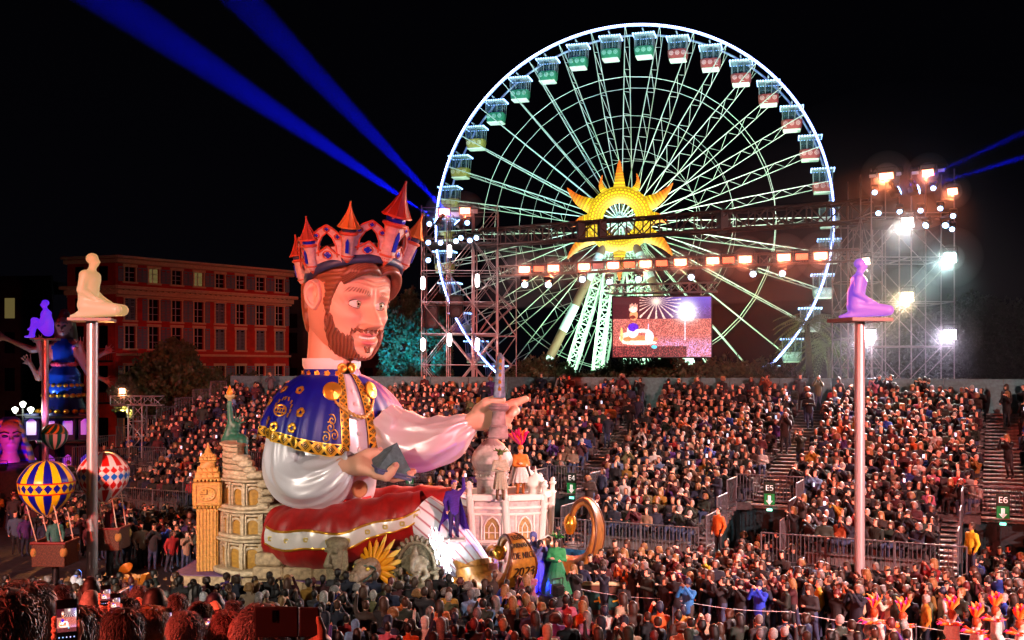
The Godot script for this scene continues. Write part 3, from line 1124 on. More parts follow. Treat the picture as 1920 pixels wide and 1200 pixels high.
func build_wheel() -> void:
	var hub := at(1176, 425, WD)
	var w := thing("ferris_wheel", "giant white ferris wheel outlined in blue white lights with a golden sun at its hub", "ferris wheel", hub, "", wheel_yaw)
	var steel := mat("wheel_white", Color(0.82, 0.86, 0.82), 0.5, 0.0)
	var N := 36
	var hw := 1.9
	# rims
	for z in [hw, -hw]:
		for r in ([WR] if z > 0 else [WR - 0.1]):
			var ps := []
			for k in 145:
				var a: float = TAU * k / 144.0
				ps.append(Vector3(sin(a) * r, cos(a) * r, z))
			var b := MB.new()
			b.tube(ps, [0.2 if z > 0 else 0.13], 6, false)
			part("front_light_rim" if z > 0 else "rear_rim", b.done(), glow("rim_light", Color(0.2, 0.3, 1.0), 1.3, Color(0.7, 0.75, 0.9)) if z > 0 else glow("rear_rim_light", Color(0.5, 0.65, 1.0), 0.35, Color(0.8, 0.8, 0.8)), w)
	var bulb := MB.new()
	bulb.ball(Vector3.ZERO, Vector3.ONE * 0.125, 6, 4)
	var mm := MultiMesh.new()
	mm.transform_format = MultiMesh.TRANSFORM_3D
	mm.mesh = bulb.done()
	mm.instance_count = 620
	for k in 620:
		var a := TAU * k / 620.0
		mm.set_instance_transform(k, Transform3D(Basis(), Vector3(sin(a) * WR, cos(a) * WR, hw + 0.2)))
	var o := MultiMeshInstance3D.new()
	o.name = "rim_light_bulbs"
	o.multimesh = mm
	o.material_override = glow("rim_bulb", Color(0.72, 0.82, 1.0), 7.0)
	o.set_meta("kind", "stuff")
	w.add_child(o)
	# spokes, one lattice for each gondola
	for k in N:
		var a: float = TAU * k / N
		var dr := Vector3(sin(a), cos(a), 0)
		var b := MB.new()
		var n0 := dr * 1.3 + Vector3(0, 0, 4.6)
		var f0 := dr * 1.3 + Vector3(0, 0, -4.6)
		var n1 := dr * WR + Vector3(0, 0, hw)
		var f1 := dr * (WR - 0.1) + Vector3(0, 0, -hw)
		b.bar(n0, n1, 0.085)
		b.bar(f0, f1, 0.08)
		for q in 6:
			var t0 := 0.28 + 0.12 * q
			b.bar(n0.lerp(n1, t0), f0.lerp(f1, t0 + 0.06), 0.042)
			b.bar(f0.lerp(f1, t0 + 0.06), n0.lerp(n1, t0 + 0.12), 0.042)
		part("spoke", b.done(), steel, w)
	# inner rings
	for q in [[0.72, 0.055], [0.51, 0.03], [0.33, 0.03]]:
		for s in [1.0, -1.0]:
			var b := MB.new()
			for k in N:
				var p := []
				for e in 2:
					var a: float = TAU * (k + e) / N
					p.append(Vector3(sin(a), cos(a), 0) * (1.3 + (WR - 1.3) * q[0]) + Vector3(0, 0, s * lerpf(4.6, hw, q[0])))
				b.bar(p[0], p[1], q[1])
			part("ring_brace", b.done(), steel, w)
	var b := MB.new()
	b.cyl(Vector3(0, 0, -6.5), Vector3(0, 0, 6.3), 1.0, 1.0, 20)
	part("hub_axle", b.done(), steel, w)
	# golden sun of lamps on the hub
	var im := Image.create(128, 128, false, Image.FORMAT_RGB8)
	for y in 128:
		for x in 128:
			var u := x / 127.0
			var c := Color(1.0, 0.86, 0.08).lerp(Color(1.0, 0.16, 0.02), smoothstep(0.38, 0.95, u))
			var row := absf(fposmod(u * 14.0, 1.0) - 0.5)
			var dot := absf(fposmod(y / 128.0 * 8.0 + 0.5 * floorf(u * 14.0), 1.0) - 0.5)
			var on := 1.0 if row < 0.22 and dot < 0.3 else 0.0
			var big := 1.0 if int(u * 14.0) % 3 == 0 else 0.45
			c = c * (0.42 + 0.58 * on * big)
			im.set_pixel(x, y, c)
	var sunm := mat("sun_lamps", Color(0.6, 0.36, 0.05), 0.5, 0.2)
	sunm.emission_enabled = true
	sunm.emission = Color(1, 1, 1)
	sunm.emission_operator = BaseMaterial3D.EMISSION_OP_MULTIPLY
	sunm.emission_texture = ImageTexture.create_from_image(im)
	sunm.emission_energy_multiplier = 2.8
	b = MB.new()
	var sun_z := 6.4
	b.grid(40, 8, func(u, v): return Vector3(sin(TAU * u), cos(TAU * u), 0) * lerpf(2.0, 4.1, v) + Vector3(0, 0, sun_z + 0.35 * sin(PI * v)))
	for i in b.t.size():
		var q := b.t[i]
		b.t[i] = Vector2(q.y * 0.4, q.x * 6.0)
	part("sun_disc_lamps", b.done(), sunm, w)
	var rays := [[0, 7.3, 0.7], [27, 5.9, 0.42], [-27, 5.9, 0.42], [62, 7.7, 0.95], [-62, 7.7, 0.95], [91, 6.0, 0.8], [-91, 6.0, 0.8], [121, 8.0, 0.95], [-121, 8.0, 0.95], [180, 7.5, 0.75]]
	for r in rays:
		b = MB.new()
		var a := deg_to_rad(r[0])
		var dr := Vector3(sin(a), cos(a), 0)
		var sd := Vector3(cos(a), -sin(a), 0)
		var bendy: float = (0.9 if absf(r[0]) > 20 and absf(r[0]) < 170 else 0.0) * (1.0 if absf(r[0]) < 90 else -1.0) * signf(r[0])
		for side in [1.0, -1.0]:
			b.grid(10, 4, func(u, v):
				var L := lerpf(3.9, r[1], u)
				var wd: float = r[2] * pow(1.0 - u, 0.8) + 0.05
				var off: float = -bendy * u * u * 0.7 + bendy * 0.25 * sin(u * PI)
				var x: float = v * 2.0 - 1.0
				return dr * L + sd * (off + x * wd) + Vector3(0, 0, sun_z + side * 0.35 * wd * (1.0 - x * x)))
		for i in b.t.size():
			b.t[i] = Vector2(0.35 + 0.65 * b.t[i].x, b.t[i].y)
		part("sun_ray_lamps", b.done(), sunm, w)
	b = MB.new()
	for k in 20:
		var a := TAU * k / 20.0
		b.bar(Vector3(sin(a), cos(a), 0) * 0.5 + Vector3(0, 0, sun_z), Vector3(sin(a), cos(a), 0) * 2.0 + Vector3(0, 0, sun_z), 0.1)
	b.cyl(Vector3(0, 0, sun_z - 0.1), Vector3(0, 0, sun_z + 0.25), 0.55, 0.45, 16)
	part("sun_hub", b.done(), steel, w)
	# legs
	var ground_y := -hub.y
	for q in [[-8.2, 7.5], [-6.2, -7.5], [8.2, 7.5], [6.2, -7.5], [-3.4, 7.6], [3.4, 7.6]]:
		b = MB.new()
		truss_into(b, Vector3(signf(q[0]) * 0.8, -0.5, signf(q[1]) * 5.4), Vector3(q[0], ground_y, q[1]), 1.15, 0.15)
		part("lattice_leg", b.done(), steel, w)
	for s in [-1.0, 1.0]:
		var a := Vector3(s * 0.9, -1.0, 5.8)
		var e := Vector3(s * 12.8, ground_y, 9.0)
		for k in 8:
			b = MB.new()
			b.cyl(a.lerp(e, k / 8.0), a.lerp(e, (k + 1) / 8.0), 0.55, -1, 12)
			part("banded_leg", b.done(), mat("leg_white", Color(0.75, 0.76, 0.82), 0.5) if k % 2 else mat("leg_brown", Color(0.42, 0.27, 0.22), 0.6), w)
	b = MB.new()
	b.cbox(Vector3(0, ground_y + 0.5, 3), Vector3(26, 1.0, 16), 0.1)
	part("boarding_deck", b.done(), mat("deck_grey", Color(0.3, 0.3, 0.3), 0.7, 0, 0.3), w)
	# unseen ground floodlights, placed to light spokes and gondolas
	for q in [[-13.0, 11.0, 1800.0], [-4.0, 2.0, 1200.0], [9.0, -4.0, 1200.0], [21.0, -10.0, 1500.0]]:
		var src := Vector3(hub.x + q[0], 0.6, hub.z + 19)
		floodlight(src, hub + Vector3(q[1] * 0.3, 5.0, 0), Color(0.74, 1.0, 0.8), q[2], 42, "unseen white ground floodlight before the wheel, %s of the row" % ["leftmost", "second from left", "third from left", "rightmost"][[-13.0, -4.0, 9.0, 21.0].find(q[0])], "", Vector2(0.8, 0.6), 6.0)
	floodlight(Vector3(hub.x - 16, 0.6, hub.z + 30), hub + Vector3(-4, 23, 0), Color(0.7, 0.86, 1.0), 3800, 24, "unseen bluish floodlight behind the stand aimed at the upper left of the wheel", "", Vector2(0.8, 0.6), 6.0)  # out of view, placed to light the upper wheel
	floodlight(Vector3(hub.x + 18, 0.6, hub.z + 30), hub + Vector3(6, 23, 0), Color(0.96, 0.94, 0.92), 3800, 24, "unseen white floodlight behind the stand aimed at the upper right of the wheel", "", Vector2(0.8, 0.6), 6.0)
	for s in [-1.0, 1.0]:  # unseen lamps placed to light the side gondolas
		floodlight(Vector3(hub.x + s * 30.0, 0.6, hub.z + 17), hub + Vector3(s * 24.0, 2.0, 0), Color(0.92, 1.0, 0.95), 1000, 26, "unseen white ground floodlight aimed up at the %s side of the wheel" % ("left" if s < 0 else "right"), "", Vector2(0.8, 0.6), 6.0)
	# gondolas
	var protos := {}
	var cols := {"green": Color(0.22, 0.55, 0.42), "red": Color(0.68, 0.3, 0.3), "yellow": Color(0.75, 0.66, 0.34), "white": Color(0.72, 0.74, 0.74)}
	var basis_w := Basis(Vector3.UP, wheel_yaw)
	for k in range(-14, 14):
		var deg := 5.0 + 10.0 * k
		var a := deg_to_rad(deg)
		var cn := "green"
		if deg > 10 and deg < 80: cn = "red"
		elif deg > 80 or deg < -110: cn = "white"
		elif deg < -50: cn = "yellow"
		var where := hub + basis_w * Vector3(sin(a) * (WR - 0.35), cos(a) * (WR - 0.35), -0.3)
		var g: Node3D
		if protos.has(cn):
			g = copy_thing(protos[cn], "gondola", "", where, wheel_yaw)
		else:
			g = gondola(cols[cn], cn, where)
			protos[cn] = g
		var pos_words := "clockwise from the top" if deg > 0 else "anticlockwise from the top"
		var idx := int((absf(deg) - 5.0) / 10.0)
		g.set_meta("label", "%s tub ferris wheel gondola with lit roof edge, %s %s" % [cn, ["first", "second", "third", "fourth", "fifth", "sixth", "seventh", "eighth", "ninth", "tenth", "eleventh", "twelfth", "thirteenth", "fourteenth"][idx], pos_words])
		g.set_meta("category", "gondola")
		g.set_meta("group", "gondolas hanging on the wheel rim")

func gondola(col: Color, cn: String, where: Vector3) -> Node3D:
	var g := thing("gondola", "", "gondola", where, "", wheel_yaw)
	var frame := mat("gondola_frame", Color(0.6, 0.63, 0.65), 0.5, 0.2)
	var b := MB.new()
	b.cyl(Vector3(0, 0, -1.9), Vector3(0, 0, 1.9), 0.1, -1, 8)
	b.bar(Vector3(0, 0, 0), Vector3(0, -0.35, 0), 0.2)
	part("hanger", b.done(), frame, g)
	b = MB.new()
	b.cbox(Vector3(0, -0.3, 0), Vector3(2.7, 0.14, 2.3), 0.05)
	b.lathe([Vector2(1.0, -0.24), Vector2(0.6, -0.1), Vector2(0.01, -0.04)], 8)
	part("roof", b.done(), mat("gondola_roof", Color(0.62, 0.68, 0.72), 0.5), g)
	b = MB.new()
	for i in 9:
		for s in [-1.0, 1.0]:
			b.box(Vector3(-1.28 + 0.32 * i, -0.32, s * 1.17), Vector3(0.17, 0.17, 0.08))
			b.box(Vector3(s * 1.37, -0.32, -1.1 + 0.275 * i), Vector3(0.08, 0.17, 0.15))
	part("roof_edge_lights", b.done(), glow("gondola_led", Color(0.5, 0.7, 1.0), 3.2), g)
	b = MB.new()
	for sx in [-1.0, -0.34, 0.34, 1.0]:
		for sz in [-1.0, 0.0, 1.0]:
			if sz == 0.0 and absf(sx) < 1.0: continue
			b = MB.new()
			b.bar(Vector3(sx * 1.16, -0.36, sz * 0.98), Vector3(sx * 1.1, -1.95, sz * 0.94), 0.07)
			part("post", b.done(), frame, g)
	for s in [-1.0, 1.0]:
		b = MB.new()
		b.face([Vector3(-1.12, -0.4, s * 0.96), Vector3(1.12, -0.4, s * 0.96), Vector3(1.06, -1.95, s * 0.93), Vector3(-1.06, -1.95, s * 0.93)])
		part("pane", b.done(), glass("gondola_glass", Color(0.5, 0.7, 0.75, 0.08)), g)
	# tub with rounded plan, narrowing to its floor
	b = MB.new()
	var ys := [[-1.9, 1.0], [-1.98, 1.06], [-2.7, 1.0], [-3.05, 0.9]]
	b.grid(32, 3, func(u, v):
		var i := int(round(v * 3))
		var a: float = TAU * u
		var e := 0.5
		var x: float = signf(cos(a)) * pow(absf(cos(a)), e) * 1.2 * ys[i][1]
		var z: float = signf(sin(a)) * pow(absf(sin(a)), e) * 1.02 * ys[i][1]
		return Vector3(x, ys[i][0], z))
	var tub := part("tub", b.done(), mat("tub_" + cn, col, 0.45, 0, 0.2), g)
	b = MB.new()
	b.cbox(Vector3(0, -3.1, 0), Vector3(2.1, 0.2, 1.75), 0.08)
	part("floor", b.done(), glow("glowing_tub_floor", Color(0.6, 0.75, 0.6), 0.45, Color(0.8, 0.82, 0.78)), g)  # faint glow put into the floor in place of light on it
	for s in [-1.0, 1.0]:
		for i in 3:
			b = MB.new()
			for q in 8:
				var a := TAU * q / 8.0
				b.ball(Vector3(cos(a) * 0.22, sin(a) * 0.22, 0), Vector3(0.1, 0.1, 0.03), 6, 4)
			b.ball(Vector3.ZERO, Vector3(0.12, 0.12, 0.05), 8, 4)
			part("rosette", b.done(), mat("rosette_" + cn, col.lightened(0.45), 0.5), tub, Transform3D(Basis(), Vector3(-0.75 + 0.75 * i, -2.4, s * 1.06)))
	return g

# ================================================================ scaffold towers, girders, lamps, screen
var pipe_unit: ArrayMesh
func pipe(parent: Node3D, called: String, a: Vector3, b: Vector3, r: float, m: Material) -> void:
	if not pipe_unit:
		var mb := MB.new()
		mb.cyl(Vector3(0, 0, 0), Vector3(0, 1, 0), 1.0, 1.0, 6, true)
		pipe_unit = mb.done()
	var y := b - a
	var x := (Vector3.RIGHT if absf(y.normalized().x) < 0.9 else Vector3.BACK).cross(y).normalized() * r
	part(called, pipe_unit, m, parent, Transform3D(Basis(x, y, x.cross(y).normalized() * r), a))

func scaffold(label: String, o: Vector3, xs: Array, zs: Array, h: float, lift: float, seed_: int, turn: float, decks: Array) -> Node3D:
	var t := thing("scaffold_tower", label, "scaffold", o, "", turn)
	var m := mat("scaffold_pipe", Color(0.58, 0.55, 0.55), 0.4, 0.6)
	var n := int(h / lift)
	for x in xs:
		for z in zs:
			pipe(t, "standard", Vector3(x, 0, z), Vector3(x, h, z), 0.035, m)
	for i in range(1, n + 1):
		var y := i * lift
		for z in zs:
			pipe(t, "ledger", Vector3(xs[0], y, z), Vector3(xs[-1], y, z), 0.03, m)
		for x in xs:
			pipe(t, "ledger", Vector3(x, y, zs[0]), Vector3(x, y, zs[-1]), 0.03, m)
	for i in n:
		var y := i * lift
		for k in xs.size() - 1:
			for z in zs:
				var flip := (i + k + seed_) % 2 == 0
				pipe(t, "brace", Vector3(xs[k] if flip else xs[k + 1], y, z), Vector3(xs[k + 1] if flip else xs[k], y + lift, z), 0.024, m)
		for k in zs.size() - 1:
			var flip := (i + k) % 2 == 0
			pipe(t, "brace", Vector3(xs[0], y, zs[k] if flip else zs[k + 1]), Vector3(xs[0], y + lift, zs[k + 1] if flip else zs[k]), 0.024, m)
	for d in decks:
		var w: float = (xs[-1] - xs[0])
		for k in 6:
			var b := MB.new()
			b.box(Vector3.ZERO, Vector3(w / 6.0 - 0.03, 0.06, zs[-1] - zs[0]))
			part("deck_board", b.done(), mat("deck_grey"), t, Transform3D(Basis(), Vector3(xs[0] + w * (k + 0.5) / 6.0, d, (zs[0] + zs[-1]) * 0.5)))
	return t

func moving_head(where: Vector3, towards: Vector3, col: Color, bright: float, label: String, group: String, size := 0.22) -> Node3D:
	var t := thing("stage_lamp", "", "stage lamp", where, group)
	t.transform = look_xf(where, towards)
	var b := MB.new()
	b.lathe([Vector2(0.01, -0.5), Vector2(size * 0.8, -0.48), Vector2(size * 1.1, -0.2), Vector2(size * 1.15, 0.0), Vector2(size, 0.0)], 12, Transform3D(Basis(Vector3.RIGHT, Vector3.BACK, Vector3.DOWN), Vector3.ZERO))
	part("lamp_body", b.done(), mat("lamp_black"), t)
	b = MB.new()
	for s in [-1.0, 1.0]:
		b.cbox(Vector3(s * size * 1.3, size * 0.7, -0.2), Vector3(0.06, size * 2.2, 0.14), 0.02)
	b.cbox(Vector3(0, size * 1.9, -0.2), Vector3(size * 2.8, 0.16, 0.24), 0.03)
	part("yoke", b.done(), mat("lamp_black"), t)
	b = MB.new()
	b.ball(Vector3(0, 0, -0.02), Vector3(size, size, 0.09), 14, 6)
	part("lamp_lens", b.done(), glow("mh_%s_%d" % [col.to_html(false), int(bright)], col, bright), t)
	reg(label, t, group)
	return t

func beam(where: Vector3, towards: Vector3, length: float, half_deg: float, energy: float, label: String) -> void:
	var dir := (towards - where).normalized()
	var r := length * tan(deg_to_rad(half_deg))
	var f := FogVolume.new()
	f.shape = RenderingServer.FOG_VOLUME_SHAPE_CONE
	f.size = Vector3(2 * r, length, 2 * r)
	var fm := FogMaterial.new()
	fm.resource_name = "lit_haze"
	fm.albedo = Color(0.85, 0.85, 0.9)
	fm.density = 0.008
	f.material = fm
	f.name = numbered("haze_in_beam")
	add_child(f)
	var y := -dir
	var x := y.cross(Vector3.BACK).normalized()
	f.transform = Transform3D(Basis(x, y, x.cross(y)), where + dir * (length * 0.5 + 0.3))
	tag(f, label, "light beam", "", "stuff")
	var holder := moving_head(where, towards, Color(0.45, 0.65, 1.0), 14.0, label.replace("hazy blue searchlight beam", "moving head lamp throwing the blue beam"), "", 0.26)
	spot(holder, where + dir * 0.25, towards, Color(0.03, 0.07, 1.0), energy, half_deg * 0.92, 0.1, 0.35)

func build_towers() -> void:
	var LT := Vector3(-5.9, 0, -70)
	var lt := scaffold("brown lit scaffold tower left of the wheel carrying stage lamps", LT, [0, 1.65, 3.3, 4.95], [0, 2.0, 4.0], 18.6, 2.05, 0, 0.0, [16.2])
	# stair tower beside it
	var st2 := scaffold("narrower scaffold stair tower joined to the left lamp tower", LT + Vector3(3.4, 0, -2.6), [0, 1.4, 2.8], [0, 1.6], 16.4, 2.05, 1, 0.0, [])
	for i in 7:
		var b := MB.new()
		b.bar(Vector3(0.2 if i % 2 else 2.5, i * 2.05, 0.4), Vector3(2.5 if i % 2 else 0.2, (i + 1) * 2.05, 0.4), 0.09)
		b.bar(Vector3(0.2 if i % 2 else 2.5, i * 2.05, 1.0), Vector3(2.5 if i % 2 else 0.2, (i + 1) * 2.05, 1.0), 0.09)
		for q in 8:
			var p := Vector3(0.2 if i % 2 else 2.5, i * 2.05, 0.7).lerp(Vector3(2.5 if i % 2 else 0.2, (i + 1) * 2.05, 0.7), (q + 0.5) / 8.0)
			b.box(p, Vector3(0.24, 0.03, 0.6))
		part("stair_flight", b.done(), mat("scaffold_pipe"), st2)
	var RT := Vector3(18.4, 0, -55.5)
	scaffold("tall pale scaffold tower at right carrying glaring floodlights", RT, [0, 2.05, 4.25], [0, 2.0, 3.6], 18.2, 2.28, 0, 0.0, [15.6])
	scaffold("scaffold stair bay behind the right lamp tower", RT + Vector3(-0.1, 0, -2.4), [0, 1.2, 2.3], [0, 1.5], 16.0, 1.6, 1, 0.0, [])
	# speaker boxes hung in the left tower
	for q in [[856, 575, 68.5], [810, 595, 67.5]]:
		var b := MB.new()
		b.cbox(Vector3.ZERO, Vector3(0.9, 1.5, 0.8), 0.06)
		var sp := thing("loudspeaker", "black loudspeaker stack hung in the left scaffold, %s" % ("taller right one" if q[0] > 830 else "smaller left one"), "loudspeaker", at(q[0], q[1], q[2]))
		part("cabinet", b.done(), mat("lamp_black"), sp)
		b = MB.new()
		for y in [-0.38, 0.38]:
			b.lathe([Vector2(0.01, 0.02), Vector2(0.2, 0.05), Vector2(0.3, 0.0)], 14, Transform3D(Basis(Vector3.RIGHT, Vector3.BACK, Vector3.DOWN), Vector3(0, y, 0.41)))
		part("drivers", b.done(), mat("driver_grey", Color(0.12, 0.12, 0.12), 0.5), sp)
	# girders between the towers
	var gm := mat("girder_dark", Color(0.32, 0.24, 0.22), 0.5, 0.4)
	var ug := thing("girder", "dark upper lattice girder spanning from the left scaffold to the right scaffold across the hub", "girder", Vector3.ZERO)
	ug.set_meta("label", "dark upper lattice girder crossing the wheel's hub between the scaffolds")
	truss(ug, at(905, 447, 67.5), at(1632, 396, 54), 1.05, "upper_span", gm, 0.11)
	for q in [1122, 1165, 1392]:
		var b := MB.new()
		var f: float = (q - 905.0) / 727.0
		var p: Vector3 = at(905, 447, 67.5).lerp(at(1632, 396, 54), f)
		b.cbox(p, Vector3(0.5, 1.25, 1.2), 0.04)
		part("joint_plate", b.done(), mat("lamp_black"), ug)
	var lg := thing("girder", "lower lattice girder carrying the row of glowing orange floodlights", "girder", Vector3.ZERO)
	var la := at(935, 509, 67.0)
	var lb := at(1612, 478, 55.0)
	truss(lg, la, lb, 0.62, "lower_span", mat("girder_pale", Color(0.55, 0.45, 0.42), 0.45, 0.5), 0.07)
	# its lamps
	var px := [983, 1010, 1037, 1094, 1120, 1148, 1178, 1208, 1238, 1273, 1333, 1362, 1393, 1465, 1498, 1533]
	var brt := [1.0, 0.25, 1.0, 1.2, 0.0, 1.2, 0.4, 1.2, 0.4, 1.2, 1.2, 0.3, 1.2, 1.3, 0.3, 1.3]
	for i in px.size():
		var f: float = (px[i] - 935.0) / (1612.0 - 935.0)
		# perspective-correct place along the girder
		var z0 := -la.z
		var z1 := -lb.z
		var t := f * z0 / (z1 + f * (z0 - z1))
		var p := la.lerp(lb, t) + Vector3(0, 0.0, 0.55)
		var aim := Vector3(p.x * 0.25 - 1.0, 3.0, -24.0)
		if brt[i] >= 1.0:
			var o := floodlight(p, aim, Color(1.0, 0.4, 0.22), 130 * brt[i], 34, "", "orange floodlights on the lower girder", Vector2(0.85, 0.5), 16.0)
			reg("glaring orange floodlight on the lower girder", o, "orange floodlights on the lower girder")
		else:
			var o := floodlight(p, aim, Color(1.0, 0.35, 0.1), 0.0, 34, "", "", Vector2(0.75, 0.42), 2.2 if brt[i] > 0 else 0.02)
			reg("dim flat orange lamp between glaring floodlights on the lower girder", o, "dim lamps on the lower girder")
	for q in [[984, 534], [1028, 534], [1092, 524], [1143, 529], [1197, 524], [1296, 520], [1412, 514], [1467, 513]]:
		moving_head(at(q[0], q[1], 63.0), at(q[0] + 20, 900, 40), Color(0.8, 0.88, 1.0), 5.0, "small pale moving head lamp hanging below the lower girder", "moving heads below the lower girder", 0.2)
	# girder over the screen
	var sg := thing("girder", "short bluish lattice girder holding the video screen", "girder", Vector3.ZERO)
	truss(sg, at(1140, 543, 62.5), at(1345, 538, 60.5), 0.55, "screen_span", mat("truss_metal"), 0.06)
	# the screen
	build_screen()
	# lamps on the left tower
	var lt_floods := [[833, 397, 1.0], [872, 395, 1.0]]
	for q in lt_floods:
		var o := floodlight(at(q[0], q[1], 66.0), Vector3(-2, 2, -28), Color(1.0, 0.42, 0.25), 200, 30, "", "", Vector2(0.8, 0.5), 14.0)
		reg("glaring orange floodlight on top of the left scaffold", o, "orange floodlights on the left scaffold")
	for q in [[853, 402], [888, 396]]:
		var o := floodlight(at(q[0], q[1], 66.0), Vector3(-2, 2, -28), Color(1, 0.9, 0.9), 0.0, 30, "", "", Vector2(0.6, 0.35), 0.03)
		reg("unlit grey floodlight on top of the left scaffold", o, "unlit floodlights on the left scaffold")
	for q in [[805, 420], [876, 418], [803, 455], [826, 455], [855, 452], [881, 451], [803, 488]]:
		moving_head(at(q[0], q[1], 65.9), at(q[0] + 60, 980, 34), Color(0.55, 0.75, 1.0), 6.0, "small bluish moving head lamp in the top bays of the left scaffold", "moving heads on the left scaffold", 0.17)
	for q in [[843, 471], [895, 526], [793, 531], [843, 637], [793, 646], [895, 646]]:
		var t := thing("tube_lamp", "", "tube lamp", at(q[0], q[1], 65.7))
		var mb := MB.new()
		mb.lathe([Vector2(0.01, -0.42), Vector2(0.12, -0.36), Vector2(0.15, 0), Vector2(0.12, 0.36), Vector2(0.01, 0.42)], 10)
		part("lamp_tube", mb.done(), glow("tube_white", Color(1.0, 0.92, 0.92), 14.0), t)
		omni(t, Vector3(0, 0, 0.35), Color(1.0, 0.9, 0.9), 3.0, 0.15)
		mb = MB.new()
		mb.cbox(Vector3(0, 0.5, 0), Vector3(0.12, 0.14, 0.12), 0.02)
		mb.cbox(Vector3(0, 0, -0.2), Vector3(0.2, 0.9, 0.08), 0.02)
		part("bracket", mb.done(), mat("lamp_black"), t)
		reg("upright white tube lamp clamped to the left scaffold", t, "tube lamps on the left scaffold")
	# lamps on the right tower
	for q in [[1662, 330, 1.0, "wider"], [1740, 324, 0.8, "narrower"], [1786, 359, 0.7, "side mounted"]]:
		floodlight(at(q[0], q[1], 51.3), Vector3(4, 2, -28), Color(1.0, 0.5, 0.3), 240 * q[2], 34, "%s glaring orange floodlight at the top of the right scaffold" % q[3], "", Vector2(0.8 * q[2], 0.42), 16.0)
	for q in [[1636, 330], [1684, 326], [1716, 324], [1765, 319]]:
		var o := floodlight(at(q[0], q[1], 51.3), Vector3(4, 2, -28), Color(1, 0.9, 0.9), 0.0, 34, "", "", Vector2(0.36, 0.2), 0.6)  # its lens has a faint glow but lights nothing
		reg("pale faintly glowing floodlight at the top of the right scaffold", o, "pale floodlights on the right scaffold")
	for q in [[1640, 361], [1726, 395], [1750, 353], [1647, 400], [1687, 397], [1763, 391], [1787, 405], [1785, 430]]:
		moving_head(at(q[0], q[1], 51.4), at(q[0] - 100, 1000, 30), Color(0.62, 0.8, 1.0), 9.0, "bluish moving head lamp in the top bays of the right scaffold", "moving heads on the right scaffold", 0.13)
	for q in [[1702, 417, Color(1.0, 0.97, 0.93), "warm white floodlight highest on the right scaffold"], [1782, 483, Color(0.85, 1.0, 0.97), "greenish white floodlight at the right side of the right scaffold"], [1702, 557, Color(1.0, 0.86, 0.66), "yellowish floodlight in the middle of the right scaffold"], [1631, 628, Color(1.0, 0.92, 1.0), "pinkish white floodlight low beside the right statue pole"], [1782, 627, Color(0.97, 0.9, 1.0), "violet white floodlight low at the right side of the right scaffold"]]:
		var p := at(q[0], q[1], 51.2)
		var aim := Vector3(2.5, 2.0, -27)
		floodlight(p, aim, q[2], 330, 38, q[3], "glaring floodlights on the right scaffold", Vector2(0.62, 0.58), 60.0)
		# the glare round such a lamp is made by its added fog balls
	floodlight(at(1624, 490, 51.2), Vector3(2, 2, -27), Color(1.0, 0.85, 0.75), 90, 34, "small warm floodlight left of the right scaffold at girder height", "", Vector2(0.4, 0.4), 40.0)
	# haze round the right tower
	var f := FogVolume.new()
	f.shape = RenderingServer.FOG_VOLUME_SHAPE_ELLIPSOID
	f.size = Vector3(26, 24, 9)
	var fm := FogMaterial.new()
	fm.resource_name = "thin_smoke"
	fm.albedo = Color(0.85, 0.87, 0.9)
	fm.density = 0.008
	f.material = fm
	f.name = "smoke_haze"
	add_child(f)
	f.position = Vector3(21, 10.5, -51)
	tag(f, "thin pale smoke drifting round the right scaffold", "smoke", "", "stuff")
	# haze round the row of orange lamps, placed for their reddish halo
	var fg := FogVolume.new()
	fg.shape = RenderingServer.FOG_VOLUME_SHAPE_BOX
	fg.size = Vector3(24, 5.0, 3.0)
	fg.material = fm.duplicate()
	fg.material.density = 0.022
	fg.name = "smoke_haze_001"
	add_child(fg)
	var gx := (lb - la).normalized()
	fg.transform = Transform3D(Basis(gx, Vector3.UP, gx.cross(Vector3.UP)), (la + lb) * 0.5 + Vector3(0, 0, 1.2))
	tag(fg, "thin reddish lit haze making the halo of the orange lower girder lamps", "smoke", "", "stuff")
	# beams
	var b0 := at(818, 413, 65.6)
	beam(b0, at(205, 0, 62.0), 44.0, 3.4, 20000, "hazy blue searchlight beam, lower of the two at upper left")
	var b1 := at(857, 417, 65.6)
	beam(b1, at(455, 0, 62.0), 40.0, 3.6, 17000, "hazy blue searchlight beam, upper of the two at upper left")
	beam(at(1686, 357, 51.2), at(1930, 243, 49), 16.0, 1.5, 9000, "hazy blue searchlight beam, upper of the two at upper right")
	beam(at(1722, 355, 51.2), at(1930, 291, 49), 14.0, 1.6, 9000, "hazy blue searchlight beam, lower of the two at upper right")
	# the lit T truss by the left end of the stand
	var tt := thing("lighting_truss", "grey T shaped lighting truss standing before the dark pine", "truss", at(258, 690, 56) * Vector3(1, 0, 1))
	truss(tt, Vector3(0, 0, 0), Vector3(0, 5.9, 0), 0.75, "truss_leg", mat("truss_metal"), 0.06)
	truss(tt, Vector3(-1.4, 6.2, 0), Vector3(1.4, 6.2, 0), 0.5, "truss_arm", mat("truss_metal"), 0.06)
	floodlight(at(229, 733, 55.9), Vector3(-12, 1.5, -30), Color(1.0, 0.62, 0.35), 120, 35, "small glaring warm lamp on the left end of the T shaped truss", "", Vector2(0.34, 0.34), 40.0)

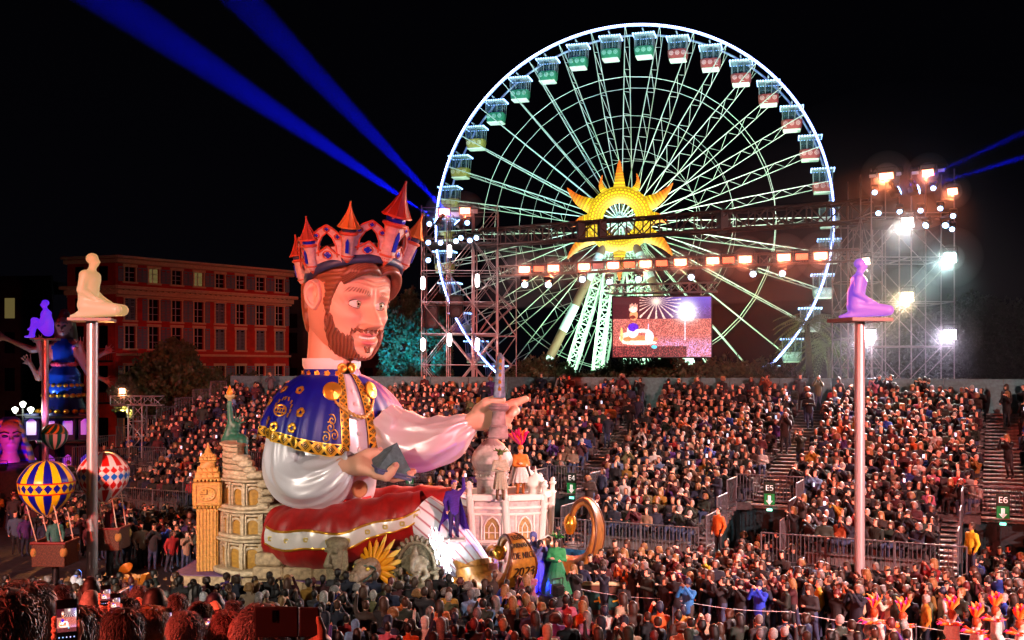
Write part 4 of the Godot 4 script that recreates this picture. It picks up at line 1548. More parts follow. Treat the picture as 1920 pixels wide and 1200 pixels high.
func build_screen() -> void:
	# what the screen shows is print: a live picture of the same square
	var W := 240
	var H := 146
	var im := Image.create(W, H, false, Image.FORMAT_RGB8)
	for y in H:
		for x in W:
			var u := x / float(W)
			var v := y / float(H)
			var c: Color
			if v < 0.36:
				c = Color(0.25, 0.06, 0.10).lerp(Color(0.30, 0.28, 0.75), smoothstep(0.25, 0.8, u) * (1.0 - v * 1.5))
				var dx := u - 0.44
				var dy := v - 0.07
				var r := sqrt(dx * dx * 2.0 + dy * dy)
				var ang := atan2(dy, dx)
				if r < 0.36 and r > 0.02 and absf(fposmod(ang * 22.0 / TAU, 1.0) - 0.5) < 0.14 and u > 0.27:
					c = c.lerp(Color(1.0, 0.88, 0.8), 0.85)
				c = c.lerp(Color(1, 0.95, 0.85), exp(-r * r * 160.0))
			else:
				var n := hash1(floorf(x / 2.0) * 3.7 + floorf(y / 2.0) * 91.3)
				c = Color(0.55, 0.22, 0.2).lerp(Color(0.85, 0.5, 0.45), n)
				if v > 0.6: c = c.lerp(Color(0.78, 0.6, 0.85), smoothstep(0.6, 0.8, v) * n * smoothstep(0.3, 0.6, u))
				if v > 0.82 and u < 0.75: c = Color(0.2, 0.08, 0.1).lerp(Color(0.7, 0.3, 0.3), n * n)
			var gx := (u - 0.75) * 1.6
			var gy := v - 0.2
			c = c.lerp(Color(1, 1, 1), clampf(1.3 * exp(-(gx * gx + gy * gy) * 40.0), 0, 1))
			gy = v - 0.31
			c = c.lerp(Color(1, 1, 1), clampf(1.2 * exp(-(gx * gx * 0.7 + gy * gy * 2.2) * 60.0), 0, 1))
			if absf(u - 0.735) < 0.006 and v > 0.35 and v < 0.72: c = Color(1.0, 0.85, 0.9)
			im.set_pixel(x, y, c)
	var blob := func(cx: float, cy: float, rx: float, ry: float, c: Color) -> void:
		for y in range(maxi(0, int((cy - ry) * H)), mini(H, int((cy + ry) * H) + 1)):
			for x in range(maxi(0, int((cx - rx) * W)), mini(W, int((cx + rx) * W) + 1)):
				var a := (x / float(W) - cx) / rx
				var b := (y / float(H) - cy) / ry
				if a * a + b * b < 1.0: im.set_pixel(x, y, c)
	blob.call(0.16, 0.68, 0.10, 0.10, Color(1.0, 0.85, 0.78))
	blob.call(0.28, 0.7, 0.18, 0.06, Color(1.0, 0.5, 0.3))
	blob.call(0.27, 0.76, 0.18, 0.04, Color(1.0, 0.86, 0.8))
	blob.call(0.2, 0.56, 0.06, 0.12, Color(1.0, 0.9, 0.92))
	blob.call(0.205, 0.5, 0.055, 0.07, Color(0.3, 0.1, 0.75))
	blob.call(0.3, 0.56, 0.08, 0.035, Color(1.0, 0.88, 0.85))
	blob.call(0.21, 0.3, 0.042, 0.09, Color(1.0, 0.6, 0.4))
	blob.call(0.205, 0.2, 0.045, 0.05, Color(1.0, 0.8, 0.75))
	blob.call(0.37, 0.66, 0.045, 0.1, Color(1.0, 0.9, 0.95))
	blob.call(0.42, 0.83, 0.03, 0.03, Color(0.3, 0.8, 0.9))
	for i in 5:
		blob.call(0.175 + i * 0.017, 0.15 - 0.02 * (i % 2), 0.006, 0.04, Color(1.0, 0.7, 0.6))
	blob.call(0.2, 0.33, 0.03, 0.03, Color(0.45, 0.15, 0.12))
	blob.call(0.36, 0.5, 0.004, 0.07, Color(0.8, 0.85, 1.0))
	blob.call(0.085, 0.62, 0.014, 0.12, Color(1.0, 0.75, 0.45))
	for y in H:
		for x in W:
			var c := im.get_pixel(x, y)
			var n := hash1(x * 1.37 + y * 71.7) * 0.5 + hash1(floorf(x / 3.0) * 5.1 + floorf(y / 3.0) * 17.9) * 0.5
			var k := 0.72 + 0.5 * n if y / float(H) > 0.15 else 0.95
			im.set_pixel(x, y, Color(clampf(c.r * k, 0, 1), clampf(c.g * k, 0, 1), clampf(c.b * k, 0, 1)))
	var m := mat("screen_led", Color(0.02, 0.02, 0.02), 0.4)
	m.emission_enabled = true
	m.emission = Color(1, 1, 1)
	m.emission_operator = BaseMaterial3D.EMISSION_OP_MULTIPLY
	m.emission_texture = ImageTexture.create_from_image(im)
	m.emission_energy_multiplier = 1.8
	var c := at(1241, 613, 61)
	var t := thing("video_screen", "large lit video screen below the girder showing the parade", "video screen", c)
	t.rotation.y = -0.12
	var w := 182.0 * 61 / F
	var h := 112.0 * 61 / F
	var b := MB.new()
	b.cbox(Vector3(0, 0, -0.2), Vector3(w + 0.16, h + 0.16, 0.36), 0.03)
	part("screen_frame", b.done(), mat("lamp_black"), t)
	for i in 4:
		for j in 3:
			b = MB.new()
			var x0 := -w * 0.5 + w * i / 4.0
			var y0 := h * 0.5 - h * j / 3.0
			b.face([Vector3(x0, y0, 0), Vector3(x0 + w / 4, y0, 0), Vector3(x0 + w / 4, y0 - h / 3, 0), Vector3(x0, y0 - h / 3, 0)], [Vector2(i / 4.0, j / 3.0), Vector2((i + 1) / 4.0, j / 3.0), Vector2((i + 1) / 4.0, (j + 1) / 3.0), Vector2(i / 4.0, (j + 1) / 3.0)])
			part("screen_panel", b.done(), m, t)
	b = MB.new()
	for s in [-0.4, 0.4]:
		b.bar(Vector3(s * w, h * 0.5, -0.2), Vector3(s * w, h * 0.5 + 0.7, -0.2), 0.06)
	part("hanger", b.done(), mat("truss_metal"), t)

# ================================================================ the giant king of the float
const KO := Vector3(-5.9, 0.8, -36.0)
func kp(px: float, py: float, dist: float) -> Vector3:
	return at(px, py, dist) - KO

func rp(pixels: float, dist: float) -> float:
	return pixels * dist / F

const HROWS := [[-2.06, 0.05, 0.75, 0.5], [-2.02, 0.42, 1.0, 0.6], [-1.92, 0.66, 1.17, 0.72], [-1.6, 0.93, 1.26, 0.95], [-1.2, 1.1, 1.28, 1.15], [-0.8, 1.2, 1.27, 1.35], [-0.4, 1.26, 1.28, 1.5], [0.0, 1.28, 1.26, 1.6], [0.35, 1.29, 1.33, 1.66], [0.75, 1.29, 1.34, 1.68], [1.1, 1.25, 1.25, 1.62], [1.5, 1.1, 1.0, 1.4], [1.8, 0.84, 0.66, 1.05], [2.0, 0.45, 0.28, 0.5], [2.06, 0.05, 0.03, 0.05]]
const NOSE := [[-0.92, 0.0], [-0.84, 0.16], [-0.74, 0.44], [-0.62, 0.56], [-0.45, 0.49], [-0.2, 0.31], [0.05, 0.16], [0.25, 0.08], [0.5, 0.0]]

func head_pt(th: float, y: float) -> Vector3:
	var W := table(HROWS, y, 1)
	var s := sin(th)
	var c := cos(th)
	var x := W * signf(s) * pow(absf(s), 0.86)
	var z := (table(HROWS, y, 2) if c > 0 else table(HROWS, y, 3)) * signf(c) * pow(absf(c), 0.8)
	if c > 0.0:
		var ax := absf(x)
		var f := minf(1.0, c * 2.5)
		var wn := 0.15 + 0.13 * smoothstep(0.1, -0.65, y)
		var dz := table(NOSE, y, 1) * exp(-pow(ax / wn, 2.4))
		dz += 0.17 * bump2(ax, y, 0.26, -0.66, 0.12, 0.13)
		dz -= 0.24 * bump2(ax, y, 0.5, -0.02, 0.29, 0.2)
		dz += 0.13 * bump2(ax, y, 0.45, 0.36 + 0.1 * (0.5 - ax), 0.42, 0.13)
		dz += 0.19 * bump2(ax, y, 0.7, -0.42, 0.32, 0.27)
		dz += 0.10 * bump2(x, y, 0, -1.12, 0.55, 0.36)
		var ys := y - 0.4 * x * x      # the smile lifts the corners
		dz += 0.10 * bump2(x, ys, 0, -1.06, 0.44, 0.075)
		dz += 0.14 * bump2(x, ys, 0, -1.36, 0.38, 0.09)
		dz -= 0.2 * bump2(x, ys, 0, -1.2, 0.46, 0.08)
		dz += 0.13 * bump2(x, y, 0, -1.76, 0.36, 0.2)
		dz -= 0.07 * bump2(x, y, 0, -1.52, 0.36, 0.07)
		var fold := absf(ax - (0.34 + 0.5 * (-0.72 - y))) 
		dz -= 0.12 * exp(-fold * fold / 0.006) * smoothstep(-1.3, -1.0, y) * smoothstep(-0.6, -0.75, y)
		dz += 0.045 * sin((y + 0.05 * cos(x * 5.0)) * 34.0) * bump2(ax, y, 0.35, 0.82, 0.5, 0.2)
		dz -= 0.06 * bump2(ax, y, 0.09, 0.42, 0.05, 0.16)
		dz += 0.02 * sin((y * 0.7 - ax) * 40.0) * bump2(ax, y, 0.98, -0.05, 0.13, 0.25)
		z += dz * f
	return Vector3(x, y, z)

func head_front(x: float, y: float) -> Vector3:     # the point of the face at that x
	var W := table(HROWS, y, 1)
	var s := clampf(pow(absf(x) / W, 1.0 / 0.86), 0.0, 0.999)
	return head_pt(asin(s) * signf(x), y)

const HAIRLINE := [[0.0, 1.12], [0.5, 1.08], [0.85, 0.78], [1.05, 0.5], [1.15, 0.0], [1.22, -0.42], [1.36, -0.4], [1.42, 0.5], [1.85, 0.4], [2.0, -0.9], [2.3, -1.5], [3.2, -1.55]]
const CHEEKLINE := [[0.0, -1.86], [0.2, -1.84], [0.36, -1.66], [0.5, -1.3], [0.65, -1.12], [0.85, -1.02], [1.0, -0.85], [1.13, -0.5], [1.22, -0.35], [1.45, -0.35]]

func beard_mask(th: float, y: float, x: float) -> float:
	var a := absf(th)
	var m := minf(table(CHEEKLINE, a, 1) - y, (1.4 + 0.1 * y * 0.0 - a) * 0.9)
	m = minf(m, (y + 2.05) * 2.0 + 0.1)
	if a < 1.3:
		var ax := absf(x)
		var ys := y - 0.4 * x * x
		m = maxf(m, minf(0.1 - absf(y + 0.90 + 0.12 * ax * ax + 0.06 * exp(-ax * ax * 60.0)), (0.68 - ax)))
		m = maxf(m, minf(0.11 - absf(ax - 0.62), minf(-0.95 - y, y + 1.75)))
		m = maxf(m, minf(0.13 - absf(x) * 0.9, 0.13 - absf(ys + 1.6)))
	m += 0.035 * sin(th * 46.0 + y * 6.0) + 0.02 * sin(th * 83.0)
	return m

func build_head(king: Node3D) -> void:
	var skin := Color(0.66, 0.34, 0.21)
	var brown := Color(0.19, 0.062, 0.026)
	var b := MB.new()
	var lips := Color(0.52, 0.13, 0.13)
	b.grid(150, 128, func(u, v):
		var s: float = u * 2.0 - 1.0
		var th: float = PI * (0.55 * s + 0.45 * s * s * s)
		var y: float = -2.06 + 4.12 * v
		var p := head_pt(th, y)
		var c := skin
		if cos(th) > 0.1:
			var ax := absf(p.x)
			var ys: float = y - 0.4 * p.x * p.x
			var lip := maxf(bump2(p.x, ys, 0, -1.07, 0.4, 0.07), bump2(p.x, ys, 0, -1.36, 0.36, 0.1))
			c = c.lerp(lips, smoothstep(0.3, 0.6, lip))
			c = c.lerp(Color(0.06, 0.01, 0.01), smoothstep(0.45, 0.7, bump2(p.x, ys, 0, -1.21, 0.36, 0.06)))
			c = c.lerp(Color(0.8, 0.36, 0.28), 0.5 * bump2(ax, y, 0.75, -0.5, 0.3, 0.3))
			# painted eyebrows, crow's feet and forehead creases
			var by: float = 0.38 + 0.13 * sin((ax - 0.15) * 2.6) - (0.12 if ax > 0.85 else 0.0) * (ax - 0.85) * 3.0
			var brow := (1.0 - smoothstep(0.07, 0.14 - 0.05 * ax, absf(y - by))) * smoothstep(0.16, 0.28, ax) * (1.0 - smoothstep(0.92, 1.05, ax))
			c = c.lerp(brown * 0.8, brow * (0.55 + 0.45 * sin(ax * 70.0 + y * 50.0)))
			c = c.lerp(Color(0.45, 0.2, 0.12), 0.9 * smoothstep(0.4, 1.0, sin((y + 0.05 * cos(p.x * 5.0)) * 34.0 + 3.14)) * bump2(ax, y, 0.35, 0.82, 0.5, 0.2))
			c = c.lerp(Color(0.62, 0.3, 0.36), 0.6 * bump2(ax, y, 0.52, 0.17, 0.3, 0.09))
		return [p, c])
	var xf := Transform3D(Basis.from_euler(Vector3(0.15, deg_to_rad(49), -0.035)).scaled_local(Vector3(1.05, 0.98, 1.0)), kp(653, 566, 36.5))
	var head := part("head", b.done(true), vmat("king_skin", 0.5), king, xf)
	# hair shell with combed grooves
	b = MB.new()
	b.grid(170, 96, func(u, v):
		var s: float = u * 2.0 - 1.0
		var th: float = PI * s
		var y: float = -1.7 + 3.78 * v
		var p := head_pt(th, y)
		var m: float = y - table(HAIRLINE, absf(th), 1) + 0.03 * sin(th * 40.0)
		var flow: float = y * 0.9 + 0.42 * absf(th) + 0.06 * sin(th * 5.0)
		if absf(th) > 1.9: flow = th * 0.9 + 0.1 * y
		var ridge := 0.5 + 0.5 * sin(flow * 44.0 + 1.5 * sin(th * 3.0 + y * 2.0))
		var off: float = smoothstep(-0.02, 0.16, m) * (0.13 + 0.06 * ridge + 0.03 * sin(flow * 15.0)) - 0.06
		var d := Vector3(p.x, p.y * 0.35, p.z).normalized()
		return [p + d * off, brown.lerp(Color(0.36, 0.13, 0.05), ridge * 0.55)])
	part("hair", b.done(true), vmat("king_hair", 0.45), head)
	# locks of the fringe either side of the parting
	for side in [-1.0, 1.0]:
		for i in 8:
			var f := i / 7.0
			b = MB.new()
			var ps: Array
			if side < 0:
				ps = [Vector3(0.04, 1.3 + 0.22 * f, 1.34 - 0.3 * f), Vector3(-0.3, 1.42 + 0.2 * f, 1.42 - 0.28 * f), Vector3(-0.68 - 0.1 * f, 1.28 + 0.16 * f, 1.28 - 0.2 * f), Vector3(-0.92 - 0.12 * f, 0.98 + 0.14 * f, 1.02 - 0.1 * f), Vector3(-1.0 - 0.14 * f, 0.72 + 0.3 * f, 0.84 - 0.25 * f)]
			else:
				ps = [Vector3(0.08, 1.3 + 0.2 * f, 1.36 - 0.3 * f), Vector3(0.45, 1.46 + 0.16 * f, 1.44 - 0.25 * f), Vector3(0.9 + 0.05 * f, 1.3 + 0.12 * f, 1.22 - 0.15 * f), Vector3(1.18 + 0.1 * f, 0.9 + 0.1 * f, 0.95 - 0.1 * f), Vector3(1.2 + 0.12 * f, 0.5 + 0.25 * f, 0.78 - 0.1 * f), Vector3(1.08 + 0.1 * f, 0.3 + 0.3 * f, 0.72 - 0.05 * f)]
			for q in ps.size():
				ps[q] += Vector3(0.0, -0.16, 0.1) * (1.0 - 0.12 * q)
			var path := bez(ps, 5)
			var rs := []
			for q in path.size():
				rs.append(0.19 * sin(PI * (0.12 + 0.83 * q / (path.size() - 1.0))) + 0.015)
			b.tube(path, rs, 8, true, 0.75)
			part("fringe_lock", b.done(), mat("hair_lock%d" % (i % 2), [Color(0.5, 0.29, 0.2), Color(0.62, 0.38, 0.28)][i % 2], 0.4, 0, 0.3, 0.3, 3.0), head)
	# beard shell
	b = MB.new()
	b.grid(160, 84, func(u, v):
		var th: float = 1.5 * (u * 2.0 - 1.0)
		var y: float = -2.06 + 1.86 * v
		var p := head_pt(th, y)
		var m := beard_mask(th, y, p.x)
		var flow: float = th * 1.0 + 0.28 * y * signf(th)
		var ridge := 0.5 + 0.5 * sin(flow * 52.0 + 1.2 * sin(y * 9.0))
		var off: float = smoothstep(-0.01, 0.1, m) * (0.085 + 0.045 * ridge) - 0.04
		var d := Vector3(p.x * 0.8, -0.15, p.z).normalized()
		return [p + d * off, Color(0.13, 0.042, 0.02).lerp(Color(0.32, 0.11, 0.05), ridge * 0.6)])
	part("beard", b.done(true), vmat("king_hair"), head)
	# eyes
	for s in [-1.0, 1.0]:
		var ctr := head_front(0.5 * s, 0.0) + Vector3(0, 0, -0.02)
		ctr.z = head_front(0.5, 0.0).z - 0.05
		b = MB.new()
		b.ball(Vector3.ZERO, Vector3(0.28, 0.25, 0.21), 20, 12)
		var eye := part("eye", b.done(), mat("eye_white", Color(0.88, 0.86, 0.8), 0.25), head, Transform3D(Basis(), ctr))
		for q in [[0.125, "iris", Color(0.42, 0.47, 0.36), 0.185], [0.105, "iris_ring", Color(0.62, 0.64, 0.5), 0.19], [0.058, "pupil", Color(0.01, 0.01, 0.012), 0.197]]:
			b = MB.new()
			b.ball(Vector3.ZERO, Vector3(q[0], q[0], 0.025), 16, 6)
			part(q[1], b.done(), mat("eye_" + q[1], q[2], 0.2), eye, Transform3D(Basis(), Vector3(0.05, 0.01, q[3])))
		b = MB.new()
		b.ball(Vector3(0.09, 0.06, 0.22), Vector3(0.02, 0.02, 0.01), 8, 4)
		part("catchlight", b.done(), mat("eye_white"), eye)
		for lid in [1.0, -1.0]:
			b = MB.new()
			b.grid(16, 6, func(u, v):
				var a: float = lerpf(-1.35, 1.35, u)
				var e0: float = (0.62 if lid > 0 else 0.5) * cos(a * 1.05) + 0.04
				var e: float = lid * lerpf(e0, 1.5, v)
				return Vector3(sin(a) * cos(e) * 0.31, sin(e) * 0.275, cos(a) * cos(e) * 0.235))
			part("eyelid", b.done(), mat("lid_skin", Color(0.86, 0.66, 0.58), 0.5), eye)
			b = MB.new()
			var ed := []
			for q in 13:
				var a: float = lerpf(-1.3, 1.3, q / 12.0)
				var e0: float = lid * ((0.62 if lid > 0 else 0.5) * cos(a * 1.05) + 0.04)
				ed.append(Vector3(sin(a) * cos(e0) * 0.315, sin(e0) * 0.28, cos(a) * cos(e0) * 0.24))
			b.tube(ed, [0.018 if lid > 0 else 0.01], 5)
			part("lid_line", b.done(), mat("lid_line", Color(0.18, 0.06, 0.05), 0.5), eye)
	# teeth
	for i in 9:
		var x := (i - 4) * 0.075
		b = MB.new()
		b.cbox(Vector3.ZERO, Vector3(0.072, 0.1, 0.06), 0.015)
		var p := head_front(x, -1.2 + 0.4 * x * x)
		part("tooth", b.done(), mat("tooth_white", Color(0.9, 0.88, 0.84), 0.3), head, Transform3D(Basis(Vector3.UP, x * 0.9), p + Vector3(0, 0.015, 0.02)))
	# ears: a dished disc with a raised rim
	for s in [-1.0, 1.0]:
		b = MB.new()
		b.grid(36, 14, func(u, v):
			var a: float = TAU * u
			var r: float = v
			var lobe: float = 1.0 - 0.22 * smoothstep(-0.3, -1.0, cos(a))
			var zz := -sin(a) * 0.37 * r * lobe
			var yy := cos(a) * 0.58 * r
			var hgt := 0.17 * bump2(r, 0, 0.86, 0, 0.12, 1) * (0.5 + 0.5 * smoothstep(-0.9, 0.2, cos(a) - 0.6 * sin(a))) 
			hgt += 0.1 * bump2(r, 0, 0.52, 0, 0.12, 1) * smoothstep(-0.2, 0.6, -sin(a) * -1.0 + 0.3)
			hgt -= 0.1 * bump2(r, 0, 0.15, 0, 0.26, 1)
			hgt += 0.1 - 0.22 * smoothstep(0.9, 1.0, r)
			return Vector3(-hgt, yy, zz))
		var ebs := Basis.from_euler(Vector3(-0.12, 0.38, 0.06))
		var bs := ebs if s < 0 else Basis.from_scale(Vector3(-1, 1, 1)) * ebs
		part("ear", b.done(), mat("ear_skin", Color(0.87, 0.68, 0.58), 0.5), head, Transform3D(bs, Vector3(s * 1.3, 0.12, -0.2)))
	build_crown(head)

func build_crown(head: Node3D) -> void:
	var tilt := deg_to_rad(-25.0)
	var cxf := Transform3D(Basis(Vector3.RIGHT, tilt), Vector3(0.1, 1.0, 0.02))
	var stand := Basis(Vector3.RIGHT, deg_to_rad(-3.0))      # the towers stand more upright than the band
	var cream := mat("crown_cream", Color(0.86, 0.76, 0.7), 0.5, 0, 0.2)
	var edge := mat("crown_edge", Color(0.75, 0.33, 0.2), 0.4)
	var gold := mat("crown_gold", Color(0.86, 0.6, 0.26), 0.35, 0.3)
	var red := mat("spire_red", Color(0.62, 0.26, 0.16), 0.4)
	var blue := mat("crown_blue", Color(0.05, 0.16, 0.75), 0.3)
	var slate := mat("crown_slate", Color(0.2, 0.25, 0.38), 0.5, 0, 0.2)
	var R := 1.66
	var b := MB.new()
	b.lathe([Vector2(R - 0.12, -0.12), Vector2(R + 0.02, -0.16), Vector2(R + 0.1, -0.02), Vector2(R + 0.05, 0.14), Vector2(R - 0.1, 0.16)], 64)
	part("crown_band", b.done(), slate, head, cxf)
	b = MB.new()
	b.lathe([Vector2(R - 0.02, 0.1), Vector2(R + 0.04, 0.2), Vector2(R + 0.12, 0.55), Vector2(R + 0.08, 0.56), Vector2(R - 0.04, 0.2)], 64)
	part("crown_wall", b.done(), cream, head, cxf)
	for k in 8:
		var beta := TAU * k / 8.0
		# towers
		var big: float = [1.05, 0.72, 0.7, 0.66, 0.66, 0.66, 0.7, 0.8][k]
		var lean := 0.25
		var fr := Basis(Vector3.UP, beta) * Basis(Vector3.RIGHT, lean)
		var o := Basis(Vector3.UP, beta) * Vector3(0, 0.1, R + 0.12)
		var tall: float = [1.02, 1.1, 1, 1, 1, 1, 1.0, 0.95][k]
		var tx := Transform3D(stand * fr.scaled_local(Vector3(big, big * tall, big)), cxf * o)
		b = MB.new()
		var flutes := 20
		b.grid(flutes * 2, 6, func(u, v):
			var a: float = TAU * u
			var r: float = [0.02, 0.2, 0.25, 0.27, 0.3, 0.34, 0.36][int(round(v * 6))]
			var y: float = [-0.34, -0.12, 0.0, 0.5, 0.95, 1.02, 1.14][int(round(v * 6))]
			r -= 0.018 * (int(round(u * flutes * 2)) % 2) * (1.0 if v > 0.3 and v < 0.7 else 0.0)
			return Vector3(sin(a) * r, y, cos(a) * r))
		part("tower", b.done(), cream, head, tx)
		b = MB.new()
		b.lathe([Vector2(0.25, -0.02), Vector2(0.29, 0.02), Vector2(0.25, 0.06)], 20)
		part("tower_collar", b.done(), edge, head, tx)
		b = MB.new()
		b.lathe([Vector2(0.3, 0.98), Vector2(0.4, 1.05), Vector2(0.4, 1.12), Vector2(0.3, 1.16)], 20)
		part("tower_moulding", b.done(), edge, head, tx)
		b = MB.new()
		b.lathe([Vector2(0.02, -0.36), Vector2(0.19, -0.13), Vector2(0.22, -0.08), Vector2(0.19, -0.04)], 16)
		part("tower_pendant", b.done(), edge, head, tx)
		b = MB.new()
		b.lathe([Vector2(0.27, 1.14), Vector2(0.32, 1.2), Vector2(0.32, 1.32), Vector2(0.28, 1.36)], 20)
		part("tower_ring", b.done(), blue if k % 2 == 0 else slate, head, tx)
		b = MB.new()
		b.grid(32, 8, func(u, v):
			var a: float = TAU * u
			var r: float = 0.43 * pow(1.0 - v, 1.6) + 0.025
			r *= 1.0 - 0.1 * (int(round(u * 32)) % 4 == 2 as int)
			return Vector3(sin(a) * r, 1.36 + 1.12 * v, cos(a) * r))
		b.lathe([Vector2(0.02, 1.36), Vector2(0.46, 1.36)], 16)
		part("spire", b.done(), red if k != 7 and k != 1 else gold, head, tx)
		b = MB.new()
		for q in 8:
			var a: float = TAU * q / 8.0
			var ps := []
			for i in 9:
				var v := i / 8.0
				var r := 0.44 * pow(1.0 - v, 1.6) + 0.03
				ps.append(Vector3(sin(a) * r, 1.36 + 1.12 * v, cos(a) * r))
			b.tube(ps, [0.03, 0.026, 0.022, 0.02, 0.018, 0.016, 0.014, 0.012, 0.01], 5)
		b.lathe([Vector2(0.48, 1.33), Vector2(0.51, 1.37), Vector2(0.46, 1.41)], 20)
		b.ball(Vector3(0, 2.5, 0), Vector3(0.045, 0.06, 0.045), 8, 6)
		part("spire_ribs", b.done(), gold if k == 7 or k == 1 else edge, head, tx)
		b = MB.new()
		b.prism([Vector2(-0.07, 0.2), Vector2(0.07, 0.2), Vector2(0.07, 0.7), Vector2(0, 0.88), Vector2(-0.07, 0.7)], 0.05, Transform3D(Basis(Vector3.RIGHT, 0.05), Vector3(0, 0, 0.26)))
		part("tower_window", b.done(), blue, head, tx)
		# panel between this tower and the next
		var bm := beta + PI / 8.0
		var pf := Basis(Vector3.UP, bm) * Basis(Vector3.RIGHT, lean)
		var po := Basis(Vector3.UP, bm) * Vector3(0, 0.22, R * cos(PI / 8.0) + 0.1)
		var px := Transform3D(stand * pf.scaled_local(Vector3(1.0, 0.8, 0.9)), cxf * po)
		var hw := 0.58
		b = MB.new()
		b.prism([Vector2(-hw, 0.1), Vector2(-hw, 1.0), Vector2(-0.3, 1.28), Vector2(0, 1.5), Vector2(0, 1.16), Vector2(-0.2, 0.95), Vector2(-0.33, 0.62), Vector2(-0.36, 0.1)], 0.1, Transform3D(), 0.0)
		b.prism([Vector2(hw, 0.1), Vector2(hw, 1.0), Vector2(0.3, 1.28), Vector2(0, 1.5), Vector2(0, 1.16), Vector2(0.2, 0.95), Vector2(0.33, 0.62), Vector2(0.36, 0.1)], 0.1, Transform3D(), 0.0)
		part("crown_arch", b.done(), cream, head, px)
		b = MB.new()
		for sd in [-1.0, 1.0]:
			b.tube([Vector3(sd * hw, 0.1, 0.11), Vector3(sd * hw, 1.0, 0.11), Vector3(sd * 0.3, 1.28, 0.11), Vector3(0, 1.5, 0.11)], [0.035], 6)
			b.tube([Vector3(sd * 0.36, 0.1, 0.11), Vector3(sd * 0.33, 0.62, 0.11), Vector3(sd * 0.2, 0.95, 0.11), Vector3(0, 1.16, 0.11)], [0.032], 6)
			b.tube([Vector3(sd * 0.45, 0.2, 0.1), Vector3(sd * 0.3, 0.28, 0.13), Vector3(0, 0.56, 0.13)], [0.04], 6)
		part("arch_moulding", b.done(), edge, head, px)
		b = MB.new()
		b.prism([Vector2(-0.52, -0.1), Vector2(0.52, -0.1), Vector2(0.46, 0.2), Vector2(0.28, 0.28), Vector2(0, 0.56), Vector2(-0.28, 0.28), Vector2(-0.46, 0.2)], 0.11)
		part("crown_gable", b.done(), cream, head, px)
		for q in [[0.0, 1.3, 0.085], [-0.4, 1.0, 0.085], [0.4, 1.0, 0.085], [0.0, 0.17, 0.15]]:
			b = MB.new()
			b.lathe([Vector2(q[2] + 0.02, 0.0), Vector2(q[2] + 0.05, 0.03), Vector2(q[2], 0.035)], 16, Transform3D(Basis(Vector3.RIGHT, PI / 2), Vector3(q[0], q[1], 0.1)))
			part("rosette_rim", b.done(), edge, head, px)
			b = MB.new()
			for w in 4:
				var a: float = TAU * w / 4.0
				b.ball(Vector3(q[0] + cos(a) * q[2] * 0.48, q[1] + sin(a) * q[2] * 0.48, 0.115), Vector3(q[2] * 0.5, q[2] * 0.5, 0.025), 8, 5)
			b.ball(Vector3(q[0], q[1], 0.125), Vector3(q[2] * 0.35, q[2] * 0.35, 0.03), 8, 5)
			part("crown_gem", b.done(), blue if k < 3 or k > 5 else slate, head, px)

# ---------------------------------------------------------------- clothes
func braid_texture() -> ImageTexture:
	var n := 64
	var im := Image.create(n, n, false, Image.FORMAT_RGB8)
	for y in n:
		for x in n:
			var u := absf(x / float(n) - 0.5)
			var v := absf(y / float(n) - 0.5)
			var d := u * 1.15 + v
			var c := Color(0.85, 0.62, 0.16)
			if d < 0.08: c = Color(0.9, 0.75, 0.3)
			elif d < 0.2: c = Color(0.03, 0.04, 0.18)
			elif d < 0.27: c = Color(0.88, 0.68, 0.22)
			elif d < 0.36: c = Color(0.02, 0.02, 0.03)
			elif d > 0.72 and v < 0.42: c = Color(0.02, 0.02, 0.03)
			if v > 0.44: c = Color(0.95, 0.78, 0.3)
			im.set_pixel(x, y, c)
	return ImageTexture.create_from_image(im)

func satin(key: String, col: Color) -> StandardMaterial3D:
	if mats.has(key):
		return mats[key]
	var m := mat(key, col, 0.34, 0.25, 0.0, 0.0)
	m.rim_enabled = true
	m.rim = 0.4
	return m

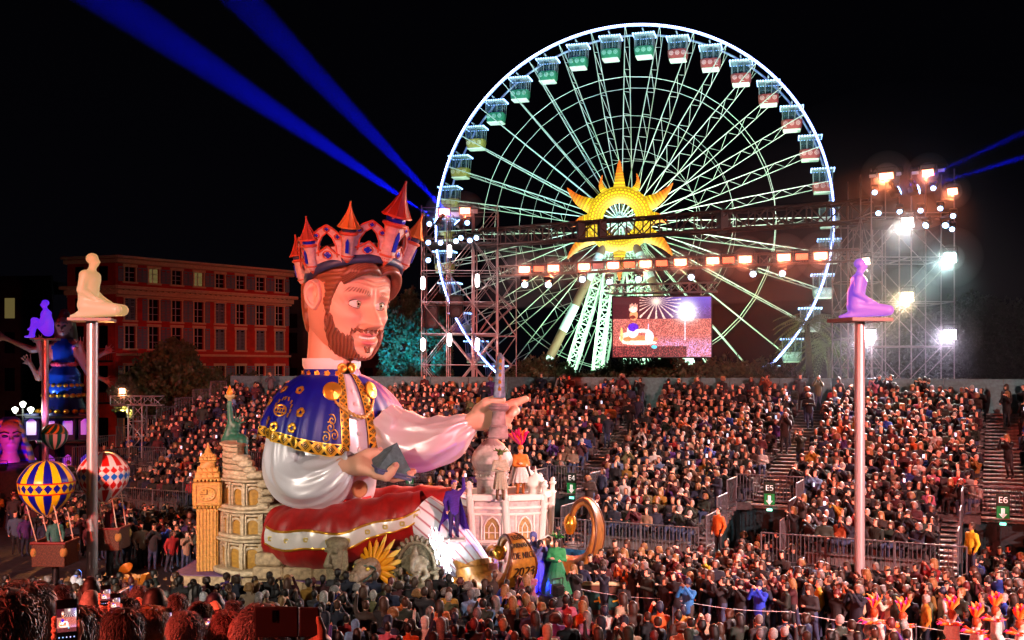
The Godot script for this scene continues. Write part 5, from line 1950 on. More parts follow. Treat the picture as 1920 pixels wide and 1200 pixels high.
func sleeve(king: Node3D, called: String, pts: Array, rad: Array, seed_: float, col: Color, gather: float) -> void:
	# a wide draped sleeve: folds run from the gathers at shoulder and cuff and sag below
	var path := bez(pts, 10)
	var rs := bez(rad, 10)
	var m := path.size()
	var b := MB.new()
	var frames := []
	var prev := Vector3.ZERO
	for i in m:
		var d: Vector3 = (path[mini(i + 1, m - 1)] - path[maxi(i - 1, 0)]).normalized()
		var sx := Vector3(0, 0, 1) - d * d.z if i == 0 else prev - d * prev.dot(d)
		sx = sx.normalized(); prev = sx
		frames.append([sx, d.cross(sx)])
	b.grid(72, (m - 1) * 2, func(u, v):
		var f: float = v * (m - 1)
		var i := mini(int(f), m - 2)
		var w := f - i
		var c: Vector3 = path[i].lerp(path[i + 1], w)
		var r: float = lerpf(rs[i], rs[i + 1], w)
		var a: float = TAU * u
		var sx: Vector3 = frames[i][0].lerp(frames[i + 1][0], w)
		var sy: Vector3 = frames[i][1].lerp(frames[i + 1][1], w)
		var g := pow(absf(v * 2.0 - 1.0), 2.0)
		var k := 0.07 * g * sin(a * 11.0 + seed_) + 0.06 * sin(a * 4.0 + 2.5 * sin(v * 6.0 + seed_) + seed_)
		k += 0.08 * pow(0.5 + 0.5 * sin(a * 6.0 - v * 8.0 + seed_), 4.0) + 0.05 * pow(0.5 + 0.5 * sin(a * 9.0 + v * 6.0 + seed_ * 2.0), 5.0)
		k += 0.05 * sin(v * 11.0 + 2.0 * a + seed_) * (1.0 - g) + 0.025 * g * sin(a * 19.0 + v * 5.0)
		return c + (sx * cos(a) + sy * sin(a)) * r * (1.0 + k) + Vector3(0, -0.12 * r * (1.0 - g) * maxf(0.0, -(sx * cos(a) + sy * sin(a)).y), 0))
	part(called, b.done(), satin("satin_" + called, col), king)
	# cuff
	b = MB.new()
	var e: Vector3 = path[m - 1]
	var dd: Vector3 = (path[m - 1] - path[m - 4]).normalized()
	var r1: float = rs[m - 1]
	b.grid(40, 4, func(u, v):
		var a: float = TAU * u
		var rr: float = r1 * (1.04 + 0.09 * v + 0.02 * sin(a * 6.0)) if v < 0.9 else r1 * 0.98
		return e + dd * (0.26 * v - 0.02) + (frames[m - 1][0] * cos(a) + frames[m - 1][1] * sin(a)) * rr)
	part("cuff", b.done(), satin("satin_" + called, col), king)

const CAPE_D := 36.3
var cape_c: Vector3
func cape_pt(psi: float, t: float, off := 0.0) -> Vector3:
	# psi 0 = the front opening; positive towards his left
	var beta := deg_to_rad(42)
	var lat := Vector3(cos(beta), 0, -sin(beta))
	var fwd := Vector3(sin(beta), 0, cos(beta))
	var s := sin(psi)
	var c := cos(psi)
	var hem_y := table([[-3.2, 806.0], [-2.4, 804.0], [-1.57, 812.0], [-1.0, 828.0], [-0.5, 844.0], [0.0, 850.0], [0.5, 842.0], [1.0, 815.0], [1.57, 796.0], [2.4, 800.0], [3.2, 806.0]], psi, 1)
	var yn := kp(620, 700, CAPE_D).y
	var yh := kp(620, hem_y, CAPE_D).y
	var rn := 0.93
	var latr := 2.6 if s < 0 else 3.05
	var rl := lerpf(rn, latr, pow(sin(minf(t, 1.0) * PI * 0.5), 0.85)) + 0.06 * maxf(0.0, t - 0.5)
	var rf := lerpf(rn, 1.75 if c > 0 else 1.9, pow(sin(minf(t, 1.0) * PI * 0.5), 0.9))
	var p := lat * s * rl + fwd * c * rf
	var rip := 0.05 * t * t * sin(psi * 13.0) + 0.03 * t * sin(psi * 29.0 + t * 2.0)
	p *= 1.0 + rip / 2.0 + off / p.length()
	p.y = lerpf(yn, yh, pow(t, 1.35) * 0.72 + 0.28 * t) + off * 0.6
	return Vector3(cape_c.x, 0, cape_c.z) + p

func build_clothes(king: Node3D) -> void:
	cape_c = kp(622, 700, CAPE_D)
	var white := satin("satin_shirt", Color(0.84, 0.82, 0.84))
	# torso
	var beta := deg_to_rad(42)
	var bsb := Basis(Vector3.UP, beta)
	var b := MB.new()
	var y0 := kp(620, 965, CAPE_D).y
	var y1 := kp(620, 705, CAPE_D).y
	b.grid(48, 16, func(u, v):
		var a: float = TAU * u
		var w: float = [1.45, 1.5, 1.55, 1.6, 1.65, 1.7, 1.7, 1.65, 1.6, 1.55, 1.5, 1.45, 1.35, 1.2, 1.05, 0.95, 0.9][int(round(v * 16))]
		var f := 0.04 * sin(a * 9.0 + v * 3.0)
		return Vector3(cape_c.x, lerpf(y0, y1, v), cape_c.z) + bsb * Vector3(sin(a) * w * (1.0 + f), 0, cos(a) * w * 0.86 * (1.0 + f)))
	part("shirt", b.done(), white, king)
	# neck
	b = MB.new()
	b.tube([kp(624, 612, 36.6), kp(622, 650, 36.6), kp(620, 700, 36.4)], [0.86, 0.84, 0.88], 28)
	part("neck", b.done(), mat("neck_skin", Color(0.85, 0.62, 0.5), 0.5), king)
	# stand collar of the shirt, open in front
	b = MB.new()
	b.grid(40, 5, func(u, v):
		var psi: float = lerpf(0.16, TAU - 0.16, u)
		var r: float = 0.96 + 0.03 * v + (0.05 if v > 0.5 else 0.0)
		var y: float = kp(620, lerpf(705, 672 if u > 0.06 and u < 0.94 else 676, v), CAPE_D).y
		return Vector3(cape_c.x, y, cape_c.z) + bsb * Vector3(sin(psi) * r, 0, cos(psi) * r))
	part("shirt_collar", b.done(), mat("collar_white", Color(0.85, 0.82, 0.8), 0.6), king)
	var gold := mat("gold_thread", Color(0.86, 0.62, 0.2), 0.3, 0.75)
	for s in [-1.0, 1.0]:
		b = MB.new()
		b.lathe([Vector2(0.02, 0.05), Vector2(0.07, 0.05), Vector2(0.09, 0.08), Vector2(0.15, 0.07), Vector2(0.18, 0.03), Vector2(0.17, 0)], 18, Transform3D(Basis(Vector3.RIGHT, PI / 2), Vector3.ZERO))
		var p := Vector3(cape_c.x, kp(620, 690, CAPE_D).y, cape_c.z) + bsb * Vector3(s * 0.2, 0, 0.99)
		part("collar_button", b.done(), gold, king, Transform3D(bsb * Basis(Vector3.UP, s * 0.2), p))
	# the cape
	var capem := mat("cape_blue", Color(0.02, 0.03, 0.5), 0.42, 0.0)
	capem.rim_enabled = true
	capem.rim = 0.3
	capem.rim_tint = 0.8
	for side in [-1.0, 1.0]:
		b = MB.new()
		b.grid(110, 26, func(u, v):
			var psi: float = side * lerpf(0.14, PI, u)
			return cape_pt(psi, v))
		part("cape", b.done(), capem, king)
	var braid := mat("gold_braid", Color(1, 1, 1), 0.35, 0.45)
	braid.albedo_texture = braid_texture()
	for side in [-1.0, 1.0]:
		b = MB.new()
		b.grid(120, 3, func(u, v):
			var psi: float = side * lerpf(0.14, PI, u)
			return cape_pt(psi, 0.885 + 0.13 * v, 0.03 + 0.02 * sin(v * PI)))
		for i in b.t.size():
			b.t[i] = Vector2(b.t[i].x * 17.0, b.t[i].y)
		part("hem_braid", b.done(), braid, king)
		b = MB.new()
		b.grid(3, 40, func(u, v): return cape_pt(side * lerpf(0.13, 0.27, u) * lerpf(1.15, 0.95, v), 0.02 + 0.88 * v, 0.035 + 0.015 * sin(u * PI)))
		for i in b.t.size():
			b.t[i] = Vector2(b.t[i].y * 10.0, b.t[i].x)
		part("front_braid", b.done(), braid, king)
	# collar band of the cape with little gold flowers
	b = MB.new()
	b.grid(48, 4, func(u, v):
		var psi: float = lerpf(0.2, TAU - 0.2, u)
		var r: float = 0.98 + 0.08 * sin(v * PI * 0.5) 
		return Vector3(cape_c.x, kp(620, lerpf(692, 708, v), CAPE_D).y, cape_c.z) + bsb * Vector3(sin(psi) * r, 0, cos(psi) * r))
	part("cape_collar", b.done(), capem, king)
	for i in 7:
		var psi := -0.35 - i * 0.36
		b = MB.new()
		for q in 5:
			var a: float = TAU * q / 5.0
			b.ball(Vector3(cos(a) * 0.07, sin(a) * 0.07, 0), Vector3(0.05, 0.05, 0.02), 7, 4)
		b.ball(Vector3.ZERO, Vector3(0.03, 0.03, 0.03), 7, 4)
		var p := Vector3(cape_c.x, kp(620, 700, CAPE_D).y, cape_c.z) + bsb * Vector3(sin(psi) * 1.05, 0, cos(psi) * 1.05)
		part("collar_flower", b.done(), gold, king, Transform3D(bsb * Basis(Vector3.UP, psi), p))
	# brooches and their rope
	var br := []
	for q in [[-0.42, 0.3], [0.42, 0.3]]:
		b = MB.new()
		var prof := [Vector2(0.01, 0.12)]
		for i in 6:
			prof.append(Vector2(0.06 + i * 0.062, 0.11 - i * 0.012)); prof.append(Vector2(0.09 + i * 0.062, 0.075 - i * 0.012))
		prof.append(Vector2(0.43, 0.0))
		b.lathe(prof, 26, Transform3D(Basis(Vector3.RIGHT, PI / 2), Vector3.ZERO))
		var p := cape_pt(q[0], q[1], 0.04)
		br.append(p)
		part("brooch", b.done(), gold, king, Transform3D((bsb * Basis(Vector3.UP, q[0]) * Basis(Vector3.RIGHT, -0.3)).scaled_local(Vector3.ONE * 0.78), p))
	b = MB.new()
	for w in 2:
		var ps := []
		for i in 40:
			var f := i / 39.0
			var p: Vector3 = br[0].lerp(br[1], f) + bsb * Vector3(0, 0, 0.5 * sin(f * PI) + 0.15) + Vector3(0, -0.35 - 0.55 * sin(f * PI), 0)
			var a: float = f * 40.0 + w * PI
			ps.append(p + Vector3(0, cos(a), sin(a)) * 0.045)
		b.tube(ps, [0.035], 6)
	part("brooch_rope", b.done(), mat("rope_gold", Color(0.8, 0.62, 0.32), 0.5, 0.3), king)
	# embroidery raised on the cape: a sun with its leaves on the shoulder, scrolls by the opening
	var emb := func(psi: float, t: float, mb: MB) -> void:
		var p := cape_pt(psi, t, 0.035)
		var du := (cape_pt(psi + 0.02, t, 0.035) - p).normalized()
		var dv := (cape_pt(psi, t - 0.02, 0.035) - p).normalized()
		var nn := du.cross(dv).normalized()
		part("embroidery", mb.done(), gold, king, Transform3D(Basis(du, nn.cross(du), nn * 0.6).scaled_local(Vector3(0.72, 0.72, 0.8)), p))
	var c0 := -1.28
	b = MB.new()
	b.lathe([Vector2(0.24, 0.0), Vector2(0.28, 0.04), Vector2(0.32, 0.0)], 20, Transform3D(Basis(Vector3.RIGHT, PI / 2), Vector3.ZERO))
	for q in [[-0.12, 0.0, 0.04, 0.4], [0.12, 0.0, 0.04, 0.4], [0.0, -0.1, 0.42, 0.04], [0.0, 0.1, 0.42, 0.04], [0, 0, 0.05, 0.2]]:
		b.cbox(Vector3(q[0], q[1], 0.01), Vector3(q[2], q[3], 0.04), 0.01)
	emb.call(c0, 0.62, b)
	for i in 9:
		var a := deg_to_rad(-80 + i * 25.0)
		b = MB.new()
		b.prism([Vector2(-0.03, 0), Vector2(0.03, 0), Vector2(0.045, 0.2), Vector2(-0.045, 0.2)], 0.03)
		emb.call(c0 + sin(a) * 0.19, 0.62 - cos(a) * 0.14, b)
	for q in [[-1.6, 0.34], [-1.1, 0.32], [-1.75, 0.56], [-0.9, 0.6], [-1.55, 0.8], [-1.0, 0.8], [-1.3, 0.83], [-1.8, 0.78]]:
		b = MB.new()
		for w in 5:
			var a: float = TAU * w / 5.0 + q[0]
			b.ball(Vector3(cos(a) * 0.13, sin(a) * 0.17, 0), Vector3(0.09, 0.12, 0.03), 8, 4, Basis(Vector3.BACK, a))
		emb.call(q[0], q[1], b)
	for q in [[-0.42, 0.72], [-0.36, 0.8], [-0.48, 0.83], [-0.4, 0.64], [0.38, 0.66], [0.36, 0.78]]:
		b = MB.new()
		var ps := []
		for i in 18:
			var a := i * 0.5
			ps.append(Vector3(cos(a), sin(a) * 1.3, 0) * (0.04 + 0.011 * i))
		b.tube(ps, [0.028], 5)
		emb.call(q[0], q[1], b)
	# shirt front with its buttons
	b = MB.new()
	b.grid(6, 24, func(u, v):
		var psi := lerpf(-0.12, 0.12, u)
		var p := cape_pt(psi * lerpf(1.3, 1.0, v), v * 1.02, -0.03)
		return p + bsb * Vector3(0, 0, 0.05 * cos(psi * 12.0)))
	part("shirt_front", b.done(), white, king)
	for i in 5:
		b = MB.new()
		b.ball(Vector3.ZERO, Vector3(0.09, 0.09, 0.05), 12, 6)
		part("shirt_button", b.done(), mat("button_pearl", Color(0.85, 0.8, 0.8), 0.3), king, Transform3D(bsb, cape_pt(0.0, 0.3 + 0.16 * i, 0.06)))
	# sash and medal
	b = MB.new()
	b.grid(40, 4, func(u, v):
		var a: float = TAU * u
		return Vector3(cape_c.x, kp(620, lerpf(965, 928, v), CAPE_D).y, cape_c.z) + bsb * Vector3(sin(a) * 1.55, 0, cos(a) * 1.36))
	part("sash", b.done(), mat("sash_red", Color(0.75, 0.1, 0.08), 0.5), king)
	b = MB.new()
	b.lathe([Vector2(0.01, 0.09), Vector2(0.22, 0.08), Vector2(0.25, 0.11), Vector2(0.3, 0.06), Vector2(0.3, -0.04)], 22, Transform3D(Basis(Vector3.RIGHT, PI / 2), Vector3.ZERO))
	part("medal", b.done(), mat("medal_copper", Color(0.85, 0.6, 0.42), 0.4, 0.3), king, Transform3D(bsb, kp(674, 917, 34.7)))
	# sleeves
	sleeve(king, "near_sleeve", [kp(556, 790, 35.4), kp(536, 825, 35.1), kp(542, 882, 34.9), kp(580, 905, 34.6), kp(622, 894, 34.3), kp(654, 869, 34.1)], [0.45, 0.6, 0.76, 0.84, 0.7, 0.34], 0.7, Color(0.84, 0.83, 0.85), 1.0)
	sleeve(king, "far_sleeve", [kp(712, 795, 36.4), kp(745, 822, 36.2), kp(795, 830, 35.9), kp(838, 820, 35.7), kp(868, 802, 35.6), kp(884, 793, 35.6)], [0.85, 0.98, 0.88, 0.72, 0.5, 0.34], 2.1, Color(0.86, 0.78, 0.78), 1.0)

func leg_pt(path: Array, rs: Array, s: float, a: float, off := 0.0) -> Vector3:
	var f := s * (path.size() - 1)
	var i := mini(int(f), path.size() - 2)
	var w := f - i
	var c: Vector3 = path[i].lerp(path[i + 1], w)
	var d: Vector3 = (path[i + 1] - path[i]).normalized()
	var up := (Vector3.UP - d * d.y).normalized()
	var out := d.cross(up)
	if out.z < 0: out = -out
	var r: float = lerpf(rs[i], rs[i + 1], w)
	var k := 0.035 * sin(a * 4.0 + s * 26.0) + 0.03 * pow(0.5 + 0.5 * sin(a * 2.0 - s * 40.0), 3.0) + 0.02 * sin(s * 60.0 + a * 3.0)
	return c + (up * cos(a) + out * sin(a)) * (r * (1.0 + k) + off)

func build_legs(king: Node3D) -> void:
	var red := mat("trousers_red", Color(0.62, 0.05, 0.03), 0.45, 0.0, 0.2)
	red.rim_enabled = true
	red.rim = 0.6
	var path := bez([kp(528, 1000, 35.6), kp(580, 1006, 34.9), kp(660, 998, 34.5), kp(740, 975, 34.3), kp(800, 958, 34.2)], 10)
	var rs := bez([0.95, 1.12, 1.06, 0.88, 0.7], 10)
	var b := MB.new()
	b.grid(56, 90, func(u, v): return leg_pt(path, rs, v, TAU * u))
	part("trouser_leg", b.done(), red, king)
	b = MB.new()
	b.grid(8, 90, func(u, v): return leg_pt(path, rs, 0.08 + 0.9 * v, 1.18 + 0.42 * sin(v * 2.2) * 0.6 + u * (0.56 - 0.16 * v) + 0.06 * sin(v * 17.0), 0.03))
	part("leg_stripe", b.done(), satin("stripe_white", Color(0.85, 0.83, 0.8)), king)
	var gold := mat("gold_thread")
	for e in [0.0, 1.0]:
		b = MB.new()
		b.grid(3, 90, func(u, v): return leg_pt(path, rs, 0.08 + 0.9 * v, 1.18 + 0.42 * sin(v * 2.2) * 0.6 + e * (0.56 - 0.16 * v) + 0.06 * sin(v * 17.0) + (u - 0.5) * 0.07, 0.045 + 0.02 * sin(u * PI)))
		part("stripe_edge", b.done(), gold, king)
	for i in 9:
		var v := 0.06 + i * 0.11
		var a: float = 1.18 + 0.42 * sin(v * 2.2) * 0.6 + 0.5 * (0.56 - 0.16 * v) + 0.06 * sin(v * 17.0)
		var p := leg_pt(path, rs, 0.08 + 0.9 * v, a, 0.05)
		b = MB.new()
		for q in 4:
			b.cbox(Vector3(0.06 * cos(q * PI / 2), 0.06 * sin(q * PI / 2), 0), Vector3(0.05 + 0.08 * (q % 2), 0.13 - 0.08 * (q % 2), 0.02), 0.005)
		part("stripe_emblem", b.done(), mat("gold_pale", Color(0.8, 0.72, 0.4), 0.4, 0.3), king, Transform3D(Basis(Vector3.RIGHT, 0.25), p))
	# far leg and lap
	path = bez([kp(590, 985, 37.0), kp(680, 968, 37.0), kp(770, 955, 36.8), kp(850, 950, 36.6)], 10)
	rs = bez([0.9, 0.95, 0.85, 0.7], 10)
	b = MB.new()
	b.grid(48, 60, func(u, v): return leg_pt(path, rs, v, TAU * u))
	part("trouser_leg", b.done(), red, king)
	b = MB.new()
	b.ball(kp(600, 985, 36.0), Vector3(1.9, 0.85, 1.4), 28, 14)
	part("trouser_seat", b.done(), red, king)
	# stockings, white with red stripes
	var stocking := func(pts: Array, rad: Array, n: int, called: String) -> void:
		var pa := bez(pts, 8)
		var rr := bez(rad, 8)
		var mb := MB.new()
		mb.grid(n * 6, 28, func(u, v):
			var f: float = v * (pa.size() - 1)
			var i := mini(int(f), pa.size() - 2)
			var c: Vector3 = pa[i].lerp(pa[i + 1], f - i)
			var d: Vector3 = (pa[i + 1] - pa[i]).normalized()
			var sx := (Vector3.BACK - d * d.z).normalized()
			var sy := d.cross(sx)
			var r: float = lerpf(rr[i], rr[i + 1], f - i)
			var q := int(round(u * n * 6)) % 6
			return [c + (sx * cos(TAU * u) + sy * sin(TAU * u)) * r, Color(0.42, 0.03, 0.06) if q == 0 else Color(0.78, 0.78, 0.82)])
		part(called, mb.done(true), vmat("stocking_cloth", 0.6), king)
	stocking.call([kp(786, 962, 34.2), kp(820, 990, 34.0), kp(865, 1035, 33.6), kp(905, 1082, 33.2)], [0.72, 0.78, 0.66, 0.5], 15, "stocking")
	stocking.call([kp(845, 950, 36.6), kp(900, 975, 36.6), kp(980, 1030, 36.4), kp(1020, 1070, 36.2)], [0.68, 0.7, 0.62, 0.5], 15, "stocking")
	shoe(king, at(898, 1126, 32.8) - KO, 0.95, true)
	shoe(king, at(1018, 1114, 35.2) - KO, 1.35, false)

func shoe(king: Node3D, o: Vector3, sc: float, lettered: bool) -> void:
	var yaw := deg_to_rad(36.0 if lettered else 70.0)
	var xf := Transform3D(Basis(Vector3.UP, yaw).scaled_local(Vector3(sc * (0.82 if lettered else 0.62), sc, sc * (1.0 if lettered else 0.6))), o)
	# local frame: z forward, y up, x to his left
	var sp := bez([Vector2(-0.35, 1.15), Vector2(-0.1, 0.75), Vector2(0.5, 0.52), Vector2(1.3, 0.55), Vector2(2.05, 0.95), Vector2(2.42, 1.6), Vector2(2.3, 2.15), Vector2(1.9, 2.42), Vector2(1.5, 2.3), Vector2(1.32, 2.05)], 6)
	var hw := bez([0.6, 0.7, 0.78, 0.8, 0.78, 0.7, 0.45, 0.26, 0.16, 0.1], 6)
	var th := bez([0.75, 0.78, 0.6, 0.48, 0.26, 0.17, 0.13, 0.11, 0.1, 0.08], 6)
	var n := sp.size()
	var pos := func(i: int, a: float, off := 0.0) -> Vector3:
		var d: Vector2 = (sp[mini(i + 1, n - 1)] - sp[maxi(i - 1, 0)]).normalized()
		var nn := Vector2(-d.y, d.x)       # inner (upper) side
		var ca := signf(cos(a)) * pow(absf(cos(a)), 0.7)
		var sa := signf(sin(a)) * pow(absf(sin(a)), 0.7)
		var q: Vector2 = sp[i] + nn * (sa * (th[i] + off) - 0.25 * th[i] * 0.0)
		return Vector3(ca * (hw[i] + off), q.y, q.x)
	var b := MB.new()
	var leather := mat("shoe_leather", Color(0.72, 0.47, 0.2), 0.32, 0.2, 0.4, 0.25, 0.7)
	b.grid(40, n - 1, func(u, v): return pos.call(int(round(v * (n - 1))), TAU * u))
	part("shoe", b.done(), leather, king, xf)
	# sole edge rims along both sides of the curl
	b = MB.new()
	for s in [0.0, PI]:
		var ps := []
		for i in range(8, n):
			ps.append(pos.call(i, s + (-0.5 if s == 0.0 else 0.5), 0.02))
		b.tube(ps, [0.07, 0.07, 0.06, 0.06, 0.05], 6)
	part("sole_welt", b.done(), mat("shoe_dark", Color(0.36, 0.2, 0.09), 0.35, 0.1, 0.2), king, xf)
	# flared top and stitched flap
	b = MB.new()
	b.grid(36, 5, func(u, v):
		var a: float = TAU * u
		return Vector3(sin(a) * (0.62 + 0.22 * v), 0.9 + 0.5 * v + 0.25 * cos(a) * v - 0.4 * v * maxf(0.0, cos(a)), -0.35 - cos(a) * -1.0 * (0.6 + 0.2 * v)))
	part("shoe_top", b.done(), leather, king, xf)
	b = MB.new()
	b.grid(24, 10, func(u, v):
		var a: float = lerpf(-2.0, 2.0, u)
		return Vector3(sin(a) * (0.86 - 0.06 * v), 1.15 - 0.85 * v + 0.18 * cos(a), 0.35 + cos(a) * (0.66 + 0.28 * v)) * Vector3(1.0, 1, 1) + Vector3(0, 0, -0.45))
	part("shoe_flap", b.done(), leather, king, xf)
	var gold := mat("gold_brass", Color(0.85, 0.6, 0.2), 0.25, 0.8)
	for i in 12:
		var a := lerpf(-1.9, 1.9, i / 11.0)
		b = MB.new()
		b.ball(Vector3.ZERO, Vector3.ONE * 0.035, 8, 5)
		part("stud", b.done(), gold, king, xf * Transform3D(Basis(), Vector3(sin(a) * 0.84, 0.45 + 0.18 * cos(a), -0.1 + cos(a) * 0.93)))
	b = MB.new()
	b.cbox(Vector3.ZERO, Vector3(0.1, 0.34, 0.75), 0.04)
	part("buckle_strap", b.done(), leather, king, xf * Transform3D(Basis(Vector3.RIGHT, 0.35), Vector3(-0.86, 0.55, -0.15)))
	b = MB.new()
	b.ball(Vector3(-0.03, 0, 0.2), Vector3(0.09, 0.12, 0.12), 12, 8)
	b.lathe([Vector2(0.12, -0.04), Vector2(0.17, 0), Vector2(0.12, 0.04)], 16, Transform3D(Basis(Vector3.BACK, PI / 2), Vector3(-0.02, 0, -0.36)))
	part("buckle", b.done(), gold, king, xf * Transform3D(Basis(Vector3.RIGHT, 0.35), Vector3(-0.92, 0.55, -0.15)))
	# golden bell at the tip
	b = MB.new()
	b.lathe([Vector2(0.01, -0.3), Vector2(0.16, -0.26), Vector2(0.25, -0.1), Vector2(0.27, -0.02), Vector2(0.29, 0.0), Vector2(0.27, 0.03), Vector2(0.22, 0.16), Vector2(0.08, 0.24), Vector2(0.01, 0.26)], 20)
	part("bell", b.done(), gold, king, xf * Transform3D(Basis(), Vector3(0, 1.86, 1.22)))
	if not lettered:
		return
	# yellow lettered panel on the outer face of the curl
	b = MB.new()
	var i0 := 21
	var i1 := 38
	b.grid(12, i1 - i0, func(u, v):
		var i := i0 + int(round(v * (i1 - i0)))
		var d: Vector2 = (sp[mini(i + 1, n - 1)] - sp[i - 1]).normalized()
		var nn := Vector2(d.y, -d.x)
		var x: float = lerpf(-0.8, 0.8, u) * hw[i]
		var dep: float = th[i] * pow(maxf(0.0, 1.0 - pow(absf(x / hw[i]), 2.86)), 0.35) + 0.012
		var q: Vector2 = sp[i] + nn * dep
		return Vector3(x, q.y, q.x))
	part("lettered_panel", b.done(), mat("panel_ochre", Color(0.72, 0.52, 0.17), 0.4, 0.1, 0.3), king, xf)
	for L in [["150e", 39, 0.2], ["CARNAVAL", 36, 0.155], ["DE NICE", 33, 0.21], ["2023", 29, 0.34]]:
		var tm := TextMesh.new()
		tm.text = L[0]
		tm.font_size = 32
		tm.pixel_size = L[2] / 24.0
		tm.depth = 0.02
		var i: int = L[1]
		var d: Vector2 = (sp[i + 1] - sp[i - 1]).normalized()
		var nn := Vector2(d.y, -d.x)
		var q: Vector2 = sp[i] + nn * (th[i] + 0.045)
		var zz := Vector3(0, nn.y, nn.x)
		var yy := Vector3(0, d.y, d.x)
		part("lettering", tm, mat("letter_brown", Color(0.14, 0.08, 0.03), 0.5), king, xf * Transform3D(Basis(yy.cross(zz), yy, zz), Vector3(0, q.y, q.x)))

# ---------------------------------------------------------------- hands
func fingers(f: Field, chains: Array, k := 0.07) -> void:
	for ch in chains:
		for i in ch[0].size() - 1:
			f.cap(ch[0][i], ch[0][i + 1], ch[1][i], ch[1][i + 1], 0, k)

func build_hands(king: Node3D) -> void:
	var skin := mat("hand_skin", Color(0.87, 0.66, 0.55), 0.5)
	# his right hand, palm up under the pyramid
	var D := 33.8
	var f := Field.new(kp(632, 922, D + 1.2) , kp(792, 826, D - 1.4), 0.052)
	f.cap(kp(642, 872, D + 0.2), kp(672, 874, D), rp(15, D), rp(19, D), 0, 0.1)
	f.cap(kp(676, 868, D + 0.1), kp(706, 880, D + 0.1), rp(18, D), rp(13, D), 0, 0.15, Vector3(1, 0.9, 1.5))
	f.cap(kp(678, 876, D - 0.2), kp(712, 888, D - 0.3), rp(15, D), rp(12, D), 0, 0.15, Vector3(1, 0.9, 1.3))
	fingers(f, [
		[[kp(676, 858, D + 0.1), kp(690, 852, D + 0.15), kp(702, 849, D + 0.2), kp(714, 847, D + 0.25)], [0.2, 0.19, 0.165, 0.13]],       # thumb
		[[kp(706, 888, D - 0.4), kp(724, 893, D - 0.5), kp(732, 885, D - 0.52), kp(742, 873, D - 0.55)], [0.2, 0.165, 0.16, 0.125]],      # index
		[[kp(706, 888, D - 0.1), kp(738, 895, D - 0.1), kp(753, 893, D - 0.12), kp(770, 890, D - 0.15)], [0.2, 0.165, 0.155, 0.12]],
		[[kp(708, 884, D + 0.25), kp(742, 888, D + 0.3), kp(757, 886, D + 0.3), kp(775, 884, D + 0.3)], [0.19, 0.16, 0.145, 0.115]],
		[[kp(706, 878, D + 0.5), kp(736, 878, D + 0.6), kp(750, 880, D + 0.65), kp(762, 882, D + 0.7)], [0.17, 0.14, 0.12, 0.1]]])
	part("right_hand", f.done(1)[0], skin, king)
	var nailm := mat("nail_pink", Color(0.82, 0.55, 0.5), 0.3)
	for q in [[712, 842, D + 0.14, 0.5], [742, 871, D - 0.68, 0.9], [768, 886, D - 0.25, 0.2]]:
		var b := MB.new()
		b.ball(Vector3.ZERO, Vector3(0.1, 0.07, 0.03), 10, 6, Basis(Vector3.BACK, q[3]))
		part("finger_nail", b.done(), nailm, king, Transform3D(Basis(), kp(q[0], q[1], q[2])))
	# his left hand, closed on the obelisk, index finger pointing ahead
	D = 35.5
	f = Field.new(kp(872, 830, D + 1.0), kp(1000, 732, D - 1.2), 0.052)
	f.cap(kp(882, 792, D), kp(900, 784, D), rp(17, D), rp(19, D), 0, 0.1)
	f.cap(kp(904, 778, D - 0.05), kp(922, 768, D - 0.1), rp(20, D), rp(14, D), 0, 0.15, Vector3(1, 1.15, 0.8))
	f.cap(kp(906, 790, D - 0.02), kp(924, 792, D - 0.05), rp(16, D), rp(12, D), 0, 0.15, Vector3(1, 1, 0.8))
	fingers(f, [
		[[kp(900, 768, D - 0.15), kp(912, 757, D - 0.35), kp(926, 752, D - 0.42), kp(941, 750, D - 0.42)], [0.24, 0.2, 0.18, 0.14]],       # thumb
		[[kp(924, 765, D + 0.1), kp(944, 763, D + 0.3), kp(962, 757, D + 0.3), kp(986, 748, D + 0.25)], [0.2, 0.175, 0.16, 0.12]],         # index
		[[kp(924, 772, D + 0.15), kp(950, 772, D + 0.4), kp(966, 770, D + 0.1), kp(958, 777, D - 0.2)], [0.2, 0.17, 0.155, 0.13]],
		[[kp(924, 784, D + 0.2), kp(946, 786, D + 0.4), kp(953, 785, D - 0.05), kp(936, 783, D - 0.4)], [0.19, 0.16, 0.15, 0.13]],
		[[kp(922, 796, D + 0.2), kp(942, 799, D + 0.4), kp(950, 797, D - 0.05), kp(940, 794, D - 0.32)], [0.17, 0.145, 0.13, 0.11]]])
	part("left_hand", f.done(1)[0], skin, king)
	# what the hands hold
	var o := at(733, 866, 33.9)
	var py := thing("pyramid", "grey blue step edged pyramid resting on the giant king's open hand", "pyramid", o)
	var stone := mat("pyramid_stone", Color(0.42, 0.56, 0.6), 0.6, 0, 0.4)
	var b := MB.new()
	var yaw := Basis(Vector3.UP, 0.5)
	var s := 0.66
	var apex := Vector3(0, 0.68, 0)
	var q4 := [yaw * Vector3(-s, -0.2, s), yaw * Vector3(s, -0.2, s), yaw * Vector3(s, -0.2, -s), yaw * Vector3(-s, -0.2, -s)]
	for i in 4:
		b.face([q4[i], apex, q4[(i + 1) % 4]])
	part("body", b.done(), stone, py, Transform3D(Basis(Vector3.BACK, -0.3), Vector3.ZERO))
	b = MB.new()
	b.cbox(Vector3(0, -0.235, 0), Vector3(1.42, 0.06, 1.42), 0.02, yaw)
	b.cbox(Vector3(0, -0.33, 0), Vector3(1.3, 0.13, 1.3), 0.03, yaw)
	part("plinth", b.done(), mat("pyramid_plinth", Color(0.4, 0.42, 0.6), 0.6, 0, 0.3), py, Transform3D(Basis(Vector3.BACK, -0.3), Vector3.ZERO))
	o = at(935, 792, 34.95)
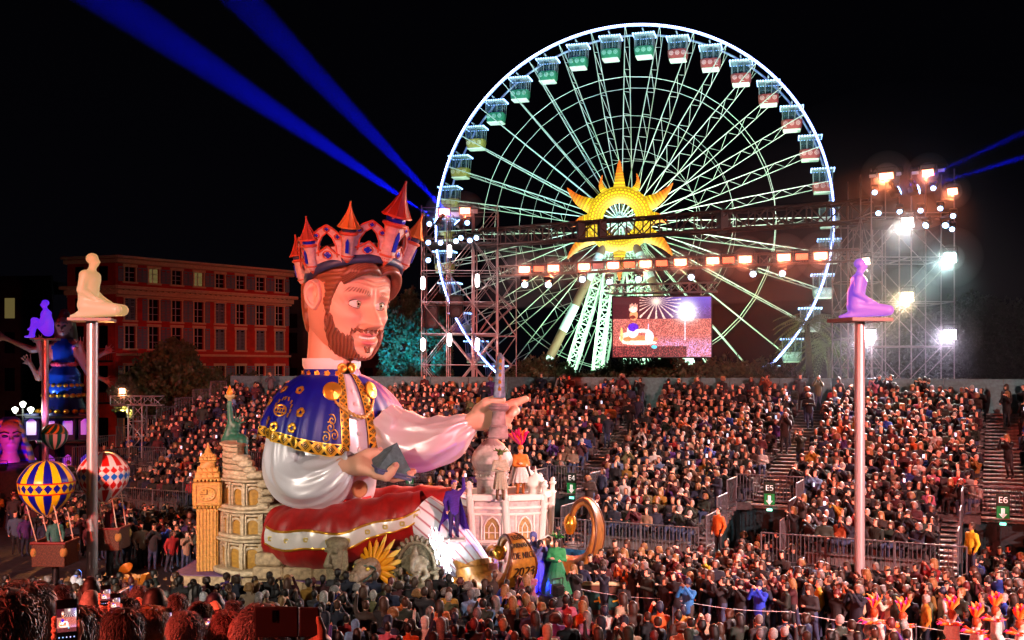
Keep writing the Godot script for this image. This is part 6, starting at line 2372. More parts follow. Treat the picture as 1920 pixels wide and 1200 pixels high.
	var ob := thing("obelisk", "pale obelisk on a moulded pedestal gripped in the giant king's raised hand", "obelisk", o)
	ob.rotation.z = -0.03
	var obm := mat("obelisk_paint", Color(0.75, 0.74, 0.76), 0.5, 0, 0.3)
	var pr := func(y0: float, r0: float, y1: float, r1: float, mb: MB) -> void:
		mb.tube([Vector3(0, y0, 0), Vector3(0, y1, 0)], [r0 * 1.414, r1 * 1.414], 4, true, 1.0, Vector3(1, 0, 1))
	b = MB.new()
	pr.call(0.86, 0.2, 2.25, 0.125, b)
	pr.call(2.25, 0.125, 2.4, 0.01, b)
	part("shaft", b.done(), mat("obelisk_blue", Color(0.55, 0.62, 0.72), 0.45, 0, 0.4), ob)
	b = MB.new()
	for q in [[-0.55, 0.32, -0.5, 0.34], [-0.5, 0.34, -0.15, 0.31], [-0.15, 0.31, -0.08, 0.25], [-0.08, 0.25, 0.4, 0.22], [0.4, 0.27, 0.48, 0.33], [0.48, 0.33, 0.58, 0.36], [0.58, 0.3, 0.66, 0.26]]:
		pr.call(q[0], q[1], q[2], q[3], b)
	part("pedestal", b.done(), mat("pedestal_mauve", Color(0.72, 0.6, 0.6), 0.55, 0, 0.3), ob)
	for i in 5:
		b = MB.new()
		b.cbox(Vector3.ZERO, Vector3(0.1, 0.1, 0.02), 0.01)
		b.cbox(Vector3(0, 0.04, 0), Vector3(0.04, 0.12, 0.03), 0.005)
		part("carved_sign", b.done(), mat("gold_thread"), ob, Transform3D(Basis(), Vector3(0, 1.15 + 0.24 * i, 0.2 - 0.0125 * i * 1.2)))

func build_king() -> void:
	var king := thing("king_figure", "giant bearded king figure in a blue cape and turreted crown riding the float", "float figure", KO)
	build_head(king)
	build_clothes(king)
	build_legs(king)
	build_hands(king)

# ================================================================ the float's deck and what stands on it
const DECK := 0.8
func on_deck(px: float, dist: float) -> Vector3:
	var p := at(px, HOR, dist)
	return Vector3(p.x, DECK, p.z)

func build_deck() -> void:
	var t := thing("parade_float", "long low parade float with a cream stone skirting that carries the king", "parade float", Vector3(-4, 0, -36))
	var stone := mat("cream_stone", Color(0.76, 0.66, 0.5), 0.7, 0, 0.4, 0.3, 0.8)
	var plan := [Vector2(-7.9, 0.6), Vector2(-4.0, 1.2), Vector2(-1.0, 3.0), Vector2(2.6, 3.6), Vector2(5.4, 3.6), Vector2(7.2, 2.4), Vector2(7.2, -4), Vector2(-7.9, -4)]
	var b := MB.new()
	b.prism(plan, 0.12, Transform3D(Basis(Vector3.RIGHT, PI / 2), Vector3(0, DECK - 0.01, 0)))
	part("deck", b.done(), mat("deck_violet", Color(0.45, 0.3, 0.55), 0.6, 0, 0.3), t)
	for k in 6:
		var a: Vector2 = plan[k]
		var c: Vector2 = plan[(k + 1) % plan.size()]
		var n := maxi(1, int(a.distance_to(c) / 1.1))
		for i in n:
			var p := a.lerp(c, (i + 0.5) / n)
			var d := (c - a).normalized()
			b = MB.new()
			b.cbox(Vector3.ZERO, Vector3(a.distance_to(c) / n - 0.03, 0.34, 0.3), 0.05)
			part("skirting_block", b.done(), stone, t, Transform3D(Basis(Vector3.UP, -d.angle()), Vector3(p.x, DECK - 0.2, p.y)))
			b = MB.new()
			b.cbox(Vector3.ZERO, Vector3(a.distance_to(c) / n - 0.02, 0.5, 0.24), 0.03)
			part("skirting_panel", b.done(), mat("skirt_mauve", Color(0.5, 0.36, 0.5), 0.6, 0, 0.3), t, Transform3D(Basis(Vector3.UP, -d.angle()), Vector3(p.x, DECK - 0.62, p.y)))
	# stone blocks below the king's leg
	for i in 5:
		for j in 2:
			b = MB.new()
			b.cbox(Vector3.ZERO, Vector3(1.05 - 0.1 * j, 0.42, 0.6), 0.06)
			part("stone_block", b.done(), stone, t, Transform3D(Basis(Vector3.UP, -0.08), Vector3(-4.3 + i * 1.06, DECK + 0.22 + 0.44 * j, 1.3 - 0.15 * j + 0.1 * i)))
	# red step with carved panels between the statue and the shoe
	for i in 3:
		b = MB.new()
		b.cbox(Vector3.ZERO, Vector3(0.9, 0.9, 0.14), 0.03)
		b.prism([Vector2(-0.25, -0.3), Vector2(0.25, -0.3), Vector2(0.25, 0.1), Vector2(0, 0.32), Vector2(-0.25, 0.1)], 0.06, Transform3D(Basis(), Vector3(0, 0, 0.06)))
		part("carved_panel", b.done(), mat("panel_lilac", Color(0.66, 0.6, 0.66), 0.6, 0, 0.3), t, Transform3D(Basis(), Vector3(1.2 + 0.95 * i, DECK + 0.45, 2.4)))

func build_clock_tower() -> void:
	var gold := mat("tower_ochre", Color(0.8, 0.6, 0.3), 0.55, 0, 0.3, 0.2, 1.0)
	var pale := mat("tower_pale", Color(0.85, 0.66, 0.32), 0.5, 0, 0.3)
	var base := on_deck(390, 36.2)
	var t := thing("clock_tower", "ochre model clock tower with a stepped pointed roof at the float's left end", "tower model", base, "", 0.22)
	t.scale = Vector3(0.7, 0.56, 0.7)
	var b := MB.new()
	b.cbox(Vector3(0, 2.0, 0), Vector3(0.95, 4.0, 0.95), 0.04)
	part("shaft", b.done(), gold, t)
	for f in 4:
		var bs := Basis(Vector3.UP, f * PI / 2)
		for i in 6:
			b = MB.new()
			b.cbox(Vector3(-0.41 + 0.164 * i, 2.0, 0.49), Vector3(0.07, 4.0, 0.07), 0.02)
			part("shaft_rib", b.done(), pale, t, Transform3D(bs, Vector3.ZERO))
		for y in [0.9, 1.9, 2.9, 3.8]:
			b = MB.new()
			b.cbox(Vector3(0, y, 0.5), Vector3(1.02, 0.06, 0.08), 0.02)
			part("string_course", b.done(), pale, t, Transform3D(bs, Vector3.ZERO))
	b = MB.new()
	b.cbox(Vector3(0, 4.9, 0), Vector3(1.3, 1.5, 1.3), 0.05)
	part("clock_stage", b.done(), gold, t)
	for f in 4:
		var bs := Basis(Vector3.UP, f * PI / 2)
		b = MB.new()
		for i in 7:
			b.ball(Vector3(-0.54 + 0.18 * i, 4.08, 0.62), Vector3(0.08, 0.1, 0.08), 8, 5)
			b.cbox(Vector3(-0.54 + 0.18 * i, 5.78, 0.62), Vector3(0.1, 0.16, 0.1), 0.02)
		part("corbels", b.done(), pale, t, Transform3D(bs, Vector3.ZERO)).set_meta("kind", "stuff")
		b = MB.new()
		for s in [-1.0, 1.0]:
			b.cbox(Vector3(s * 0.58, 4.9, 0.67), Vector3(0.12, 1.4, 0.07), 0.02)
			b.cbox(Vector3(0, 4.9 + s * 0.62, 0.67), Vector3(1.04, 0.12, 0.06), 0.02)
		part("clock_frame", b.done(), pale, t, Transform3D(bs, Vector3.ZERO))
		b = MB.new()
		b.lathe([Vector2(0.01, 0.05), Vector2(0.34, 0.05), Vector2(0.36, 0.09), Vector2(0.42, 0.09), Vector2(0.46, 0.02), Vector2(0.46, 0)], 32, Transform3D(Basis(Vector3.RIGHT, PI / 2), Vector3(0, 4.9, 0.64)))
		var dial := part("clock_dial", b.done(), pale, t, Transform3D(bs, Vector3.ZERO))
		b = MB.new()
		for h in 12:
			var a := TAU * h / 12.0
			b.cbox(Vector3(sin(a) * 0.29, 4.9 + cos(a) * 0.29, 0.70), Vector3(0.03, 0.09, 0.02), 0.004, Basis(Vector3.BACK, -a))
		part("hour_marks", b.done(), mat("tower_brown", Color(0.35, 0.2, 0.08), 0.6), dial)
		b = MB.new()
		b.cbox(Vector3(0, 5.03, 0.715), Vector3(0.04, 0.28, 0.02), 0.005)
		b.cbox(Vector3(-0.12, 4.9, 0.72), Vector3(0.28, 0.03, 0.02), 0.005)
		part("hands", b.done(), mat("tower_brown"), dial)
	var y := 5.85
	var stages := [[0.62, 0.36, 0.5, true], [0.52, 0.3, 0.42, true], [0.36, 0.42, 0.34, false], [0.4, 0.2, 0.3, true], [0.28, 0.3, 0.2, true], [0.18, 0.3, 0.1, true], [0.08, 0.4, 0.01, false]]
	for q in stages:
		b = MB.new()
		b.tube([Vector3(0, y, 0), Vector3(0, y + q[1], 0)], [q[0] * 1.414, q[2] * 1.414], 4, true, 1.0, Vector3(1, 0, 1))
		part("roof_stage", b.done(), gold, t)
		b = MB.new()
		b.cbox(Vector3(0, y, 0), Vector3(q[0] * 2.12, 0.05, q[0] * 2.12), 0.015)
		part("roof_ledge", b.done(), pale, t)
		if q[3] and q[0] > 0.25:
			for f in 4:
				for i in 4:
					b = MB.new()
					var w: float = q[0] * 0.2
					b.prism([Vector2(-w, 0), Vector2(w, 0), Vector2(w, w), Vector2(0, w * 2.4), Vector2(-w, w)], 0.1)
					part("dormer", b.done(), pale, t, Transform3D(Basis(Vector3.UP, f * PI / 2), Vector3.ZERO) * Transform3D(Basis(), Vector3((i - 1.5) * q[0] * 0.48, y + 0.1, q[0] * 0.78)))
		y += q[1]

func build_ruin() -> void:
	# a ruined round arcade of three storeys, higher at its left
	var base := on_deck(496, 36.3)
	var t := thing("arcade_ruin", "cream model of a ruined round amphitheatre wall with three storeys of arches", "ruin model", base)
	t.scale = Vector3(1.0, 0.605, 1.0)
	var st_ := mat("ruin_stone", Color(0.87, 0.79, 0.64), 0.65, 0, 0.4, 0.5, 0.9)
	var dark := mat("ruin_ochre", Color(0.72, 0.54, 0.2), 0.7, 0, 0.3)  # yellow ochre backing of the arches
	var R := 2.5
	# angles: 0 faces the camera, negative to the left
	var on := func(a: float, r: float, y: float) -> Vector3: return Vector3(sin(a) * r * 0.62 - 0.25, y, cos(a) * r * 0.9 - 1.1)
	var arc := func(a0: float, a1: float, r: float, th: float, y0: float, y1: float, jag := 0.0) -> MB:
		var b := MB.new()
		var n := maxi(2, int((a1 - a0) * 8.0))
		var sec := [Vector2(r - th, y0), Vector2(r, y0), Vector2(r + 0.05, lerpf(y0, y1, 0.3)), Vector2(r + 0.05, lerpf(y0, y1, 0.75)), Vector2(r, y1), Vector2(r - th, y1), Vector2(r - th, y0)]
		b.grid(n, 6, func(u, v):
			var q: Vector2 = sec[int(round(v * 6))]
			var a: float = lerpf(a0, a1, u)
			return on.call(a, q.x, q.y + jag * sin(a * 9.0) * (0.5 if q.y > y0 else 0.0)))
		for e in [a0, a1]:
			var ps := []
			for q in sec.slice(0, 6):
				ps.append(on.call(e, q.x, q.y))
			b.face(ps)
		return b
	var storeys := [[0.35, 1.55, 1.0], [1.95, 1.6, 0.95], [3.75, 1.55, 0.28]]
	part("plinth", arc.call(-1.5, 1.15, R + 0.35, 1.0, 0.0, 0.36, 0.05).done(), st_, t)
	for s in 3:
		var y0: float = storeys[s][0]
		var h: float = storeys[s][1]
		var a1: float = storeys[s][2]
		var shift := -0.12 * s
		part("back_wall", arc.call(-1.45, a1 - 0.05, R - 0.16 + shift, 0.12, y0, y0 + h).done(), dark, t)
		# piers, arches built of wedge blocks, engaged columns
		var n := 6 if s < 2 else 5
		for i in n + 1:
			var a := -1.42 + i * 0.42
			if a > a1 + 0.02: break
			part("pier", arc.call(a - 0.075, a + 0.075, R + shift, 0.4, y0, y0 + h).done(), st_, t)
			part("half_column", arc.call(a - 0.03, a + 0.03, R + 0.1 + shift, 0.2, y0, y0 + h * 0.98).done(), st_, t)
			if a + 0.42 > a1 + 0.02: continue
			var ac := a + 0.21
			var rr := 0.135
			for k in 7:
				var e0 := PI * k / 7.0
				var e1 := PI * (k + 1) / 7.0
				var b := MB.new()
				var pr := []
				for z in [0.0, 0.35]:
					for q in [[e0, 1.0], [e1, 1.0], [e1, 1.5], [e0, 1.5]]:
						var aa: float = ac - cos(q[0]) * rr * q[1]
						var yy: float = y0 + h * 0.58 + sin(q[0]) * rr * q[1] * 1.9
						pr.append(on.call(clampf(aa, a + 0.05, a + 0.37), R - 0.02 + shift - z, yy))
				b.face([pr[0], pr[1], pr[2], pr[3]])
				b.face([pr[4], pr[7], pr[6], pr[5]])
				b.face([pr[0], pr[4], pr[5], pr[1]])
				b.face([pr[3], pr[2], pr[6], pr[7]])
				part("arch_stone", b.done(), st_, t)
			part("spandrel", arc.call(a + 0.07, a + 0.35, R - 0.03 + shift, 0.3, y0 + h * 0.84, y0 + h).done(), st_, t)
		var top: float = y0 + h
		part("cornice", arc.call(-1.5, a1 + 0.12, R + 0.22 + shift, 0.6, top, top + 0.16, 0.02).done(), st_, t)
		part("parapet", arc.call(-1.5, a1 + 0.05, R + 0.1 + shift, 0.5, top + 0.16, top + 0.4, 0.05).done(), st_, t)
	# attic courses stepping up to the left, with loose broken blocks
	var y := 5.62
	for q in [[-1.5, 0.05], [-1.5, -0.15], [-1.5, -0.32], [-1.5, -0.34], [-1.5, -0.34]]:
		part("attic_course", arc.call(q[0], q[1], R - 0.2, 0.5, y, y + 0.33, 0.03).done(), st_, t)
		y += 0.34
	part("attic_cap", arc.call(-1.55, -0.3, R - 0.05, 0.8, y, y + 0.16).done(), st_, t)
	for i in 16:
		var a: float = [0.35, 0.42, 0.36, 0.3, 0.12, 0.0, -0.1, -0.22, 1.1, 1.05, 1.12, 0.98, 1.1, 1.0, 0.5, 0.62][i]
		var yy: float = [5.2, 4.75, 4.3, 3.95, 5.75, 6.05, 6.4, 6.7, 3.3, 2.8, 2.2, 1.2, 0.7, 3.6, 3.8, 3.7][i]
		var b := MB.new()
		b.cbox(Vector3.ZERO, Vector3(0.42 + 0.2 * hash1(i), 0.3 + 0.12 * hash1(i + 4), 0.46), 0.09, Basis.from_euler(Vector3(0, a, 0.25 * (hash1(i + 9) - 0.5))))
		part("broken_block", b.done(), st_, t, Transform3D(Basis(), on.call(a, R - 0.15, yy)))
	# the plain board behind it
	var b2 := MB.new()
	b2.cbox(Vector3(0.8, 3.6, -1.75), Vector3(2.7, 7.2, 0.16), 0.03)
	part("backing_board", b2.done(), mat("board_ochre", Color(0.5, 0.32, 0.13), 0.7, 0, 0.3), t)

func build_statue_green() -> void:
	var o := on_deck(440, 38.2)
	var t := thing("green_statue", "green crowned statue raising a golden torch above the ruined arcade", "statue", o)
	t.scale = Vector3(0.75, 0.78, 0.75)
	var g := mat("verdigris", Color(0.16, 0.46, 0.36), 0.5, 0, 0.4)
	var f := Field.new(Vector3(-1.0, 4.2, -0.9), Vector3(1.1, 8.5, 0.9), 0.055)
	f.cap(Vector3(0, 4.4, 0), Vector3(0, 5.6, 0), 0.6, 0.5, 0, 0.2)
	f.cap(Vector3(-0.35, 5.75, 0), Vector3(0.42, 5.75, 0), 0.26, 0.26, 0, 0.2)
	f.cap(Vector3(0.05, 5.9, 0.02), Vector3(0.05, 6.15, 0.05), 0.16, 0.15, 0, 0.08)
	f.cap(Vector3(0.05, 6.4, 0.06), Vector3(0.07, 6.25, 0.12), 0.27, 0.2, 0, 0.08)
	f.cap(Vector3(0.07, 6.34, 0.32), Vector3(0.07, 6.26, 0.37), 0.03, 0.05, 0, 0.06)
	f.cap(Vector3(-0.4, 5.75, 0.05), Vector3(-0.15, 6.6, 0.1), 0.24, 0.17, 0, 0.12)
	f.cap(Vector3(-0.15, 6.6, 0.1), Vector3(-0.22, 7.4, 0.15), 0.17, 0.12, 0, 0.06)
	f.cap(Vector3(-0.22, 7.4, 0.15), Vector3(-0.2, 7.58, 0.17), 0.13, 0.12, 0, 0.05)
	f.cap(Vector3(0.45, 5.7, 0.1), Vector3(0.55, 4.9, 0.35), 0.24, 0.2, 0, 0.12)
	part("figure", f.done(1)[0], g, t)
	for i in 7:
		var a := deg_to_rad(-72 + 24 * i)
		var b := MB.new()
		var c := Vector3(0.06, 6.5, 0.02)
		b.cyl(c + Vector3(sin(a), cos(a), 0) * 0.2, c + Vector3(sin(a), cos(a), 0) * 0.62, 0.05, 0.008, 6)
		part("crown_ray", b.done(), g, t)
	var b := MB.new()
	b.lathe([Vector2(0.05, 7.3), Vector2(0.09, 7.7), Vector2(0.2, 7.8), Vector2(0.24, 7.85), Vector2(0.24, 7.95), Vector2(0.16, 7.95)], 14, Transform3D(Basis(), Vector3(-0.2, 0, 0.17)))
	part("torch", b.done(), mat("torch_pale", Color(0.6, 0.55, 0.35), 0.5), t)
	b = MB.new()
	b.lathe([Vector2(0.12, 7.93), Vector2(0.17, 8.05), Vector2(0.1, 8.2), Vector2(0.04, 8.33), Vector2(0.0, 8.42)], 10, Transform3D(Basis(), Vector3(-0.2, 0, 0.17)))
	part("torch_flame", b.done(), mat("torch_gold", Color(0.9, 0.55, 0.15), 0.35, 0.5), t)
	b = MB.new()
	b.cbox(Vector3(0, 2.1, 0), Vector3(1.3, 4.2, 1.1), 0.06)
	part("pedestal", b.done(), mat("board_ochre"), t)

func build_palace() -> void:
	# the white domed palace, its front turned towards the camera's left
	var base := at(945, HOR, 36.6); base.y = DECK
	var t := thing("domed_palace", "white model palace with an onion dome, pointed niches and corner turrets", "palace model", base, "", 0.3)
	var white := mat("palace_white", Color(0.8, 0.74, 0.72), 0.55, 0, 0.3, 0.2, 0.8)
	var trim := mat("palace_trim", Color(0.86, 0.82, 0.78), 0.5)
	var wash := mat("palace_ochre", Color(0.72, 0.58, 0.32), 0.6, 0, 0.4)
	var H := 2.6
	var plan := [Vector2(-1.35, 0.9), Vector2(-0.2, 1.35), Vector2(0.9, 1.35), Vector2(1.5, 0.5), Vector2(1.5, -0.9), Vector2(-1.35, -0.9)]
	var b := MB.new()
	b.prism(plan, H, Transform3D(Basis(Vector3.RIGHT, -PI / 2).scaled(Vector3(1, 1, -1)) if false else Basis(Vector3(1, 0, 0), Vector3(0, 0, 1), Vector3(0, 1, 0)), Vector3.ZERO))
	part("body", b.done(), white, t)
	for k in 5:
		var a: Vector2 = plan[k]
		var c: Vector2 = plan[(k + 1) % 6]
		var d := (c - a).normalized()
		var L := a.distance_to(c)
		var mid := (a + c) * 0.5
		var n2 := Vector2(-d.y, d.x)
		if n2.dot(mid) < 0: n2 = -n2
		var bs := Basis(Vector3(d.x, 0, d.y), Vector3.UP, Vector3(n2.x, 0, n2.y))
		var fx := func(x: float, y: float, z: float) -> Transform3D: return Transform3D(bs, Vector3(mid.x, 0, mid.y) + bs * Vector3(x, y, z))
		for q in [[H + 0.08, 0.22, 0.14], [H - 0.28, 0.1, 0.07], [2.1, 0.08, 0.06], [1.15, 0.1, 0.08], [0.25, 0.4, 0.12]]:
			b = MB.new()
			b.cbox(Vector3.ZERO, Vector3(L + q[2] * 1.6, q[1], q[2] * 2.0), 0.03)
			part("moulding", b.done(), trim, t, fx.call(0, q[0], 0))
		var cols := 1 if L < 1.6 else 1
		for r in 2:
			var y0: float = 1.22 if r == 1 else 0.42
			var hh: float = 0.82 if r == 1 else 0.68
			var w := L * 0.3
			b = MB.new()     # pointed niche: recessed back and a proud frame
			b.prism([Vector2(-w * 0.72, 0), Vector2(w * 0.72, 0), Vector2(w * 0.72, hh * 0.6), Vector2(w * 0.4, hh * 0.83), Vector2(0, hh * 0.95), Vector2(-w * 0.4, hh * 0.83), Vector2(-w * 0.72, hh * 0.6)], 0.012)
			part("niche", b.done(), wash, t, fx.call(0, y0, 0))
			b = MB.new()
			for s in [-1.0, 1.0]:
				b.tube([Vector3(s * w * 0.74, 0, 0.02), Vector3(s * w * 0.74, hh * 0.6, 0.02), Vector3(s * w * 0.42, hh * 0.85, 0.02), Vector3(0, hh * 0.98, 0.02)], [0.035], 6)
				b.cbox(Vector3(s * w, hh * 0.53, 0.02), Vector3(0.06, hh * 1.1, 0.07), 0.015)
				b.tube([Vector3(s * w * 0.3, 0.05, 0.015), Vector3(s * w * 0.3, hh * 0.5, 0.015), Vector3(0, hh * 0.72, 0.015)], [0.022], 5)
			b.cbox(Vector3(0, hh * 1.06, 0.02), Vector3(w * 2, 0.06, 0.07), 0.015)
			b.cbox(Vector3(0, hh * 0.3, 0.015), Vector3(w * 1.3, 0.03, 0.03), 0.01)
			part("niche_frame", b.done(), trim, t, fx.call(0, y0, 0))
	# turrets at the corners
	for k in 5:
		var a: Vector2 = plan[k]
		b = MB.new()
		b.lathe([Vector2(0.13, 0), Vector2(0.13, H + 0.1), Vector2(0.18, H + 0.16), Vector2(0.09, H + 0.2), Vector2(0.09, H + 0.4), Vector2(0.14, H + 0.44), Vector2(0.14, H + 0.5), Vector2(0.08, H + 0.52), Vector2(0.1, H + 0.58), Vector2(0.07, H + 0.64), Vector2(0.0, H + 0.68)], 8)
		part("turret", b.done(), trim, t, Transform3D(Basis(Vector3(0, 0, 1), -0.06 * signf(a.x)), Vector3(a.x, 0, a.y)))
	# drum and onion dome
	var dxf := Transform3D(Basis().scaled(Vector3.ONE * 0.64), Vector3(-0.42, H * 0.36 + 0.1, -0.1))
	b = MB.new()
	b.lathe([Vector2(0.86, H), Vector2(0.86, H + 0.75), Vector2(0.95, H + 0.8), Vector2(0.95, H + 0.88), Vector2(0.9, H + 0.9), Vector2(0.9, H + 1.15), Vector2(0.98, H + 1.2), Vector2(0.98, H + 1.3)], 36)
	var drum := part("drum", b.done(), white, t, dxf)
	b = MB.new()
	for i in 30:
		var a := TAU * i / 30.0
		b.ball(Vector3(sin(a) * 0.92, H + 1.03, cos(a) * 0.92), Vector3(0.05, 0.07, 0.05), 6, 4)
	part("drum_beads", b.done(), trim, drum).set_meta("kind", "stuff")
	b = MB.new()
	var prof := bez([Vector2(0.93, H + 1.3), Vector2(1.13, H + 1.65), Vector2(1.16, H + 1.95), Vector2(1.0, H + 2.35), Vector2(0.68, H + 2.68), Vector2(0.52, H + 2.78)], 5)
	b.grid(64, prof.size() - 1, func(u, v):
		var q: Vector2 = prof[int(round(v * (prof.size() - 1)))]
		var a: float = TAU * u
		var r: float = q.x * (1.0 - 0.012 * (int(round(u * 64)) % 2))
		return Vector3(sin(a) * r, q.y, cos(a) * r))
	part("dome", b.done(), white, t, dxf)
	b = MB.new()
	b.grid(36, 5, func(u, v):
		var a: float = TAU * u
		var r: float = [0.72, 0.66, 0.42, 0.24, 0.12, 0.05][int(round(v * 5))] * (1.0 - 0.1 * (int(round(u * 36)) % 2))
		return Vector3(sin(a) * r, H + [2.68, 2.76, 2.92, 3.08, 3.2, 3.3][int(round(v * 5))], cos(a) * r))
	b.ball(Vector3(0, H + 3.4, 0), Vector3(0.09, 0.1, 0.09), 10, 6)
	b.ball(Vector3(0, H + 3.58, 0), Vector3(0.06, 0.08, 0.06), 8, 6)
	b.cyl(Vector3(0, H + 3.3, 0), Vector3(0, H + 3.85, 0), 0.03, 0.008, 6)
	part("finial", b.done(), mat("finial_mauve", Color(0.6, 0.5, 0.5), 0.4, 0.2), t, dxf)
	for q in [[0.95, 0.75], [1.1, -0.45]]:
		b = MB.new()
		b.lathe([Vector2(0.26, H + 0.15), Vector2(0.26, H + 0.35), Vector2(0.33, H + 0.38), Vector2(0.36, H + 0.5), Vector2(0.3, H + 0.66), Vector2(0.12, H + 0.8), Vector2(0.04, H + 0.86), Vector2(0.015, H + 1.1)], 18)
		part("small_dome", b.done(), trim, t, Transform3D(Basis(), Vector3(q[0], 0, q[1])))

func build_idols() -> void:
	# great stone face
	var o := on_deck(633, 33.35)
	var t := thing("stone_head", "narrow grey stone head statue with a long nose and flat brow", "statue", o, "", -0.55)
	var f := Field.new(Vector3(-0.6, -0.05, -0.6), Vector3(0.6, 1.75, 0.85), 0.032)
	f.cap(Vector3(0, 0.15, 0), Vector3(0, 1.3, 0), 0.3, 0.3, 0, 0.1, Vector3(1, 1, 1.15))
	f.cap(Vector3(-0.14, 1.45, 0), Vector3(0.14, 1.45, 0), 0.24, 0.24, 0, 0.08, Vector3(1, 0.8, 1.3))
	f.cap(Vector3(-0.2, 1.24, 0.32), Vector3(0.2, 1.24, 0.32), 0.08, 0.08, 0, 0.05)
	f.cap(Vector3(0, 1.24, 0.36), Vector3(0, 0.8, 0.55), 0.06, 0.1, 0, 0.05)
	f.cap(Vector3(-0.1, 0.76, 0.46), Vector3(0.1, 0.76, 0.46), 0.07, 0.07, 0, 0.04)
	f.cut(Vector3(-0.16, 1.08, 0.4), Vector3(0.13, 0.09, 0.14))
	f.cut(Vector3(0.16, 1.08, 0.4), Vector3(0.13, 0.09, 0.14))
	f.cap(Vector3(-0.14, 0.6, 0.36), Vector3(0.14, 0.6, 0.36), 0.05, 0.05, 0, 0.02)
	f.cap(Vector3(-0.12, 0.5, 0.35), Vector3(0.12, 0.5, 0.35), 0.05, 0.05, 0, 0.02)
	f.cap(Vector3(0, 0.28, 0.24), Vector3(0, 0.34, 0.28), 0.18, 0.14, 0, 0.08)
	for s in [-1.0, 1.0]:
		f.cap(Vector3(s * 0.34, 1.15, -0.02), Vector3(s * 0.36, 0.62, 0.0), 0.07, 0.09, 0, 0.04)
	part("carving", f.done(1)[0], mat("idol_stone", Color(0.62, 0.57, 0.44), 0.6, 0, 0.4, 0.4, 1.5), t)
	# feathered beast head
	o = on_deck(690, 33.0)
	t = thing("beast_head", "grinning pale serpent head with a mane of yellow feathers", "float head", o + Vector3(0, 0.1, 0), "", -0.65)
	t.scale = Vector3.ONE * 0.86
	f = Field.new(Vector3(-0.75, -0.1, -0.7), Vector3(0.75, 1.3, 1.15), 0.036)
	f.cap(Vector3(0, 0.62, -0.15), Vector3(0, 0.6, 0.3), 0.44, 0.36, 0, 0.1)
	f.cap(Vector3(0, 0.5, 0.35), Vector3(0, 0.44, 0.72), 0.32, 0.27, 0, 0.1, Vector3(1, 0.8, 1))
	f.cap(Vector3(-0.2, 0.4, 0.85), Vector3(0.2, 0.4, 0.85), 0.13, 0.13, 0, 0.06)
	for s in [-1.0, 1.0]:
		f.cap(Vector3(s * 0.15, 0.56, 0.86), Vector3(s * 0.17, 0.58, 0.88), 0.12, 0.1, 0, 0.03)
		f.cap(Vector3(s * 0.3, 0.85, 0.25), Vector3(s * 0.36, 0.9, 0.0), 0.15, 0.12, 0, 0.05)
		f.cap(Vector3(s * 0.34, 0.1, 0.1), Vector3(s * 0.2, 0.08, 0.75), 0.12, 0.1, 0, 0.06)
		f.cut(Vector3(s * 0.17, 0.58, 0.97), Vector3(0.055, 0.05, 0.07))
		f.cut(Vector3(s * 0.36, 0.74, 0.34), Vector3(0.1, 0.09, 0.12))
	f.cap(Vector3(-0.18, 0.07, 0.8), Vector3(0.18, 0.07, 0.8), 0.1, 0.1, 0, 0.06)
	part("face", f.done(1)[0], mat("beast_skin", Color(0.72, 0.62, 0.5), 0.5, 0, 0.4, 0.3, 1.5), t)
	for s in [-1.0, 1.0]:
		var b := MB.new()
		b.ball(Vector3(s * 0.36, 0.74, 0.36), Vector3(0.08, 0.07, 0.07), 10, 6)
		part("eye", b.done(), mat("beast_eye", Color(0.85, 0.75, 0.3), 0.3), t)
		b = MB.new()
		b.tube(bez([Vector3(s * 0.2, 0.84, 0.42), Vector3(s * 0.42, 0.86, 0.3), Vector3(s * 0.5, 0.7, 0.1), Vector3(s * 0.46, 0.5, 0.3), Vector3(s * 0.34, 0.3, 0.6)], 5), [0.035], 6)
		part("green_line", b.done(), mat("beast_green", Color(0.06, 0.3, 0.26), 0.4), t)
	for i in 8:
		var b := MB.new()
		var a := lerpf(-1.2, 1.2, i / 7.0)
		b.cyl(Vector3(sin(a) * 0.28, 0.28, 0.62 + cos(a) * 0.26), Vector3(sin(a) * 0.28, 0.15, 0.62 + cos(a) * 0.27), 0.045, 0.012, 6)
		part("tooth", b.done(), mat("beast_tooth", Color(0.85, 0.8, 0.68), 0.4), t)
	for ring in 2:
		for i in 13:
			var a := deg_to_rad(-125 + i * 20.8 + ring * 10)
			var L: float = (0.85 if ring else 0.62) * (1.15 - 0.25 * absf(a) / 2.2)
			var b := MB.new()
			var d := Vector3(sin(a), cos(a), -0.25 - 0.1 * ring).normalized()
			var o2 := Vector3(0, 0.62, -0.2 - 0.12 * ring)
			b.tube([o2 + d * 0.36, o2 + d * (0.5 + L * 0.3), o2 + d * (0.45 + L * 0.75), o2 + d * (0.45 + L)], [0.08, 0.12, 0.085, 0.012], 8, true, 0.45, Vector3.BACK)
			part("mane_feather", b.done(), mat("mane_tip", Color(0.9, 0.78, 0.35), 0.5) if ring else mat("mane_yellow", Color(0.88, 0.6, 0.05), 0.5), t)
	# seated elephant headed idol in its arched shrine
	o = on_deck(779, 32.8)
	t = thing("shrine_idol", "carved seated elephant headed figure in a scalloped stone arch", "statue", o + Vector3(0, -0.05, 0), "", -0.25)
	var stn := mat("shrine_stone", Color(0.62, 0.58, 0.46), 0.55, 0, 0.5, 0.4, 1.6)
	f = Field.new(Vector3(-0.85, 0.0, -0.35), Vector3(0.85, 1.62, 0.75), 0.03)
	f.cap(Vector3(0, 0.45, 0.1), Vector3(0, 0.62, 0.12), 0.3, 0.24, 0, 0.1)            # belly
	f.cap(Vector3(-0.12, 0.82, 0.06), Vector3(0.12, 0.82, 0.06), 0.2, 0.2, 0, 0.1)
